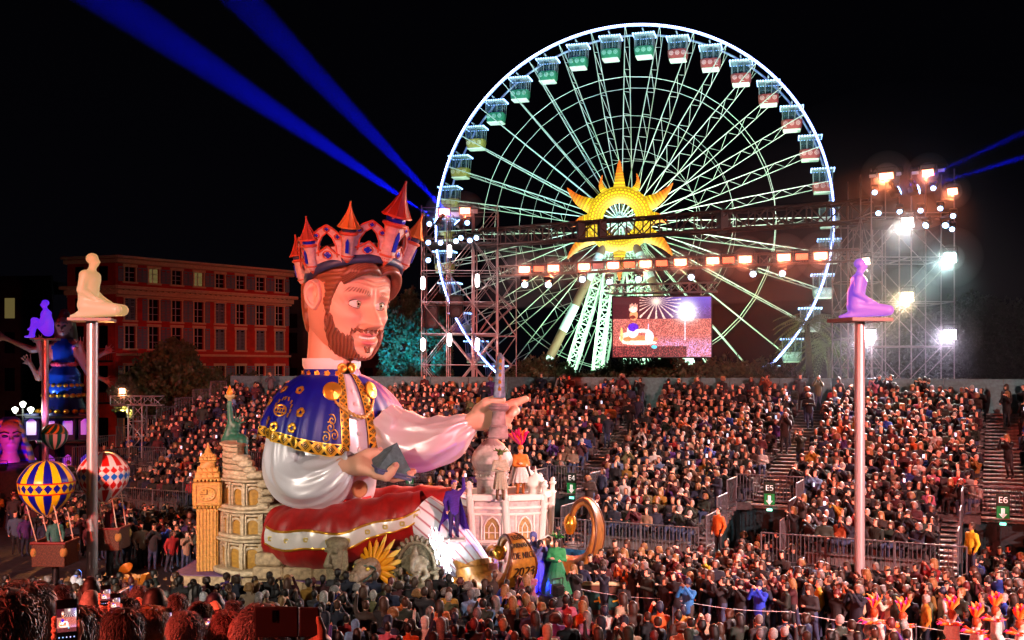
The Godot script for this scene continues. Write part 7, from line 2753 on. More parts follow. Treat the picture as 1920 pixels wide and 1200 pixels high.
	f.cap(Vector3(0, 1.1, 0.14), Vector3(0, 1.05, 0.2), 0.17, 0.15, 0, 0.06)            # head
	f.cap(Vector3(0, 1.28, 0.08), Vector3(0, 1.45, 0.06), 0.12, 0.06, 0, 0.04)
	f.cap(Vector3(0, 1.02, 0.3), Vector3(0.0, 0.78, 0.4), 0.09, 0.075, 0, 0.05)
	f.cap(Vector3(0.0, 0.78, 0.4), Vector3(0.12, 0.66, 0.44), 0.075, 0.06, 0, 0.04)
	f.cap(Vector3(0.12, 0.66, 0.44), Vector3(0.26, 0.74, 0.42), 0.06, 0.05, 0, 0.04)
	for s in [-1.0, 1.0]:
		f.cap(Vector3(s * 0.2, 1.1, 0.08), Vector3(s * 0.36, 0.98, 0.04), 0.1, 0.12, 0, 0.04, Vector3(1, 1.2, 0.5))
		f.cap(Vector3(s * 0.28, 0.84, 0.06), Vector3(s * 0.46, 0.6, 0.16), 0.1, 0.085, 0, 0.05)
		f.cap(Vector3(s * 0.46, 0.6, 0.16), Vector3(s * 0.36, 0.68 if s < 0 else 0.5, 0.4), 0.085, 0.07, 0, 0.04)
		f.cap(Vector3(s * 0.36, 0.68 if s < 0 else 0.5, 0.4), Vector3(s * 0.36, 0.82 if s < 0 else 0.52, 0.44), 0.08, 0.06, 0, 0.04)
		f.cap(Vector3(s * 0.72, 0.28, 0.1), Vector3(s * 0.7, 0.5, 0.0), 0.14, 0.1, 0, 0.06)
		f.cap(Vector3(s * 0.55, 0.66, 0.0), Vector3(s * 0.8, 0.7, 0.02), 0.07, 0.06, 0, 0.05)
	f.cap(Vector3(0.1, 0.28, 0.2), Vector3(0.5, 0.24, 0.4), 0.18, 0.14, 0, 0.08)
	f.cap(Vector3(0.5, 0.24, 0.4), Vector3(0.08, 0.14, 0.5), 0.13, 0.08, 0, 0.06)
	f.cap(Vector3(-0.12, 0.3, 0.2), Vector3(-0.28, 0.36, 0.46), 0.16, 0.12, 0, 0.08)
	f.cap(Vector3(-0.28, 0.36, 0.46), Vector3(-0.06, 0.1, 0.52), 0.1, 0.07, 0, 0.06)
	part("figure", f.done(1)[0], stn, t)
	var b := MB.new()
	b.prism([Vector2(-0.6, 0.1), Vector2(0.6, 0.1), Vector2(0.62, 0.9), Vector2(0.45, 1.35), Vector2(0.2, 1.56), Vector2(-0.2, 1.56), Vector2(-0.45, 1.35), Vector2(-0.62, 0.9)], 0.12, Transform3D(Basis(), Vector3(0, 0, -0.28)), 0.03)
	part("arch_back", b.done(), stn, t)
	b = MB.new()
	b.tube(bez([Vector3(-0.6, 0.1, -0.1), Vector3(-0.62, 0.9, -0.1), Vector3(-0.4, 1.4, -0.1), Vector3(0, 1.58, -0.1), Vector3(0.4, 1.4, -0.1), Vector3(0.62, 0.9, -0.1), Vector3(0.6, 0.1, -0.1)], 6), [0.06], 8)
	part("arch_rim", b.done(), stn, t)
	for i in 17:
		var a := deg_to_rad(-112 + i * 14)
		b = MB.new()
		b.ball(Vector3(sin(a) * 0.72, 0.86 + cos(a) * 0.84, -0.14), Vector3(0.085, 0.13, 0.08), 8, 6, Basis(Vector3.BACK, -a))
		part("scallop", b.done(), stn, t)
	b = MB.new()
	b.cbox(Vector3(0, 0.04, 0.12), Vector3(2.0, 0.14, 1.05), 0.04)
	part("plinth", b.done(), stn, t)
	b = MB.new()
	for i in 11:
		var a := lerpf(-1.2, 1.2, i / 10.0)
		b.ball(Vector3(sin(a) * 0.2, 0.72 - cos(a) * 0.1, 0.26 + cos(a) * 0.1), Vector3.ONE * 0.03, 6, 4)
	part("necklace", b.done(), mat("gold_thread"), t)

func build_float_extras() -> void:
	# white spark fountain by the shoe, an unseen blue lamp lighting the performers, cabin of the shoe
	var p := at(848, 1132, 32.0)
	var t := thing("spark_fountain", "bright white fountain of sparks rising beside the striped stocking", "spark fountain", Vector3(p.x, 0.62, p.z))
	var b := MB.new()
	b.cbox(Vector3(0, 0.1, 0), Vector3(0.4, 0.2, 0.3), 0.03)
	part("spark_box", b.done(), mat("lamp_black"), t)
	b = MB.new()
	var top := at(820, 1000, 32.4) - t.position
	for i in 90:
		var f := sqrt(rng.randf())
		var c := Vector3(0, 0.2, 0).lerp(top, f * rng.randf_range(0.7, 1.05))
		var w := 0.03 + 0.13 * f
		var q := c + Vector3(rng.randfn() * w, 0, rng.randfn() * w)
		var d := (top + Vector3(rng.randfn() * 0.25, 0, rng.randfn() * 0.25)).normalized()
		b.tube([q, q + d * rng.randf_range(0.1, 0.34)], [0.012, 0.006], 4)
	part("spark_flames", b.done(), glow("spark_white", Color(0.95, 0.97, 1.0), 9.0), t).set_meta("kind", "stuff")
	omni(t, Vector3(0, 0.9, 0.1), Color(0.9, 0.95, 1.0), 1.6, 0.2)
	floodlight(at(1040, 1104, 31.9), at(1000, 1085, 33.0), Color(0.06, 0.1, 1.0), 40, 50, "unseen small round blue floodlight on the float's right end by the big shoe", "", Vector2(0.34, 0.34), 14.0)
	# prow of the float with a teal band
	var prow := thing("float_prow", "cream and brown railed prow at the right end of the float with teal panel", "float prow", Vector3(3.1, 0, -33.0))
	b = MB.new()
	b.prism([Vector2(-1.1, 0.0), Vector2(0.9, 0.0), Vector2(1.4, 0.75), Vector2(-0.9, 1.0)], 0.16)
	part("side_board", b.done(), mat("prow_brown", Color(0.35, 0.18, 0.1), 0.5, 0, 0.3), prow)
	b = MB.new()
	b.prism([Vector2(-0.9, 0.2), Vector2(0.5, 0.15), Vector2(0.7, 0.62), Vector2(-0.75, 0.75)], 0.05, Transform3D(Basis(), Vector3(0, 0, 0.17)))
	part("teal_panel", b.done(), mat("prow_teal", Color(0.04, 0.25, 0.24), 0.45), prow)
	b = MB.new()
	b.tube(bez([Vector3(-1.2, 1.0, 0.1), Vector3(0.2, 1.0, 0.15), Vector3(1.4, 0.85, 0.1), Vector3(2.0, 0.2, 0.1)], 6), [0.07], 8)
	part("rail", b.done(), mat("prow_cream", Color(0.8, 0.72, 0.55), 0.5), prow)
	for i in 2:
		b = MB.new()
		b.tube([Vector3(-0.45 + 0.6 * i, 0.45, 0.26), Vector3(-0.2 + 0.6 * i, 0.5, 0.26), Vector3(-0.1 + 0.6 * i, 0.35, 0.26)], [0.025], 6)
		b.tube([Vector3(-0.3 + 0.6 * i, 0.6, 0.26), Vector3(-0.25 + 0.6 * i, 0.4, 0.26)], [0.025], 6)
		part("yellow_scroll", b.done(), mat("mane_yellow"), prow)

# ================================================================ glowing figures on poles
func pole_figure(px: float, py: float, dist: float, pose: int, turn: float, col: Color, energy: float, label: String, plabel: String, hgt: float) -> void:
	var top := at(px, py, dist)
	var p := thing("statue_pole", plabel, "pole", Vector3(top.x, 0, top.z))
	var b := MB.new()
	b.cyl(Vector3.ZERO, Vector3(0, top.y - 0.1, 0), 0.16 if px > 900 else 0.2, -1, 24)
	part("shaft", b.done(), mat("brushed_steel", Color(0.8, 0.78, 0.78), 0.32, 0.6), p)
	b = MB.new()
	b.cbox(Vector3(0, top.y - 0.06, 0), Vector3(1.5, 0.12, 1.5), 0.02, Basis(Vector3.UP, 0.25))
	part("platform", b.done(), mat("platform_grey", Color(0.6, 0.57, 0.55), 0.5), p)
	var f := Field.new(Vector3(-0.75, -0.03, -0.85), Vector3(0.75, 2.0, 1.1), 0.038)
	# the figure looks along +z
	f.cap(Vector3(0, 0.42, -0.12), Vector3(0, 0.75, -0.1), 0.27, 0.24, 0, 0.12, Vector3(1.1, 1, 0.85))
	f.cap(Vector3(0, 0.75, -0.1), Vector3(0, 1.12, -0.02), 0.25, 0.27, 0, 0.15, Vector3(1.15, 1, 0.8))
	f.cap(Vector3(-0.24, 1.25, -0.06), Vector3(0.24, 1.25, -0.06), 0.14, 0.14, 0, 0.12)
	f.cap(Vector3(0, 1.3, -0.04), Vector3(0, 1.52, 0.02), 0.11, 0.095, 0, 0.06)
	f.cap(Vector3(0, 1.74, 0.0), Vector3(0, 1.62, 0.07), 0.165, 0.115, 0, 0.08, Vector3(0.9, 1, 1))
	f.cap(Vector3(0, 1.7, 0.16), Vector3(0, 1.64, 0.19), 0.02, 0.035, 0, 0.04)
	f.cap(Vector3(-0.04, 1.57, 0.14), Vector3(0.04, 1.57, 0.14), 0.025, 0.025, 0, 0.03)
	for s in [-1.0, 1.0]:
		f.cap(Vector3(s * 0.15, 1.69, -0.01), Vector3(s * 0.15, 1.63, 0.0), 0.03, 0.02, 0, 0.01)
		if pose == 0:      # kneeling, hands on the thighs
			f.cap(Vector3(s * 0.13, 0.36, -0.1), Vector3(s * 0.2, 0.26, 0.72), 0.2, 0.15, 0, 0.1)
			f.cap(Vector3(s * 0.2, 0.2, 0.72), Vector3(s * 0.13, 0.11, -0.3), 0.12, 0.09, 0, 0.08)
			f.cap(Vector3(s * 0.13, 0.1, -0.3), Vector3(s * 0.08, 0.06, -0.52), 0.08, 0.05, 0, 0.05)
			f.cap(Vector3(s * 0.31, 1.24, -0.06), Vector3(s * 0.38, 0.8, -0.12), 0.13, 0.1, 0, 0.06)
			f.cap(Vector3(s * 0.38, 0.8, -0.12), Vector3(s * 0.22, 0.54, 0.22), 0.1, 0.07, 0, 0.05)
			f.cap(Vector3(s * 0.22, 0.54, 0.22), Vector3(s * 0.17, 0.47, 0.4), 0.075, 0.05, 0, 0.05)
		else:              # knees drawn up, arms round the shins
			f.cap(Vector3(s * 0.14, 0.28, -0.1), Vector3(s * 0.16, 0.88, 0.42), 0.19, 0.13, 0, 0.1)
			f.cap(Vector3(s * 0.16, 0.88, 0.42), Vector3(s * 0.14, 0.14, 0.55), 0.12, 0.085, 0, 0.06)
			f.cap(Vector3(s * 0.14, 0.1, 0.52), Vector3(s * 0.14, 0.06, 0.78), 0.08, 0.05, 0, 0.05)
			f.cap(Vector3(s * 0.31, 1.24, -0.06), Vector3(s * 0.37, 0.72, 0.12), 0.12, 0.095, 0, 0.06)
			f.cap(Vector3(s * 0.37, 0.72, 0.12), Vector3(s * 0.06, 0.42, 0.66), 0.095, 0.06, 0, 0.05)
	var sm := glow("resin_%s" % col.to_html(false), col, energy, Color(0.55, 0.5, 0.55))
	var o := obj("glowing_statue", f.done(1)[0], sm, label, "statue", top, "", turn)
	o.scale = Vector3(1.0, 1.0, 1.14) * (hgt / 1.9)

func build_poles() -> void:
	pole_figure(173, 597, 37.6, 0, PI / 2 - 0.1, Color(1.0, 0.78, 0.5), 0.5, "kneeling figure lit warm white on the left steel pole", "tall steel pole at left under the warm white kneeling figure", 2.42)
	pole_figure(85, 634, 62.0, 1, -PI / 2 + 0.2, Color(0.36, 0.14, 1.0), 0.75, "crouching violet lit figure hugging its knees on the far left pole", "farther steel pole at left under the crouching violet figure", 2.35)
	pole_figure(1612, 597, 33.0, 0, PI / 2 - 0.15, Color(0.5, 0.32, 1.0), 0.62, "kneeling violet lit figure on the pole before the right scaffold", "tall steel pole at right under the kneeling violet figure", 1.95)

# ================================================================ hot air balloons
func balloon(px: float, py: float, rpx: float, dist: float, style: int, bpx: float, bpy: float, label: String) -> void:
	var c := at(px, py, dist)
	var r := rpx * dist / F
	var t := thing("toy_balloon", label, "balloon", c)
	var n := 128
	var im := Image.create(n * 2, n, false, Image.FORMAT_RGB8)
	for y in n:
		for x in n * 2:
			var u := x / float(n * 2)
			var v := y / float(n)
			var g := fposmod(u * 20.0, 2.0) < 1.0
			var q := fposmod(u * 20.0, 1.0) - 0.5
			var col := Color(0.95, 0.8, 0.05) if g else Color(0.05, 0.05, 0.6)
			if style == 0:
				if v > 0.42 and v < 0.6:
					col = Color(0.95, 0.8, 0.05)
					if absf(q) * 1.1 + absf(v - 0.51) * 7.5 < 0.5: col = Color(0.04, 0.05, 0.6)
					if v < 0.44 or v > 0.58: col = Color(0.8, 0.12, 0.05)
			elif style == 1:
				col = Color(0.92, 0.88, 0.86) if g else Color(0.8, 0.1, 0.07)
				if v > 0.3 and v < 0.68:
					col = Color(0.92, 0.88, 0.86)
					for k in 3:
						if absf(q) + absf(v - 0.37 - 0.125 * k) * 7.6 < 0.47: col = Color(0.8, 0.1, 0.07) if k != 1 else Color(0.1, 0.42, 0.85)
			else:
				col = Color(0.04, 0.42, 0.28) if g else Color(0.85, 0.8, 0.7)
				if v < 0.42: col = Color(0.8, 0.5, 0.1) if fposmod(u * 10.0 + v * 4.0, 1.0) < 0.4 else Color(0.08, 0.35, 0.22)
			im.set_pixel(x, y, col)
	var m := mat("balloon_skin_%d" % style, Color(1, 1, 1), 0.35)
	m.albedo_texture = ImageTexture.create_from_image(im)
	var prof := bez([Vector2(0.02, 1.0), Vector2(0.55, 0.86), Vector2(0.95, 0.4), Vector2(1.0, 0.05), Vector2(0.86, -0.42), Vector2(0.45, -0.85), Vector2(0.16, -1.03)], 5)
	var b := MB.new()
	b.grid(60, prof.size() - 1, func(u, v):
		var q: Vector2 = prof[int(round(v * (prof.size() - 1)))]
		var a: float = TAU * u
		var pu: float = q.x * (1.0 - 0.025 * absf(sin(a * 10.0)) * sin(v * PI))
		return Vector3(sin(a) * pu, q.y, cos(a) * pu) * r)
	part("envelope", b.done(), m, t)
	if style == 2: return
	var bc := at(bpx, bpy, dist) - c
	for k in 4:
		var a := PI / 4 + k * PI / 2
		var d := Vector3(sin(a), 0, cos(a))
		b = MB.new()
		b.tube([d * r * 0.72 + Vector3(0, -r * 0.62, 0), bc + d * 0.62 + Vector3(0, 0.38, 0)], [0.022], 5)
		part("rope", b.done(), mat("rope_pale", Color(0.75, 0.68, 0.6), 0.7), t)
		b = MB.new()
		b.ball(bc + d * 0.72 + Vector3(0, 0.1, 0), Vector3(0.13, 0.19, 0.13), 10, 7)
		b.cyl(bc + d * 0.72 + Vector3(0, 0.24, 0), bc + d * 0.7 + Vector3(0, 0.36, 0), 0.05, 0.09, 8)
		part("sandbag", b.done(), mat("sandbag", Color(0.72, 0.56, 0.28), 0.8, 0, 0.3), t)
	b = MB.new()
	for q in [[Vector3(0, 0, 0.55), Vector3(1.15, 0.8, 0.06)], [Vector3(0, 0, -0.55), Vector3(1.15, 0.8, 0.06)], [Vector3(0.55, 0, 0), Vector3(0.06, 0.8, 1.03)], [Vector3(-0.55, 0, 0), Vector3(0.06, 0.8, 1.03)], [Vector3(0, -0.38, 0), Vector3(1.0, 0.05, 1.0)]]:
		b.cbox(bc + q[0], q[1], 0.02)
	part("basket", b.done(), mat("basket_wicker", Color(0.38, 0.21, 0.09), 0.7, 0, 0.5, 0.6, 3.0), t)
	b = MB.new()
	for s in [-1.0, 1.0]:
		b.tube([bc + Vector3(-0.6, 0.42, s * 0.57), bc + Vector3(0.6, 0.42, s * 0.57)], [0.05], 8)
		b.tube([bc + Vector3(s * 0.57, 0.42, -0.6), bc + Vector3(s * 0.57, 0.42, 0.6)], [0.05], 8)
	part("basket_rim", b.done(), mat("rim_maroon", Color(0.4, 0.08, 0.06), 0.6), t)
	b = MB.new()
	b.cyl(bc + Vector3(0, -0.4, 0), Vector3(bc.x, -c.y + 0.02, bc.z), 0.12, 0.16, 8)
	b.cbox(Vector3(bc.x, -c.y + 0.1, bc.z), Vector3(0.9, 0.14, 0.9), 0.03)
	part("trolley", b.done(), mat("lamp_black"), t)
	var o := person("wave" if style else "stand", "hat", c + bc + Vector3(0, -0.34, 0), 0.5 - style, 1.6, "under the %s balloon" % ["yellow", "red"][style], "performers", 0.035, {"coat": [["teal", 0x2a6a60], ["maroon", 0x6a2030]][style]})
	o.set_meta("category", "performer")

# ================================================================ far floats at the left
func build_left_floats() -> void:
	balloon(87, 913, 50, 35.6, 0, 104, 1036, "yellow and blue striped toy balloon with a diamond belt over its basket")
	balloon(194, 893, 46, 38.6, 1, 206, 1008, "red and white toy balloon with blue diamonds, half behind the left pole")
	balloon(102, 818, 24, 56.0, 2, 0, 0, "small green and white toy balloon far behind the yellow one")
	# the six armed doll
	var D := 66.0
	var base := at(120, HOR, D); base.y = 0.0
	var t := thing("doll_figure", "towering six armed doll in a shiny blue dress behind the left poles", "float figure", base, "", 0.15)
	var px := D / F
	var o := at(120, 780, D).y       # hem of the skirt
	var f := Field.new(Vector3(-4.2, o - 0.3, -1.6), Vector3(3.6, o + 7.2, 1.6), 0.085)
	f.cap(Vector3(0, o + 0.2, 0), Vector3(0, o + 2.0, 0), 1.5, 0.75, 2, 0.1)
	f.cap(Vector3(0, o + 1.9, 0), Vector3(0, o + 2.6, 0), 1.15, 0.95, 1, 0.08)
	f.cap(Vector3(0, o + 2.7, 0), Vector3(0, o + 3.3, 0), 1.05, 0.62, 1, 0.08)
	f.cap(Vector3(0, o + 3.4, 0), Vector3(0, o + 4.2, 0), 0.62, 0.78, 1, 0.1, Vector3(1, 1, 0.8))
	f.cap(Vector3(-0.5, o + 4.6, 0), Vector3(0.5, o + 4.6, 0), 0.36, 0.36, 0, 0.2)
	f.cap(Vector3(0, o + 4.7, 0), Vector3(0, o + 5.4, 0), 0.25, 0.24, 0, 0.1)
	f.cap(Vector3(0, o + 5.9, 0.05), Vector3(0, o + 5.55, 0.15), 0.55, 0.36, 0, 0.1)
	f.cap(Vector3(0, o + 5.75, 0.55), Vector3(0, o + 5.62, 0.62), 0.06, 0.09, 0, 0.08)
	f.cap(Vector3(0, o + 6.2, -0.2), Vector3(0, o + 6.7, -0.1), 0.6, 0.3, 3, 0.1)
	f.cap(Vector3(0, o + 5.9, -0.35), Vector3(0, o + 4.6, -0.5), 0.65, 0.8, 3, 0.15)
	for arm in [[-1, 0.7, -3.4, 5.0, -1.9, 4.4], [-1, 0.6, -1.9, 3.3, -1.5, 2.6], [1, 0.7, 2.6, 4.1, 1.6, 3.7], [1, 0.6, 2.5, 2.4, 1.6, 2.9], [-1, 0.5, -1.4, 4.6, -1.2, 3.6], [1, 0.6, 1.2, 4.4, 1.4, 3.6]]:
		var sh := Vector3(arm[0] * arm[1], o + 4.5, 0.1)
		var el := Vector3(arm[4], o + arm[5] - 0.1, 0.25)
		var wr := Vector3(arm[2], o + arm[3], 0.4)
		f.cap(sh, el, 0.27, 0.22, 0, 0.1)
		f.cap(el, wr, 0.21, 0.13, 0, 0.08)
		var d := (wr - el).normalized()
		f.cap(wr, wr + d * 0.25, 0.16, 0.17, 0, 0.05)
		for q in 4:
			var sp := Vector3(-d.y, d.x, 0) * (0.14 - 0.095 * q)
			f.cap(wr + d * 0.3 + sp, wr + d * (0.78 - 0.05 * absf(q - 1.5)) + sp * 2.2, 0.06, 0.05, 0, 0.04)
		f.cap(wr + d * 0.1, wr + d * 0.35 + Vector3(-d.y, d.x, 0) * 0.4, 0.06, 0.05, 0, 0.04)
	var r := f.done(4)
	var bodym := part("body", r[0], null, t)
	for i in r[1].size():
		bodym.set_surface_override_material(i, [mat("doll_skin", Color(0.55, 0.37, 0.31), 0.45), mat("doll_blue", Color(0.1, 0.3, 0.75), 0.2, 0.35), mat("doll_navy", Color(0.05, 0.08, 0.3), 0.3, 0.2), mat("doll_hair", Color(0.25, 0.08, 0.07), 0.4)][r[1][i]])
	var b := MB.new()
	for s in [-1.0, 1.0]:
		b.ball(Vector3(s * 0.2, o + 5.85, 0.55), Vector3(0.1, 0.07, 0.05), 10, 6)
		b.tube([Vector3(s * 0.08, o + 6.02, 0.58), Vector3(s * 0.22, o + 6.1, 0.56), Vector3(s * 0.36, o + 6.0, 0.48)], [0.03], 5)
	part("eyes", b.done(), mat("face_dark"), t)
	b = MB.new()
	b.ball(Vector3(0, o + 5.45, 0.5), Vector3(0.13, 0.05, 0.05), 10, 6)
	part("lips", b.done(), mat("doll_lips", Color(0.7, 0.1, 0.12), 0.3), t)
	for q in [[2.0, 1.02, "gold"], [1.35, 1.22, "gold"], [3.35, 0.64, "pink"], [0.35, 1.55, "gold"]]:
		b = MB.new()
		for k in 18:
			var a := TAU * k / 18.0
			b.ball(Vector3(sin(a) * q[1], o + q[0], cos(a) * q[1]), Vector3(0.2, 0.14, 0.2), 7, 5)
		part("ruffle", b.done(), mat("gold_thread") if q[2] == "gold" else mat("doll_pink", Color(0.75, 0.3, 0.4), 0.5), t)
	for i in 4:      # pavilion below
		b = MB.new()
		b.cbox(Vector3(-1.65 + i * 1.1, o * 0.5 + 0.2, 1.0), Vector3(0.96, o + 0.1, 0.3), 0.05)
		part("pavilion_wall", b.done(), mat("doll_navy"), t)
		b = MB.new()
		b.prism([Vector2(-0.3, -0.5), Vector2(0.3, -0.5), Vector2(0.3, 0.35), Vector2(0, 0.6), Vector2(-0.3, 0.35)], 0.06)
		for y in [o - 0.65, o - 3.0]:
			part("lit_window", b.done(), glow("violet_window", Color(0.3, 0.1, 1.0), 0.45 + 0.25 * (i % 2)), t, Transform3D(Basis(), Vector3(-1.65 + i * 1.1, y, 1.16)))
	b = MB.new()
	b.cbox(Vector3(0, o - 1.6, 0.5), Vector3(5.2, 0.25, 2.6), 0.08)
	b.cbox(Vector3(0, o - 0.02, 0.4), Vector3(4.0, 0.16, 2.4), 0.05)
	part("pavilion_roof", b.done(), mat("lamp_black"), t)
	floodlight(base + Vector3(-1.6, o - 1.3, 4.2), base + Vector3(-0.2, o + 3.3, 0), Color(0.2, 0.6, 1.0), 32, 26, "unseen blue floodlight at the foot of the six armed doll", "", Vector2(0.4, 0.3), 3.0)  # source unseen, placed to light the dress blue
	floodlight(base + Vector3(0.6, o - 1.3, 5.5), base + Vector3(0, o + 5.6, 0), Color(1.0, 0.5, 0.75), 48, 12, "unseen pink floodlight aimed up at the doll's face", "", Vector2(0.4, 0.3), 3.0)  # source unseen, placed to brighten the doll face
	# the striped headdress figure at the left edge
	var hb := at(18, 860, 52)
	t = thing("pharaoh_head", "violet lit head in a blue and gold striped headdress at the left edge", "float head", hb, "", 0.55)
	f = Field.new(Vector3(-1.0, -0.2, -0.9), Vector3(1.0, 2.2, 1.0), 0.05)
	f.cap(Vector3(0, 1.3, 0), Vector3(0, 0.75, 0.2), 0.66, 0.42, 0, 0.1)
	f.cap(Vector3(0, 1.15, 0.62), Vector3(0, 0.98, 0.72), 0.06, 0.11, 0, 0.1)
	f.cap(Vector3(-0.16, 0.75, 0.56), Vector3(0.16, 0.75, 0.56), 0.07, 0.07, 0, 0.05)
	f.cap(Vector3(0, 0.3, 0.1), Vector3(0, -0.1, 0.1), 0.35, 0.5, 0, 0.1)
	part("face", f.done(1)[0], mat("pharaoh_skin", Color(0.7, 0.5, 0.4), 0.4), t)
	b = MB.new()
	b.grid(48, 22, func(u, v):
		var a: float = lerpf(0.75, TAU - 0.75, u)
		var rr: float = lerpf(0.3, 1.05, pow(v, 0.5)) if v < 0.55 else lerpf(0.98, 1.25, (v - 0.55) / 0.45)
		return [Vector3(sin(a) * rr, 2.15 - 2.5 * v, cos(a) * rr * 0.75), Color(0.05, 0.07, 0.5) if int(v * 22.0 + 0.5) % 4 < 2 else Color(0.6, 0.4, 0.12)])
	part("headdress", b.done(true), vmat("headdress_cloth", 0.4), t)
	b = MB.new()
	for s in [-1.0, 1.0]:
		b.ball(Vector3(s * 0.26, 1.18, 0.58), Vector3(0.17, 0.07, 0.06), 10, 6)
		b.tube([Vector3(s * 0.08, 1.34, 0.66), Vector3(s * 0.3, 1.42, 0.6), Vector3(s * 0.5, 1.34, 0.45)], [0.04], 5)
	part("eyes", b.done(), mat("face_dark"), t)
	b = MB.new()
	b.cbox(Vector3(0, -1.8, 0), Vector3(3.0, 3.2, 2.2), 0.1)
	part("float_body", b.done(), mat("float_brown", Color(0.2, 0.1, 0.08), 0.8, 0, 0.4), t)
	floodlight(hb + Vector3(1.0, -0.1, 2.6), hb + Vector3(0, 1.0, 0.2), Color(0.55, 0.12, 1.0), 14, 40, "unseen violet floodlight before the striped headdress", "", Vector2(0.3, 0.25), 4.0)  # source unseen, placed to light the head violet
	# street lamp with three globes
	var lp := at(43, HOR, 64); lp.y = 0
	t = thing("street_lamp", "old street lamp with three glowing white globes at the far left", "street lamp", lp)
	var ly := at(43, 775, 64).y
	b = MB.new()
	b.cyl(Vector3.ZERO, Vector3(0, ly + 0.3, 0), 0.09, 0.06, 8)
	b.tube([Vector3(-0.5, ly + 0.05, 0), Vector3(-0.4, ly - 0.15, 0), Vector3(0, ly - 0.1, 0), Vector3(0.4, ly - 0.15, 0), Vector3(0.5, ly + 0.05, 0)], [0.04], 6)
	part("post", b.done(), mat("iron_dark"), t)
	for q in [[-0.5, 0.2], [0.5, 0.2], [0.0, 0.55]]:
		b = MB.new()
		b.lathe([Vector2(0.08, -0.18), Vector2(0.2, 0.06), Vector2(0.17, 0.14), Vector2(0.03, 0.22)], 10)
		part("lamp_globe", b.done(), glow("globe_white", Color(0.95, 1.0, 0.9), 4.0), t, Transform3D(Basis(), Vector3(q[0], ly + q[1], 0)))
	omni(t, Vector3(0, ly + 0.2, 0.5), Color(0.95, 1.0, 0.9), 8.0, 0.4)
	# gilded music chest on the road
	t = thing("music_chest", "gilded music chest with arched side and open lid standing on the road", "chest", at(250, HOR, 33.6) * Vector3(1, 0, 1), "", -0.3)
	var gold := mat("chest_gold", Color(0.72, 0.42, 0.1), 0.35, 0.4, 0.2)
	b = MB.new()
	b.cbox(Vector3(0, 0.75, 0), Vector3(0.9, 0.7, 0.6), 0.03)
	b.cbox(Vector3(-0.62, 0.6, 0), Vector3(0.34, 0.42, 0.5), 0.03)
	b.cbox(Vector3(0, 0.2, 0), Vector3(1.2, 0.4, 0.7), 0.04)
	part("case", b.done(), mat("chest_wood", Color(0.42, 0.2, 0.07), 0.5, 0, 0.4), t)
	b = MB.new()
	b.prism([Vector2(-0.3, 0), Vector2(0.3, 0), Vector2(0.3, 0.55), Vector2(0.15, 0.8), Vector2(-0.15, 0.8), Vector2(-0.3, 0.55)], 0.2, Transform3D(Basis(Vector3.UP, PI / 2), Vector3(0.44, 0.42, 0)), 0.02)
	for y in [0.43, 1.08]:
		b.cbox(Vector3(0, y, 0.31), Vector3(0.92, 0.06, 0.03), 0.01)
	for x in [-0.43, 0.0, 0.43]:
		b.cbox(Vector3(x, 0.75, 0.31), Vector3(0.05, 0.62, 0.03), 0.01)
	part("gilding", b.done(), gold, t)
	b = MB.new()
	b.lathe([Vector2(0.03, 0.0), Vector2(0.06, 0.2), Vector2(0.22, 0.38), Vector2(0.24, 0.4)], 12, Transform3D(Basis(Vector3.RIGHT, 0.7), Vector3(-0.1, 1.1, 0)))
	part("horn", b.done(), gold, t)

# ================================================================ costumed performers
func feathers(t: Node3D, o: Vector3, n: int, L: float, cols: Array, up: Vector3, spread: float, called := "feather") -> void:
	for i in n:
		var a := i * 2.399
		var e := sqrt((i + 0.5) / n) * spread
		var d := (up + Vector3(cos(a), 0, sin(a)) * e).normalized()
		var l := L * (0.75 + 0.45 * hash1(i * 3.1))
		var b := MB.new()
		var s := d.cross(Vector3(0.3, 0.2, 1)).normalized()
		b.tube([o, o + d * l * 0.4 + s * 0.02, o + d * l * 0.8, o + d * l + Vector3(0, -0.06, 0) * L + s * 0.05], [0.02, L * 0.13, L * 0.11, 0.012], 7, true, 0.35, s)
		var c: Color = cols[i % cols.size()]
		part(called, b.done(), mat("feather_" + c.to_html(false), c, 0.7), t)

func performer(label: String, pose: String, hair: String, where: Vector3, turn: float, hgt: float, coat: int, skirt: int, dress: bool, haircol: int) -> MeshInstance3D:
	var fm := figure_meshes(pose, hair, 0.03, dress)
	var o := obj("performer", fm[0], null, label, "performer", where, "performers", turn)
	o.scale = Vector3.ONE * (hgt / 1.75)
	wear(o, fm[2], SKINS[0], coat, skirt)
	if fm[1].get_surface_count() > 0:
		part("hair", fm[1], hairm(haircol), o)
	part("face", face_of_cached(false), mat("face_dark"), o)
	return o

func skirt_on(o: Node3D, y1: float, r1: float, col: int) -> void:      # a pleated skirt from the waist to height y1
	var b := MB.new()
	b.grid(60, 8, func(u, v):
		var a: float = TAU * u
		var rr: float = lerpf(0.165, r1, pow(v, 0.8)) * (1.0 + 0.09 * v * sin(a * 13.0) + 0.05 * v * sin(a * 5.0))
		return Vector3(sin(a) * rr, lerpf(1.02, y1, v) + 0.02 * sin(a * 13.0) * v, cos(a) * rr * 0.9))
	part("skirt", b.done(), cloth(col), o)

func cape_mesh(L: float, w: float) -> ArrayMesh:
	var b := MB.new()
	b.grid(14, 10, func(u, v):
		var a: float = lerpf(-1.9, 1.9, u)
		var r: float = 0.16 + w * v
		return Vector3(sin(a) * r, 1.42 - L * v, -cos(a) * r * 0.8 - 0.02 + 0.03 * sin(a * 7.0) * v))
	return b.done()

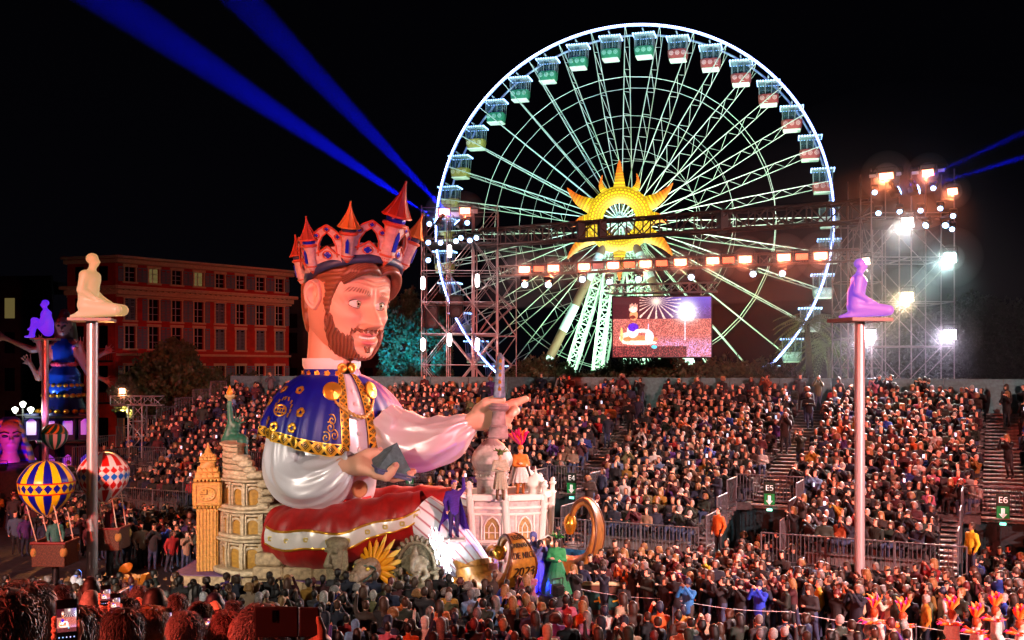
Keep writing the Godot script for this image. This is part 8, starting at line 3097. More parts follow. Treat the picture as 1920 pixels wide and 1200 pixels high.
func build_performers() -> void:
	var b: MB
	var o := performer("performer in purple leotard and long purple cape, one arm raised", "wave", "short", at(851, 1008, 33.1), 0.3, 1.85, 0x4a1a9a, 0x2c1050, false, 0x6a28c0)
	part("cape", cape_mesh(1.2, 0.34), cloth(0x5a20a8), o)
	b = MB.new()
	b.cbox(Vector3(0, -0.05, 0.05), Vector3(0.8, 0.1, 0.6), 0.02)
	b.bar(Vector3(0, -0.1, 0), Vector3(0.2, -1.5, -0.3), 0.1)
	obj("perch", b.done(), mat("palace_white"), "small white ledge under the purple caped performer", "ledge", o.position)
	o = performer("performer in a leafy green hat and pale dress on the palace roof", "fold", "hat", at(938, 0, 35.0) * Vector3(1, 0, 1) + Vector3(0, 3.42, 0), 0.2, 1.7, 0xb8ae98, 0x6a4a30, false, 0x4a6a24)
	skirt_on(o, 0.42, 0.26, 0xa89c84)
	feathers(o, Vector3(0, 1.72, 0), 9, 0.34, [Color(0.25, 0.4, 0.1), Color(0.35, 0.48, 0.14)], Vector3(0, 0.3, 0), 1.6, "leaf")
	o = performer("performer in orange and white with a huge magenta plume on the roof", "fold", "hat", at(976, 0, 36.2) * Vector3(1, 0, 1) + Vector3(0, 3.42, 0), 0.4, 1.8, 0xd87820, 0xb06020, false, 0xe08020)
	skirt_on(o, 0.5, 0.34, 0xd8d0c8)
	feathers(o, Vector3(0, 1.75, 0), 26, 0.62, [Color(0.85, 0.05, 0.45), Color(0.8, 0.08, 0.5), Color(0.95, 0.45, 0.08)], Vector3(-0.25, 0.9, 0), 0.75)
	part("veil", cape_mesh(1.0, 0.3), cloth(0xd8d2cc), o)
	var gp := at(1044, 1114, 32.3)
	o = performer("performer in a long green gown with a green feather headdress", "fold", "long", gp, -0.2, 1.78, 0x2a9a58, 0x0c6a3c, false, 0x241410)
	skirt_on(o, 0.02, 0.44, 0x0c7a48)
	feathers(o, Vector3(0, 1.74, -0.02), 22, 0.3, [Color(0.05, 0.45, 0.2), Color(0.2, 0.65, 0.2), Color(0.03, 0.3, 0.25)], Vector3(0, 0.5, 0), 1.3)
	b = MB.new()
	b.cyl(Vector3(0, -0.36, 0), Vector3(0, 0, 0), 0.5, 0.5, 20)
	obj("podium", b.done(), mat("lamp_black"), "low dark podium under the green gowned performer", "podium", gp)
	for k in 3:
		o = performer(["tall blue lit performer in a hooded gown beside the shoe sole", "blue lit performer holding a phone between two others by the shoe", "rightmost of three blue lit performers near the shoe"][k], ["stand", "photo", "fold"][k], ["hood", "long", "short"][k], at([1000, 1013, 1028][k], HOR, [32.9, 32.6, 32.8][k]) * Vector3(1, 0, 1) + Vector3(0, DECK, 0), [-0.2, 0.3, -0.5][k], [1.85, 1.65, 1.72][k], 0x5a60a0, 0x5058a0, false, 0x181420)
		skirt_on(o, 0.05, 0.36, 0x4a50a0)
	# feathered dancers crossing at lower right
	var spots := [[1640, 1160, 26.4], [1694, 1150, 26.0], [1786, 1160, 26.2], [1832, 1182, 25.4], [1868, 1148, 26.6], [1914, 1186, 25.2]]
	for k in 6:
		var p := at(spots[k][0], spots[k][1], spots[k][2])
		o = performer("feathered dancer in orange and magenta plumes, %s" % ["leftmost, left of the pale backpack", "second from left, nearest the white coat", "third from left, with low plume", "fourth from left, bending low", "fifth from left, in white skirt", "rightmost, cut by the frame edge"][k], "walk", "short", Vector3(p.x, 0.01, p.z), PI / 2 + 0.5 - 0.2 * k, 1.72, 0xd0c4bc, 0xd8d0c8, false, 0xb04a10)
		skirt_on(o, 0.35, 0.42, 0xdcd4cc)
		feathers(o, Vector3(0, 1.74, -0.02), 16, 0.42, [Color(0.95, 0.4, 0.05), Color(0.85, 0.08, 0.5), Color(0.95, 0.6, 0.3)], Vector3(0.0, 1.0, 0.1), 0.7)
		feathers(o, Vector3(0, 1.4, -0.05), 20, 0.36, [Color(0.95, 0.4, 0.05), Color(0.95, 0.45, 0.08), Color(0.85, 0.1, 0.5)], Vector3(0, 0.1, -0.2), 1.8, "collar_feather")
		feathers(o, Vector3(0, 1.0, -0.12), 16, 0.5, [Color(0.95, 0.5, 0.2), Color(0.85, 0.1, 0.5)], Vector3(0, -0.4, -0.8), 0.8, "tail_feather")
	# people the photograph singles out by their clothes
	for q in [[1172, 1152, "orange", 0xcc5c18, "photo"], [1322, 1140, "yellow", 0xc8b020, "stand"], [1290, 1195, "shiny blue", 0x2878c0, "photo"], [1424, 1200, "bright blue", 0x1838c8, "photo"], [1612, 1212, "beige", 0xa8987c, "stand"], [1668, 1222, "cream", 0xd0c8b4, "photo"], [1740, 1222, "olive green", 0x50583c, "fold"], [1768, 1216, "white", 0xd4d4d8, "stand"], [1536, 1196, "mustard", 0xc89a18, "stand"], [1572, 1192, "white tabard", 0xc4c0bc, "stand"], [1384, 1136, "rust red", 0x8a3424, "stand"], [1470, 1186, "brick red", 0x7a2a28, "wave"]]:
		var p := at(q[0], q[1], EYE * F / (q[1] - HOR)); p.y = 0
		o = person(q[4], pick_hair(), p, face_to(p, Vector3(-2, 0, -26), 0.5), 1.72, "along the tape", "people standing on the square", 0.035, {"coat": [q[2], q[3]]})
	for q in [[1412, 968, "orange", 0xd06010, 4.0], [1846, 985, "yellow", 0xd0b818, 4.3], [1052, 950, "orange", 0xc06414, 3.6], [1018, 955, "orange", 0xb87020, 3.5], [786, 920, "orange", 0xc8641c, 2.0]]:
		var s: float = {1412: 4.3, 1846: 12.6, 1052: -3.6, 1018: -4.4, 786: -8.6}[q[0]]
		var p := st(s, 0.4, 1.25)
		person("stand", "short", p, face_to(p, Vector3(-2, 0, -20), 0.5), 1.72, "by the grandstand opening", "stewards in bright jackets", 0.035, {"coat": [q[2], q[3]]})
	# moving heads placed to light a few people, the true lamps unseen
	for q in [[Vector3(-3.3, 16.4, -65.4), at(143, 1078, 30.2), Color(0.25, 0.5, 1.0), 9000.0, 0.85], [Vector3(-2.3, 16.4, -65.4), at(372, 1115, 28.4), Color(0.25, 0.55, 1.0), 7000.0, 0.95], [Vector3(20.9, 15.2, -51.2), at(1118, 962, 38.5), Color(0.7, 0.85, 1.0), 2600.0, 1.7], [Vector3(21.9, 15.2, -51.2), at(1545, 945, 36.5), Color(0.8, 0.9, 1.0), 2200.0, 1.6]]:
		var m := moving_head(q[0], q[1], Color(0.6, 0.8, 1.0), 9.0, "moving head lamp standing in for an unseen spot on the crowd", "", 0.16)
		spot(m, q[0] + (q[1] - q[0]).normalized() * 0.2, q[1], q[2], q[3], q[4], 0.08, 0.3)
	for q in [[140, 30.4], [150, 30.0], [362, 28.6], [382, 28.2], [372, 29.0]]:
		var p := at(q[0], HOR, q[1]); p.y = 0
		person("photo" if q[0] < 200 else "stand", "long" if q[0] == 362 else "hood", p, PI + 0.1, 1.74, "in blue spotlight", "people standing on the square", 0.035, {"coat": ["pale", 0xc8ccd4], "hair": ["light", 0x9c9490]})

# ================================================================ people
# zones of a figure: 0 skin, 1 coat, 2 trousers or skirt, 3 hair or hat
func figure(pose: String, hair: String, cell: float, skirt := false) -> Field:
	var f := Field.new(Vector3(-0.62, -0.06, -0.5), Vector3(0.62, 2.15, 0.75), cell)
	var sit := pose.begins_with("sit")
	var dy := -0.43 if sit else 0.0
	var hip := Vector3(0, 0.94 + dy, 0)
	# legs
	for s in [-1.0, 1.0]:
		var knee := Vector3(s * 0.11, 0.5, 0.42) if sit else Vector3(s * 0.1, 0.5, 0.02)
		var foot := Vector3(s * 0.11, 0.08, 0.4) if sit else Vector3(s * 0.11, 0.08, -0.02)
		if pose == "walk":
			knee += Vector3(0, 0.02, 0.1 * s); foot += Vector3(0, 0.02, 0.2 * s)
		f.cap(hip + Vector3(s * 0.09, -0.02, 0), knee, 0.095, 0.068, 2, 0.05)
		f.cap(knee, foot, 0.068, 0.05, 2, 0.04)
		f.cap(foot, foot + Vector3(0, -0.03, 0.15), 0.05, 0.042, 2, 0.03)
	if skirt:
		f.cap(hip + Vector3(0, 0.1, 0), Vector3(0, 0.25, 0), 0.15, 0.33, 2, 0.06)
	# trunk in its coat
	f.cap(hip + Vector3(0, -0.1 if not skirt else 0.05, 0), hip + Vector3(0, 0.3, 0), 0.155, 0.165, 1, 0.06, Vector3(1.1, 1, 0.85))
	f.cap(Vector3(-0.15, 1.355 + dy, 0), Vector3(0.15, 1.355 + dy, 0), 0.095, 0.095, 1, 0.08, Vector3(1, 1, 1.1))
	f.cap(Vector3(0, 1.4 + dy, -0.01), Vector3(0, 1.46 + dy, 0.0), 0.085, 0.065, 1, 0.03)
	# arms
	for s in [-1.0, 1.0]:
		var sh := Vector3(s * 0.205, 1.375 + dy, 0)
		var el := Vector3(s * 0.285, 1.1 + dy, -0.03)
		var wr := Vector3(s * 0.25, 0.86 + dy, 0.08)
		if pose.ends_with("clap"):
			el = Vector3(s * 0.27, 1.12 + dy, 0.06); wr = Vector3(s * 0.06, 1.22 + dy, 0.3)
		elif pose.ends_with("photo"):
			el = Vector3(s * 0.25, 1.26 + dy, 0.22); wr = Vector3(s * 0.07, 1.58 + dy, 0.34)
		elif pose.ends_with("wave") and s > 0:
			el = Vector3(s * 0.3, 1.52 + dy, 0.08); wr = Vector3(s * 0.27, 1.84 + dy, 0.12)
		elif pose.ends_with("fold"):
			el = Vector3(s * 0.27, 1.1 + dy, 0.06); wr = Vector3(s * -0.06, 1.12 + dy + 0.03 * s, 0.22)
		elif sit:
			el = Vector3(s * 0.25, 1.08 + dy, 0.04); wr = Vector3(s * 0.08, 0.98 + dy, 0.26)
		f.cap(sh, el, 0.078, 0.06, 1, 0.04)
		f.cap(el, wr, 0.062, 0.046, 1, 0.03)
		var hd := (wr - el).normalized()
		f.cap(wr, wr + hd * 0.06, 0.035, 0.04, 0, 0.012, Vector3(0.8, 1.1, 1.1))
		if cell < 0.02:
			for q in 4:
				var o := Vector3(s * (0.03 - 0.02 * q), 0, 0).cross(hd.cross(Vector3.UP)).normalized() * (0.024 - 0.016 * q)
				f.cap(wr + hd * 0.07 + o, wr + hd * (0.15 - 0.012 * absf(q - 1.5)) + o * 1.1, 0.011, 0.009, 0, 0.01)
		else:
			f.cap(wr + hd * 0.06, wr + hd * 0.13, 0.036, 0.022, 0, 0.015)
		f.cap(wr + hd * 0.03, wr + hd * 0.07 + Vector3(-s * 0.045, 0.01, 0.01), 0.016, 0.013, 0, 0.012)
	# neck and head with a face
	var h := Vector3(0, 1.63 + dy, 0.015)
	f.cap(Vector3(0, 1.47 + dy, 0), h - Vector3(0, 0.05, 0), 0.055, 0.055, 0, 0.03)
	f.cap(h + Vector3(0, 0.025, -0.01), h + Vector3(0, -0.07, 0.035), 0.1, 0.058, 0, 0.04, Vector3(0.86, 1, 1))
	f.cap(h + Vector3(0, 0.0, 0.09), h + Vector3(0, -0.035, 0.108), 0.012, 0.018, 0, 0.02)
	for s in [-1.0, 1.0]:
		f.cap(h + Vector3(s * 0.088, 0.0, -0.01), h + Vector3(s * 0.086, -0.035, 0.0), 0.02, 0.014, 0, 0.01)
	match hair:
		"short":
			f.cap(h + Vector3(0, 0.05, -0.035), h + Vector3(0, 0.0, -0.05), 0.108, 0.092, 3, 0.012, Vector3(0.92, 1, 1))
		"long":
			f.cap(h + Vector3(0, 0.045, -0.03), h + Vector3(0, -0.1, -0.06), 0.116, 0.11, 3, 0.02)
			f.cap(h + Vector3(0, -0.08, -0.07), h + Vector3(0, -0.28, -0.1), 0.11, 0.075, 3, 0.03, Vector3(1, 1, 0.7))
		"hat":
			f.cap(h + Vector3(0, 0.06, -0.012), h + Vector3(0, 0.1, -0.02), 0.116, 0.09, 3, 0.012)
			f.cap(h + Vector3(0, 0.0, -0.05), h + Vector3(0, -0.04, -0.05), 0.08, 0.07, 3, 0.02)
		"curly":
			for q in 9:
				var a := q * 0.7
				f.cap(h + Vector3(sin(a) * 0.085, 0.05 + 0.03 * cos(a * 2.0), -0.03 + 0.05 * cos(a)), h + Vector3(sin(a) * 0.1, -0.06, -0.05 - 0.03 * cos(a)), 0.06, 0.055, 3, 0.015)
		"hood":
			f.cap(h + Vector3(0, 0.05, -0.03), h + Vector3(0, -0.09, -0.05), 0.118, 0.11, 1, 0.02)
		"bald":
			f.cap(h + Vector3(0, -0.02, -0.05), h + Vector3(0, -0.05, -0.05), 0.088, 0.08, 3, 0.01)
	return f

var fig_cache := {}
func figure_meshes(pose: String, hair: String, cell: float, skirt := false) -> Array:   # [mesh with skin, coat and trousers, hair mesh, zones]
	var key := "%s/%s/%s/%s" % [pose, hair, cell, skirt]
	if fig_cache.has(key):
		return fig_cache[key]
	var r := figure(pose, hair, cell, skirt).done(4)
	var am: ArrayMesh = r[0]
	var have: Array = r[1]
	var body := ArrayMesh.new()
	var hm := ArrayMesh.new()
	var zs := []
	for i in have.size():
		var arr := am.surface_get_arrays(i)
		if have[i] == 3:
			hm.add_surface_from_arrays(Mesh.PRIMITIVE_TRIANGLES, arr)
		else:
			body.add_surface_from_arrays(Mesh.PRIMITIVE_TRIANGLES, arr)
			zs.append(have[i])
	fig_cache[key] = [body, hm, zs]
	return fig_cache[key]

var face_mesh: ArrayMesh
func face_of(dy: float) -> ArrayMesh:
	var b := MB.new()
	var h := Vector3(0, 1.63 + dy, 0.015)
	for s in [-1.0, 1.0]:
		b.ball(h + Vector3(s * 0.035, 0.012, 0.088), Vector3(0.012, 0.008, 0.008), 6, 4)
		b.cbox(h + Vector3(s * 0.036, 0.036, 0.09), Vector3(0.034, 0.008, 0.012), 0.002)
	b.cbox(h + Vector3(0, -0.075, 0.088), Vector3(0.04, 0.009, 0.01), 0.003)
	return b.done()

const COATS := [["black", 0x14141a], ["black", 0x18161a], ["dark navy", 0x161c30], ["navy", 0x1c2848], ["charcoal", 0x2c2c30], ["dark brown", 0x3a2820], ["dark green", 0x223024], ["burgundy", 0x541c24], ["grey", 0x6a686c], ["tan", 0x93765a], ["beige", 0xb39c80], ["red", 0xa41c20], ["mustard", 0xb08020], ["orange", 0xcc5c18], ["white", 0xd8d4cc], ["blue", 0x2048b0], ["pale blue", 0x7090b8], ["pink", 0xc06884], ["purple", 0x563080], ["olive", 0x5a5a34]]
const HAIRS := [["dark haired", 0x1a120e], ["brown haired", 0x3c2618], ["chestnut haired", 0x54301c], ["blond", 0x9c7440], ["grey haired", 0x84807c], ["white haired", 0xb8b4ae]]
const HATS := [["black", 0x16161a], ["grey", 0x77777a], ["dark red", 0x6a2020], ["white", 0xb0aca6], ["navy", 0x1e2a4a], ["brown", 0x4a3424], ["tan", 0xa07c50]]
const SKINS := [0xd8a488, 0xc89074, 0xe0b298, 0xb07c5c, 0x7c5440]

func hexcol(h: int) -> Color:
	return Color8((h >> 16) & 255, (h >> 8) & 255, h & 255)

func cloth(h: int) -> StandardMaterial3D:
	return mat("cloth_%x" % h, hexcol(h), 0.75, 0.0, 0.2, 0.4, 3.0)

func hairm(h: int) -> StandardMaterial3D:
	return mat("hair_%x" % h, hexcol(h), 0.55, 0.0, 0.4, 0.6, 5.0)

func skinm(h: int) -> StandardMaterial3D:
	return mat("skin_%x" % h, hexcol(h), 0.55)

func wear(o: MeshInstance3D, zs: Array, skin: int, coat: int, trousers: int) -> void:
	for i in zs.size():
		o.set_surface_override_material(i, skinm(skin) if zs[i] == 0 else cloth(coat if zs[i] == 1 else trousers))

const POSE_WORDS := {"stand": "standing", "photo": "photographing", "clap": "clapping", "wave": "arm raised", "fold": "arms folded", "walk": "striding", "sit": "seated", "sit_clap": "clapping", "sit_photo": "photographing", "sit_fold": "arms folded"}

func person(pose: String, hair: String, where: Vector3, turn: float, hgt: float, place: String, group: String, cell := 0.04, fixed := {}) -> MeshInstance3D:
	var fm := figure_meshes(pose, hair, cell)
	var o := MeshInstance3D.new()
	o.name = numbered("person")
	o.mesh = fm[0]
	add_child(o, true)
	o.position = where
	o.rotation.y = turn
	o.scale = Vector3(1.0, 1.0, 1.0) * (hgt / 1.75)
	var ci := rng.randi() % COATS.size()
	if rng.randf() < 0.52: ci = rng.randi() % 7
	var coat: Array = fixed.get("coat", COATS[ci])
	var sk: int = SKINS[0 if rng.randf() < 0.5 else rng.randi() % SKINS.size()]
	wear(o, fm[2], sk, coat[1], [0x18181c, 0x1c2438, 0x2c3c5c, 0x3a3430, 0x4a5a78][rng.randi() % 5])
	var words := ""
	if fm[1].get_surface_count() > 0:
		var hc: Array = fixed.get("hair", HATS[rng.randi() % HATS.size()] if hair == "hat" else HAIRS[[0, 0, 0, 1, 1, 1, 2, 2, 3, 4, 5][rng.randi() % 11]])
		part("hat" if hair == "hat" else "hair", fm[1], hairm(hc[1]), o)
		words = ("in %s hat," % hc[0]) if hair == "hat" else hc[0]
	var lw: String
	var kid := "child" if hgt < 1.45 else "person"
	if hair == "hat": lw = "%s %s %s coat" % [kid, words, coat[0]]
	elif hair == "hood": lw = "hooded %s in %s jacket" % [kid, coat[0]]
	elif hair == "bald": lw = "balding %s in %s coat" % [kid, coat[0]]
	else: lw = "%s %s in %s coat" % [words.replace("haired", "long haired") if hair == "long" else (words.replace("haired", "curly haired") if hair == "curly" else words), kid, coat[0]]
	o.set_meta("category", "person")
	part("face", face_of_cached(pose.begins_with("sit")), mat("face_dark", Color(0.16, 0.08, 0.06), 0.5), o)
	reg("%s, %s, %s" % [lw, POSE_WORDS[pose], place], o, group)
	return o

var faces_c := {}
func face_of_cached(sit: bool) -> ArrayMesh:
	if not faces_c.has(sit):
		faces_c[sit] = face_of(-0.43 if sit else 0.0)
	return faces_c[sit]

func pick_hair() -> String:
	return ["short", "short", "short", "long", "long", "curly", "hat", "hat", "hood", "short"][rng.randi() % 10]

# a crowd too many to count: one object whose parts are a few kinds of figure, copied with their own coats
func crowd(called: String, label: String, spots: Array, poses: Array, cell: float) -> void:
	var t := thing(called, label, "crowd")
	t.set_meta("kind", "stuff")
	var kinds := []
	for p in poses:
		for h in ["short", "long", "hat", "short", "curly"]:
			kinds.append([p, h, kinds.size()])
	var bins := []
	for k in kinds:
		bins.append([])
	for s in spots:
		bins[rng.randi() % kinds.size()].append(s)
	for k in kinds.size():
		var fm := figure_meshes(kinds[k][0], kinds[k][1], cell)
		var mesh := ArrayMesh.new()
		for i in fm[2].size():
			mesh.add_surface_from_arrays(Mesh.PRIMITIVE_TRIANGLES, fm[0].surface_get_arrays(i))
			var z: int = fm[2][i]
			var cm := mat("crowd_coat", Color(1, 1, 1), 0.8)
			cm.vertex_color_use_as_albedo = true
			mesh.surface_set_material(i, cm if z == 1 else (skinm(SKINS[k % SKINS.size()]) if z == 0 else cloth([0x18181c, 0x1c2438, 0x2c3c5c][k % 3])))
		if fm[1].get_surface_count() > 0:
			mesh.add_surface_from_arrays(Mesh.PRIMITIVE_TRIANGLES, fm[1].surface_get_arrays(0))
			mesh.surface_set_material(mesh.get_surface_count() - 1, hairm(HATS[k % HATS.size()][1] if kinds[k][1] == "hat" else HAIRS[[0, 1, 0, 2, 1, 0, 3, 0, 1, 4, 0, 2, 1, 0, 3, 0, 1, 0, 5, 2][k % 20]][1]))
		var mm := MultiMesh.new()
		mm.transform_format = MultiMesh.TRANSFORM_3D
		mm.use_colors = true
		mm.mesh = mesh
		mm.instance_count = bins[k].size()
		for i in bins[k].size():
			var s: Array = bins[k][i]
			var bs := Basis.from_euler(Vector3(rng.randf_range(-0.08, 0.14), s[1], rng.randf_range(-0.12, 0.12))).scaled(Vector3(rng.randf_range(0.92, 1.1), 1, 1) * s[2])
			mm.set_instance_transform(i, Transform3D(bs, s[0]))
			var ci := rng.randi() % COATS.size()
			if rng.randf() < 0.66: ci = rng.randi() % 8
			var c := hexcol(COATS[ci][1]).srgb_to_linear()
			mm.set_instance_color(i, c * rng.randf_range(0.25, 0.8))
		var o := MultiMeshInstance3D.new()
		o.name = "spectators" if k == 0 else "spectators_%03d" % k
		o.multimesh = mm
		o.set_meta("kind", "stuff")
		t.add_child(o, true)

func face_to(p: Vector3, target: Vector3, jit: float) -> float:
	var d := target - p
	return atan2(d.x, d.z) + rng.randf_range(-jit, jit)

func build_crowds() -> void:
	# seated spectators of the grandstand
	var seats := []
	for i in range(1, ROWS):
		var t := (i + 0.5) * RD
		var s := -31.0
		while s < 19.0:
			s += rng.randf_range(0.39, 0.48)
			var half := 2.1 if t < VT else 0.95
			var near := absf(fposmod(s - 5.25 + 4.125, 8.25) - 4.125)
			if near < half - 0.1 or rng.randf() < 0.02:
				continue
			var p := st(s, t + 0.1 + rng.randf_range(-0.06, 0.06), row_floor(i))
			var px := 960.0 + p.x / -p.z * F
			if px > 2010 or px < -60: continue
			seats.append([p, face_to(p, Vector3(-5, 0, -20), 0.4), rng.randf_range(0.9, 1.05)])
	crowd("seated_crowd", "thousands of seated spectators in winter coats filling the grandstand rows", seats, ["sit", "sit_clap", "sit_fold", "sit_photo"], 0.045)
	# people standing on the stairs and along the top of the stand, and on the square
	var far := []
	var all := []
	for k in 34:
		var s := rng.randf_range(-30.0, 15.0)
		var p := st(s, 14.95, row_floor(19) + 0.02)
		all.append([p, face_to(p, Vector3(-5, 0, -25), 0.4), rng.randf_range(1.55, 1.85), ["stand", "photo", "fold"][k % 3], "atop the grandstand"])
	for a in AISLES:
		for i in 20:
			if rng.randf() < 0.34:
				var t := (i + 0.5) * RD
				var o := rng.randf_range(-0.6, 0.6) if t >= VT else (1.65 if rng.randf() < 0.5 else -1.65)
				var p := st(a + o, t - 0.1, row_floor(i) + 0.09)
				all.append([p, face_to(p, Vector3(-5, 0, -25), 0.4), rng.randf_range(1.55, 1.85), "stand", "on the grandstand stairs"])
	var fill := func(s0: float, s1: float, t0: float, t1: float, step: float, place: String, aim: Vector3) -> void:
		var t := t0
		while t > t1:
			var s := s0
			while s < s1:
				s += step * rng.randf_range(0.75, 1.35)
				var p := st(s, t + rng.randf_range(-0.22, 0.22), 0.0)
				var r := rng.randf()
				all.append([p, face_to(p, aim, 0.5), rng.randf_range(1.2, 1.4) if rng.randf() < 0.08 else rng.randf_range(1.58, 1.88), "photo" if r < 0.2 else ("clap" if r < 0.32 else ("fold" if r < 0.42 else ("wave" if r < 0.47 else "stand"))), place])
			t -= step * 1.08
	fill.call(0.6, 16.5, -0.75, -5.75, 0.62, "behind the tape at right", Vector3(-2, 0, -26))
	for a in [-3.0, 5.25, 13.5]:
		fill.call(a - 1.2, a + 0.9, 3.6, -0.6, 0.62, "in a stand opening", Vector3(-2, 0, -20))
	fill.call(-25.5, -11.0, -0.75, -6.3, 0.66, "before left grandstand", Vector3(-8, 0, -30))
	fill.call(-34.0, -24.5, -0.2, -2.2, 0.7, "at the far left edge", Vector3(-12, 0, -28))
	# the near crowd, seen from behind, in loose rows
	var d := 30.7
	while d > 23.6:
		var x := -17.5
		while x < 9.0:
			x += 0.6 * rng.randf_range(0.75, 1.4)
			var lim := 30.9 if x < 1.0 else lerpf(28.6, 25.6, clampf((x - 1.0) / 6.5, 0, 1))
			if x < -10.6: lim = 32.5
			if d > lim or rng.randf() < 0.06 or absf(x + 15.45) < 0.5 and absf(d - 37.5) < 0.6: continue
			var p := Vector3(x, 0, -d + rng.randf_range(-0.25, 0.25))
			var r := rng.randf()
			all.append([p, face_to(p, Vector3(-4, 0, -38), 0.35), rng.randf_range(1.2, 1.4) if rng.randf() < 0.06 else rng.randf_range(1.58, 1.9), "photo" if r < 0.18 else ("wave" if r < 0.24 else "stand"), "in the near crowd" if x > -10.6 else "near the left pole"])
		d -= 0.66
	all.sort_custom(func(p, q): return p[0].z > q[0].z)
	var n := 0
	for a in all:
		if n < 285:
			var place: String = a[4]
			if place == "in the near crowd":
				place = "below the " + ("arcade ruin" if a[0].x < -5.5 else ("stone idols" if a[0].x < -1.6 else ("big shoe" if a[0].x < 1.6 else "parade tape")))
			elif place == "behind the tape at right":
				place = "behind tape " + ("near the shoe" if a[0].x < 5.0 else ("at middle right" if a[0].x < 9.0 else "by right pole"))
			person(a[3], pick_hair(), a[0], a[1], a[2], place, "people standing on the square", 0.04)
			n += 1
		else:
			far.append([a[0], a[1], a[2] / 1.75])
	crowd("standing_crowd", "farther standing spectators on the stairs, the stand's top and the square", far, ["stand", "photo", "clap"], 0.045)
	var lm := MultiMesh.new()
	lm.transform_format = MultiMesh.TRANSFORM_3D
	var lb := MB.new()
	lb.cbox(Vector3.ZERO, Vector3(0.08, 0.15, 0.015), 0.004)
	lm.mesh = lb.done()
	lm.instance_count = 46
	for i in 46:
		var q: Array = seats[(i * 397 + 61) % seats.size()]
		lm.set_instance_transform(i, Transform3D(Basis(Vector3.UP, q[1]), q[0] + Vector3(sin(q[1]) * 0.4, 1.16, cos(q[1]) * 0.4)))
	var lo := MultiMeshInstance3D.new()
	lo.name = "lit_phones"
	lo.multimesh = lm
	lo.material_override = glow("phone_glow", Color(0.75, 0.85, 1.0), 1.3)
	add_child(lo)
	tag(lo, "small lit phone screens scattered among the seated crowd", "phones", "", "stuff")
	tape()
	foreground()

func tape() -> void:
	var t := thing("barrier_tape", "white tape on thin posts holding back the standing crowd at right", "tape")
	var pts := [Vector3(1.7, 1.0, -32.6), Vector3(4.9, 0.95, -30.9), Vector3(8.0, 1.0, -29.1), Vector3(11.0, 0.97, -27.6), Vector3(14.6, 1.0, -25.8)]
	var b := MB.new()
	for k in 4:
		var ps := []
		for i in 9:
			ps.append(pts[k].lerp(pts[k + 1], i / 8.0) + Vector3(0, -0.1 * sin(PI * i / 8.0), 0))
		b.tube(ps, [0.02], 4, true, 0.4)
	part("tape", b.done(), mat("tape_white", Color(0.85, 0.85, 0.88), 0.5), t)
	for p in pts:
		b = MB.new()
		b.cyl(Vector3(p.x, 0, p.z), Vector3(p.x, 1.03, p.z), 0.025, -1, 6)
		part("post", b.done(), mat("fence_steel"), t)

# ---------------------------------------------------------------- spectators of the near stand, right below the camera
func near_floor(dist: float) -> float:
	return 3.95 + (12.0 - dist) * 0.2

func phone(p: Vector3, aim: Vector3, label: String, wide := false, sc := 1.0) -> void:
	var t := thing("phone", label, "phone", p)
	t.transform = look_xf(p, aim)
	t.scale = Vector3.ONE * sc
	var sz := Vector3(0.15, 0.074, 0.009) if wide else Vector3(0.074, 0.15, 0.009)
	var b := MB.new()
	b.cbox(Vector3.ZERO, sz, 0.004)
	part("case", b.done(), mat("phone_black", Color(0.02, 0.02, 0.025), 0.3), t)
	b = MB.new()
	var w := sz * Vector3(0.88, 0.55 if not wide else 0.9, 1)
	b.face([Vector3(-w.x * 0.5, w.y * 0.5, 0.0055), Vector3(w.x * 0.5, w.y * 0.5, 0.0055), Vector3(w.x * 0.5, -w.y * 0.5, 0.0055), Vector3(-w.x * 0.5, -w.y * 0.5, 0.0055)], [Vector2(0, 0), Vector2(0.7, 0), Vector2(0.7, 1), Vector2(0, 1)])
	part("phone_screen", b.done(), mats["screen_led"], t)
	if not fig_cache.has("phone_hand"):
		var f := Field.new(Vector3(-0.1, -0.42, -0.09), Vector3(0.12, 0.09, 0.07), 0.008)
		f.cap(Vector3(0.05, -0.4, -0.06), Vector3(0.015, -0.17, -0.03), 0.042, 0.027, 0, 0.02)
		f.cap(Vector3(0.015, -0.17, -0.03), Vector3(0.005, -0.09, -0.032), 0.027, 0.03, 0, 0.02, Vector3(1.2, 1, 0.7))
		f.cap(Vector3(0.0, -0.08, -0.032), Vector3(0.0, -0.03, -0.03), 0.034, 0.026, 0, 0.02, Vector3(1.2, 1, 0.6))
		for q in 4:
			var y := 0.01 - 0.023 * q
			f.cap(Vector3(0.0, y - 0.01, -0.026), Vector3(-0.044, y, -0.016), 0.0095, 0.0088, 0, 0.008)
			f.cap(Vector3(-0.044, y, -0.016), Vector3(-0.036 - 0.003 * (q % 2), y + 0.004, 0.012), 0.0088, 0.0075, 0, 0.006)
		f.cap(Vector3(0.02, -0.085, -0.025), Vector3(0.047, -0.04, -0.006), 0.015, 0.011, 0, 0.012)
		f.cap(Vector3(0.047, -0.04, -0.006), Vector3(0.043, -0.005, 0.012), 0.011, 0.008, 0, 0.008)
		fig_cache["phone_hand"] = f.done(1)
	var hand := obj("raised_hand", fig_cache["phone_hand"][0], skinm(SKINS[0]), "raised hand holding the " + label.replace(" filming the parade at the lower left corner", " in the corner"), "hand", Vector3.ZERO, "hands raising phones")
	hand.transform = t.transform * Transform3D(Basis(Vector3.BACK, PI / 2) if wide else Basis(), Vector3.ZERO)
	b = MB.new()
	for i in 5:
		b.ball(Vector3((i - 2) * sz.x * 0.17, -sz.y * 0.4, 0.005), Vector3(0.003, 0.003, 0.002), 6, 4)
	part("screen_icons", b.done(), glow("icon_white", Color(0.6, 0.75, 1.0), 1.2), t)

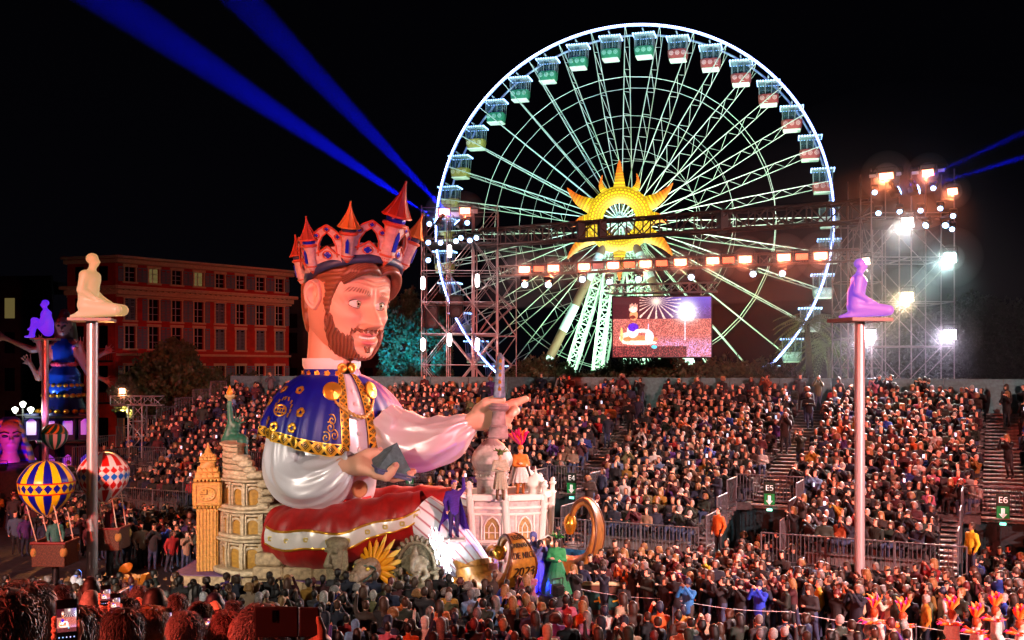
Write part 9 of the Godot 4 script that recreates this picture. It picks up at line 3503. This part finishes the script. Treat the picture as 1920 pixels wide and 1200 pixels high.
func foreground() -> void:
	# steps of the near stand
	var t := thing("near_stand", "dark steps of the near grandstand under the foremost spectators", "grandstand")
	var b: MB
	for i in 15:
		var dd := 2.2 + i * 0.8
		b = MB.new()
		b.cbox(Vector3(-1.6 - dd * 0.16, near_floor(dd) - 0.3, -dd), Vector3(4.5 + dd * 0.42, 0.5, 0.78), 0.02)
		part("tread", b.done(), mat("stand_board"), t)
	# heads by place: photo column, row of the head's middle, distance, hair, coat, pose, words
	var G := [[55, 1150, 4.6, "curly", 4, 0x5c5450], [18, 1192, 3.2, "short", 5, 0x6a4a40], [171, 1112, 11.4, "hat", 6, 0x8a5c40], [170, 1140, 10.2, "hat", 3, 0xa89890], [178, 1176, 7.4, "curly", 3, 0x7a4038], [235, 1188, 6.0, "long", 1, 0x3a2420], [290, 1140, 9.0, "hat", 0, 0x1c1a1a], [288, 1172, 7.8, "long", 3, 0x6a4a38], [348, 1190, 6.4, "short", 4, 0x7a5a54], [378, 1158, 9.4, "short", 1, 0x4a2420], [425, 1180, 8.0, "curly", 2, 0x6a3430], [462, 1192, 7.0, "short", 0, 0x7a5048], [120, 1120, 12.0, "curly", 0, 0x241818], [78, 1112, 12.4, "short", 1, 0x301c1c], [30, 1116, 12.2, "short", 2, 0x54302a], [12, 1140, 9.8, "long", 3, 0x5a3a30], [240, 1150, 9.8, "long", 0, 0x2a1a18], [335, 1140, 10.6, "short", 1, 0x4c3430], [402, 1142, 11.0, "hat", 4, 0x3a2424], [100, 1165, 6.8, "short", 2, 0x442c28], [205, 1132, 11.8, "short", 2, 0x3c2622], [262, 1120, 12.6, "short", 5, 0x3c2c28], [440, 1150, 11.6, "curly", 1, 0x34282c], [492, 1196, 4.4, "short", 4, 0x6c5050], [140, 1190, 5.2, "long", 2, 0x38221e]]
	for k in G.size():
		var g: Array = G[k]
		var p := at(g[0], g[1], g[2])
		var hh := 1.72
		var pose: String = "sit_photo" if k in [9, 16] else ["sit", "sit_fold", "sit_clap"][k % 3]
		# seated head height over the floor is 1.2 m
		p.y -= 1.2 * hh / 1.75
		var o := person(pose, g[3], p, face_to(p, Vector3(-6, 0, -40), 0.25), hh, "in the near stand", "spectators of the near stand", 0.026 if g[2] > 6.5 else 0.018, {"coat": ["dark", g[5]], "hair": (HATS if g[3] == "hat" else HAIRS)[g[4] % 6]})
		var key := "%s%s" % [g[3], pose.begins_with("sit")]
		if not fig_cache.has("strands" + key):
			b = MB.new()
			for i in 420:
				var a := i * 2.399963
				var e := asin(1.0 - 1.55 * (i + 0.5) / 420.0)
				var n := Vector3(sin(a) * cos(e), sin(e), cos(a) * cos(e))
				if n.z > 0.45 and n.y < 0.6: continue
				var o3 := Vector3(0, 1.665 - 0.43, -0.03)
				var root := o3 + n * Vector3(0.1, 0.105, 0.108)
				var dn := Vector3((hash1(i + 2) - 0.5) * 0.7, -1.0, -0.3)
				dn = (dn - n * dn.dot(n)).normalized() + n * 0.05 * hash1(i + 5)
				var L := (0.075 if g[3] == "long" else 0.045) * (0.6 + 0.8 * hash1(i + 3))
				var sw := Vector3(hash1(i + 7) - 0.5, 0, hash1(i + 11) - 0.5) * (1.6 if g[3] == "curly" else 0.4)
				b.tube([root, root + n * 0.02 + dn * L * 0.5, root + n * 0.012 + (dn + sw) * L], [0.0042, 0.004, 0.001], 3, false)
			fig_cache["strands" + key] = [b.done()]
		if g[3] != "hat" and g[3] != "bald":
			part("hair_strands", fig_cache["strands" + key][0], mat("strand_%x" % g[5], hexcol(g[5]).lightened(0.2), 0.5), o).set_meta("kind", "stuff")
	phone(at(125, 1163, 3.7), Vector3(0, 8, 0), "big upright phone filming the parade at the lower left corner")
	phone(at(198, 1116, 9.6), Vector3(0, 8, 0), "upright phone held up right of the tan woolly hat", false, 1.25)
	phone(at(216, 1132, 9.0), Vector3(0, 8, 0), "tilted phone with a blue picture right of the white cap", false, 1.2)
	phone(at(313, 1160, 8.2), Vector3(0, 8, 0), "small phone with violet picture between two bald heads", false, 1.1)
	phone(at(398, 1166, 8.0), Vector3(0, 8, 0), "small wide phone near the bottom, left of the pink hood", true, 1.0)
	phone(at(334, 1140, 10.5), Vector3(0, 8, 0), "tiny bright phone above the violet phone", false, 1.0)
	# a phone in a dark red wallet case and the hand that holds it
	var w := thing("phone_case", "dark red open wallet case of a phone at the bottom edge", "phone case", at(538, 1166, 3.0))
	b = MB.new()
	b.cbox(Vector3(-0.03, 0, 0), Vector3(0.13, 0.09, 0.012), 0.004)
	b.cbox(Vector3(0.068, 0.0, 0.004), Vector3(0.06, 0.088, 0.012), 0.004)
	part("case", b.done(), mat("case_red", Color(0.2, 0.05, 0.05), 0.6, 0, 0.3), w)
	b = MB.new()
	b.cbox(Vector3(-0.035, 0.018, 0.007), Vector3(0.016, 0.036, 0.004), 0.002)
	part("camera_window", b.done(), mat("phone_black"), w)
	var f := Field.new(Vector3(0.02, -0.16, -0.06), Vector3(0.17, 0.06, 0.06), 0.006)
	f.cap(Vector3(0.11, -0.14, 0.0), Vector3(0.1, -0.07, 0.0), 0.032, 0.036, 0, 0.02)
	for q in 4:
		f.cap(Vector3(0.1 - 0.01 * q, -0.06 - 0.012 * q, -0.015), Vector3(0.075 - 0.008 * q, 0.0 - 0.02 * q, -0.018), 0.011, 0.009, 0, 0.008)
	f.cap(Vector3(0.105, -0.07, 0.012), Vector3(0.108, -0.02, 0.022), 0.014, 0.012, 0, 0.01)
	f.cap(Vector3(0.108, -0.02, 0.022), Vector3(0.098, 0.015, 0.022), 0.012, 0.009, 0, 0.008)
	obj("hand", f.done(1)[0], skinm(SKINS[1]), "hand holding the dark red wallet case of a phone", "hand", w.position)
	# barriers between the near stand and the square
	for k in 5:
		var a := at([20, 75, 150, 195, 240][k], [1110, 1092, 1108, 1128, 1116][k], [17, 18, 16.5, 15, 16][k])
		var c := at([75, 150, 160, 240, 290][k], [1092, 1096, 1126, 1116, 1124][k], [18, 17, 15, 16, 15][k])
		var rf := thing("barrier", "", "barrier", a - Vector3(0, 1.1, 0))
		fence_panel(rf, Vector3.ZERO, Vector3(c.x - a.x, 0, c.z - a.z), 1.1, 0.16)
		reg("red lit steel barrier behind the near spectators at lower left", rf, "barriers at lower left")
		b = MB.new()
		b.bar(Vector3.ZERO, Vector3(0, -rf.position.y, 0), 0.05)
		part("support", b.done(), mat("fence_steel"), rf)

func _ready() -> void:
	rng.seed = 20230211
	build_camera()
	build_front_lights()
	build_ground()
	build_stand()
	build_red_house()
	build_dark_houses()
	build_trees()
	build_wheel()
	build_towers()
	build_deck()
	build_king()
	build_clock_tower()
	build_ruin()
	build_statue_green()
	build_palace()
	build_idols()
	build_float_extras()
	build_poles()
	build_left_floats()
	build_performers()
	build_crowds()
	finish_labels()
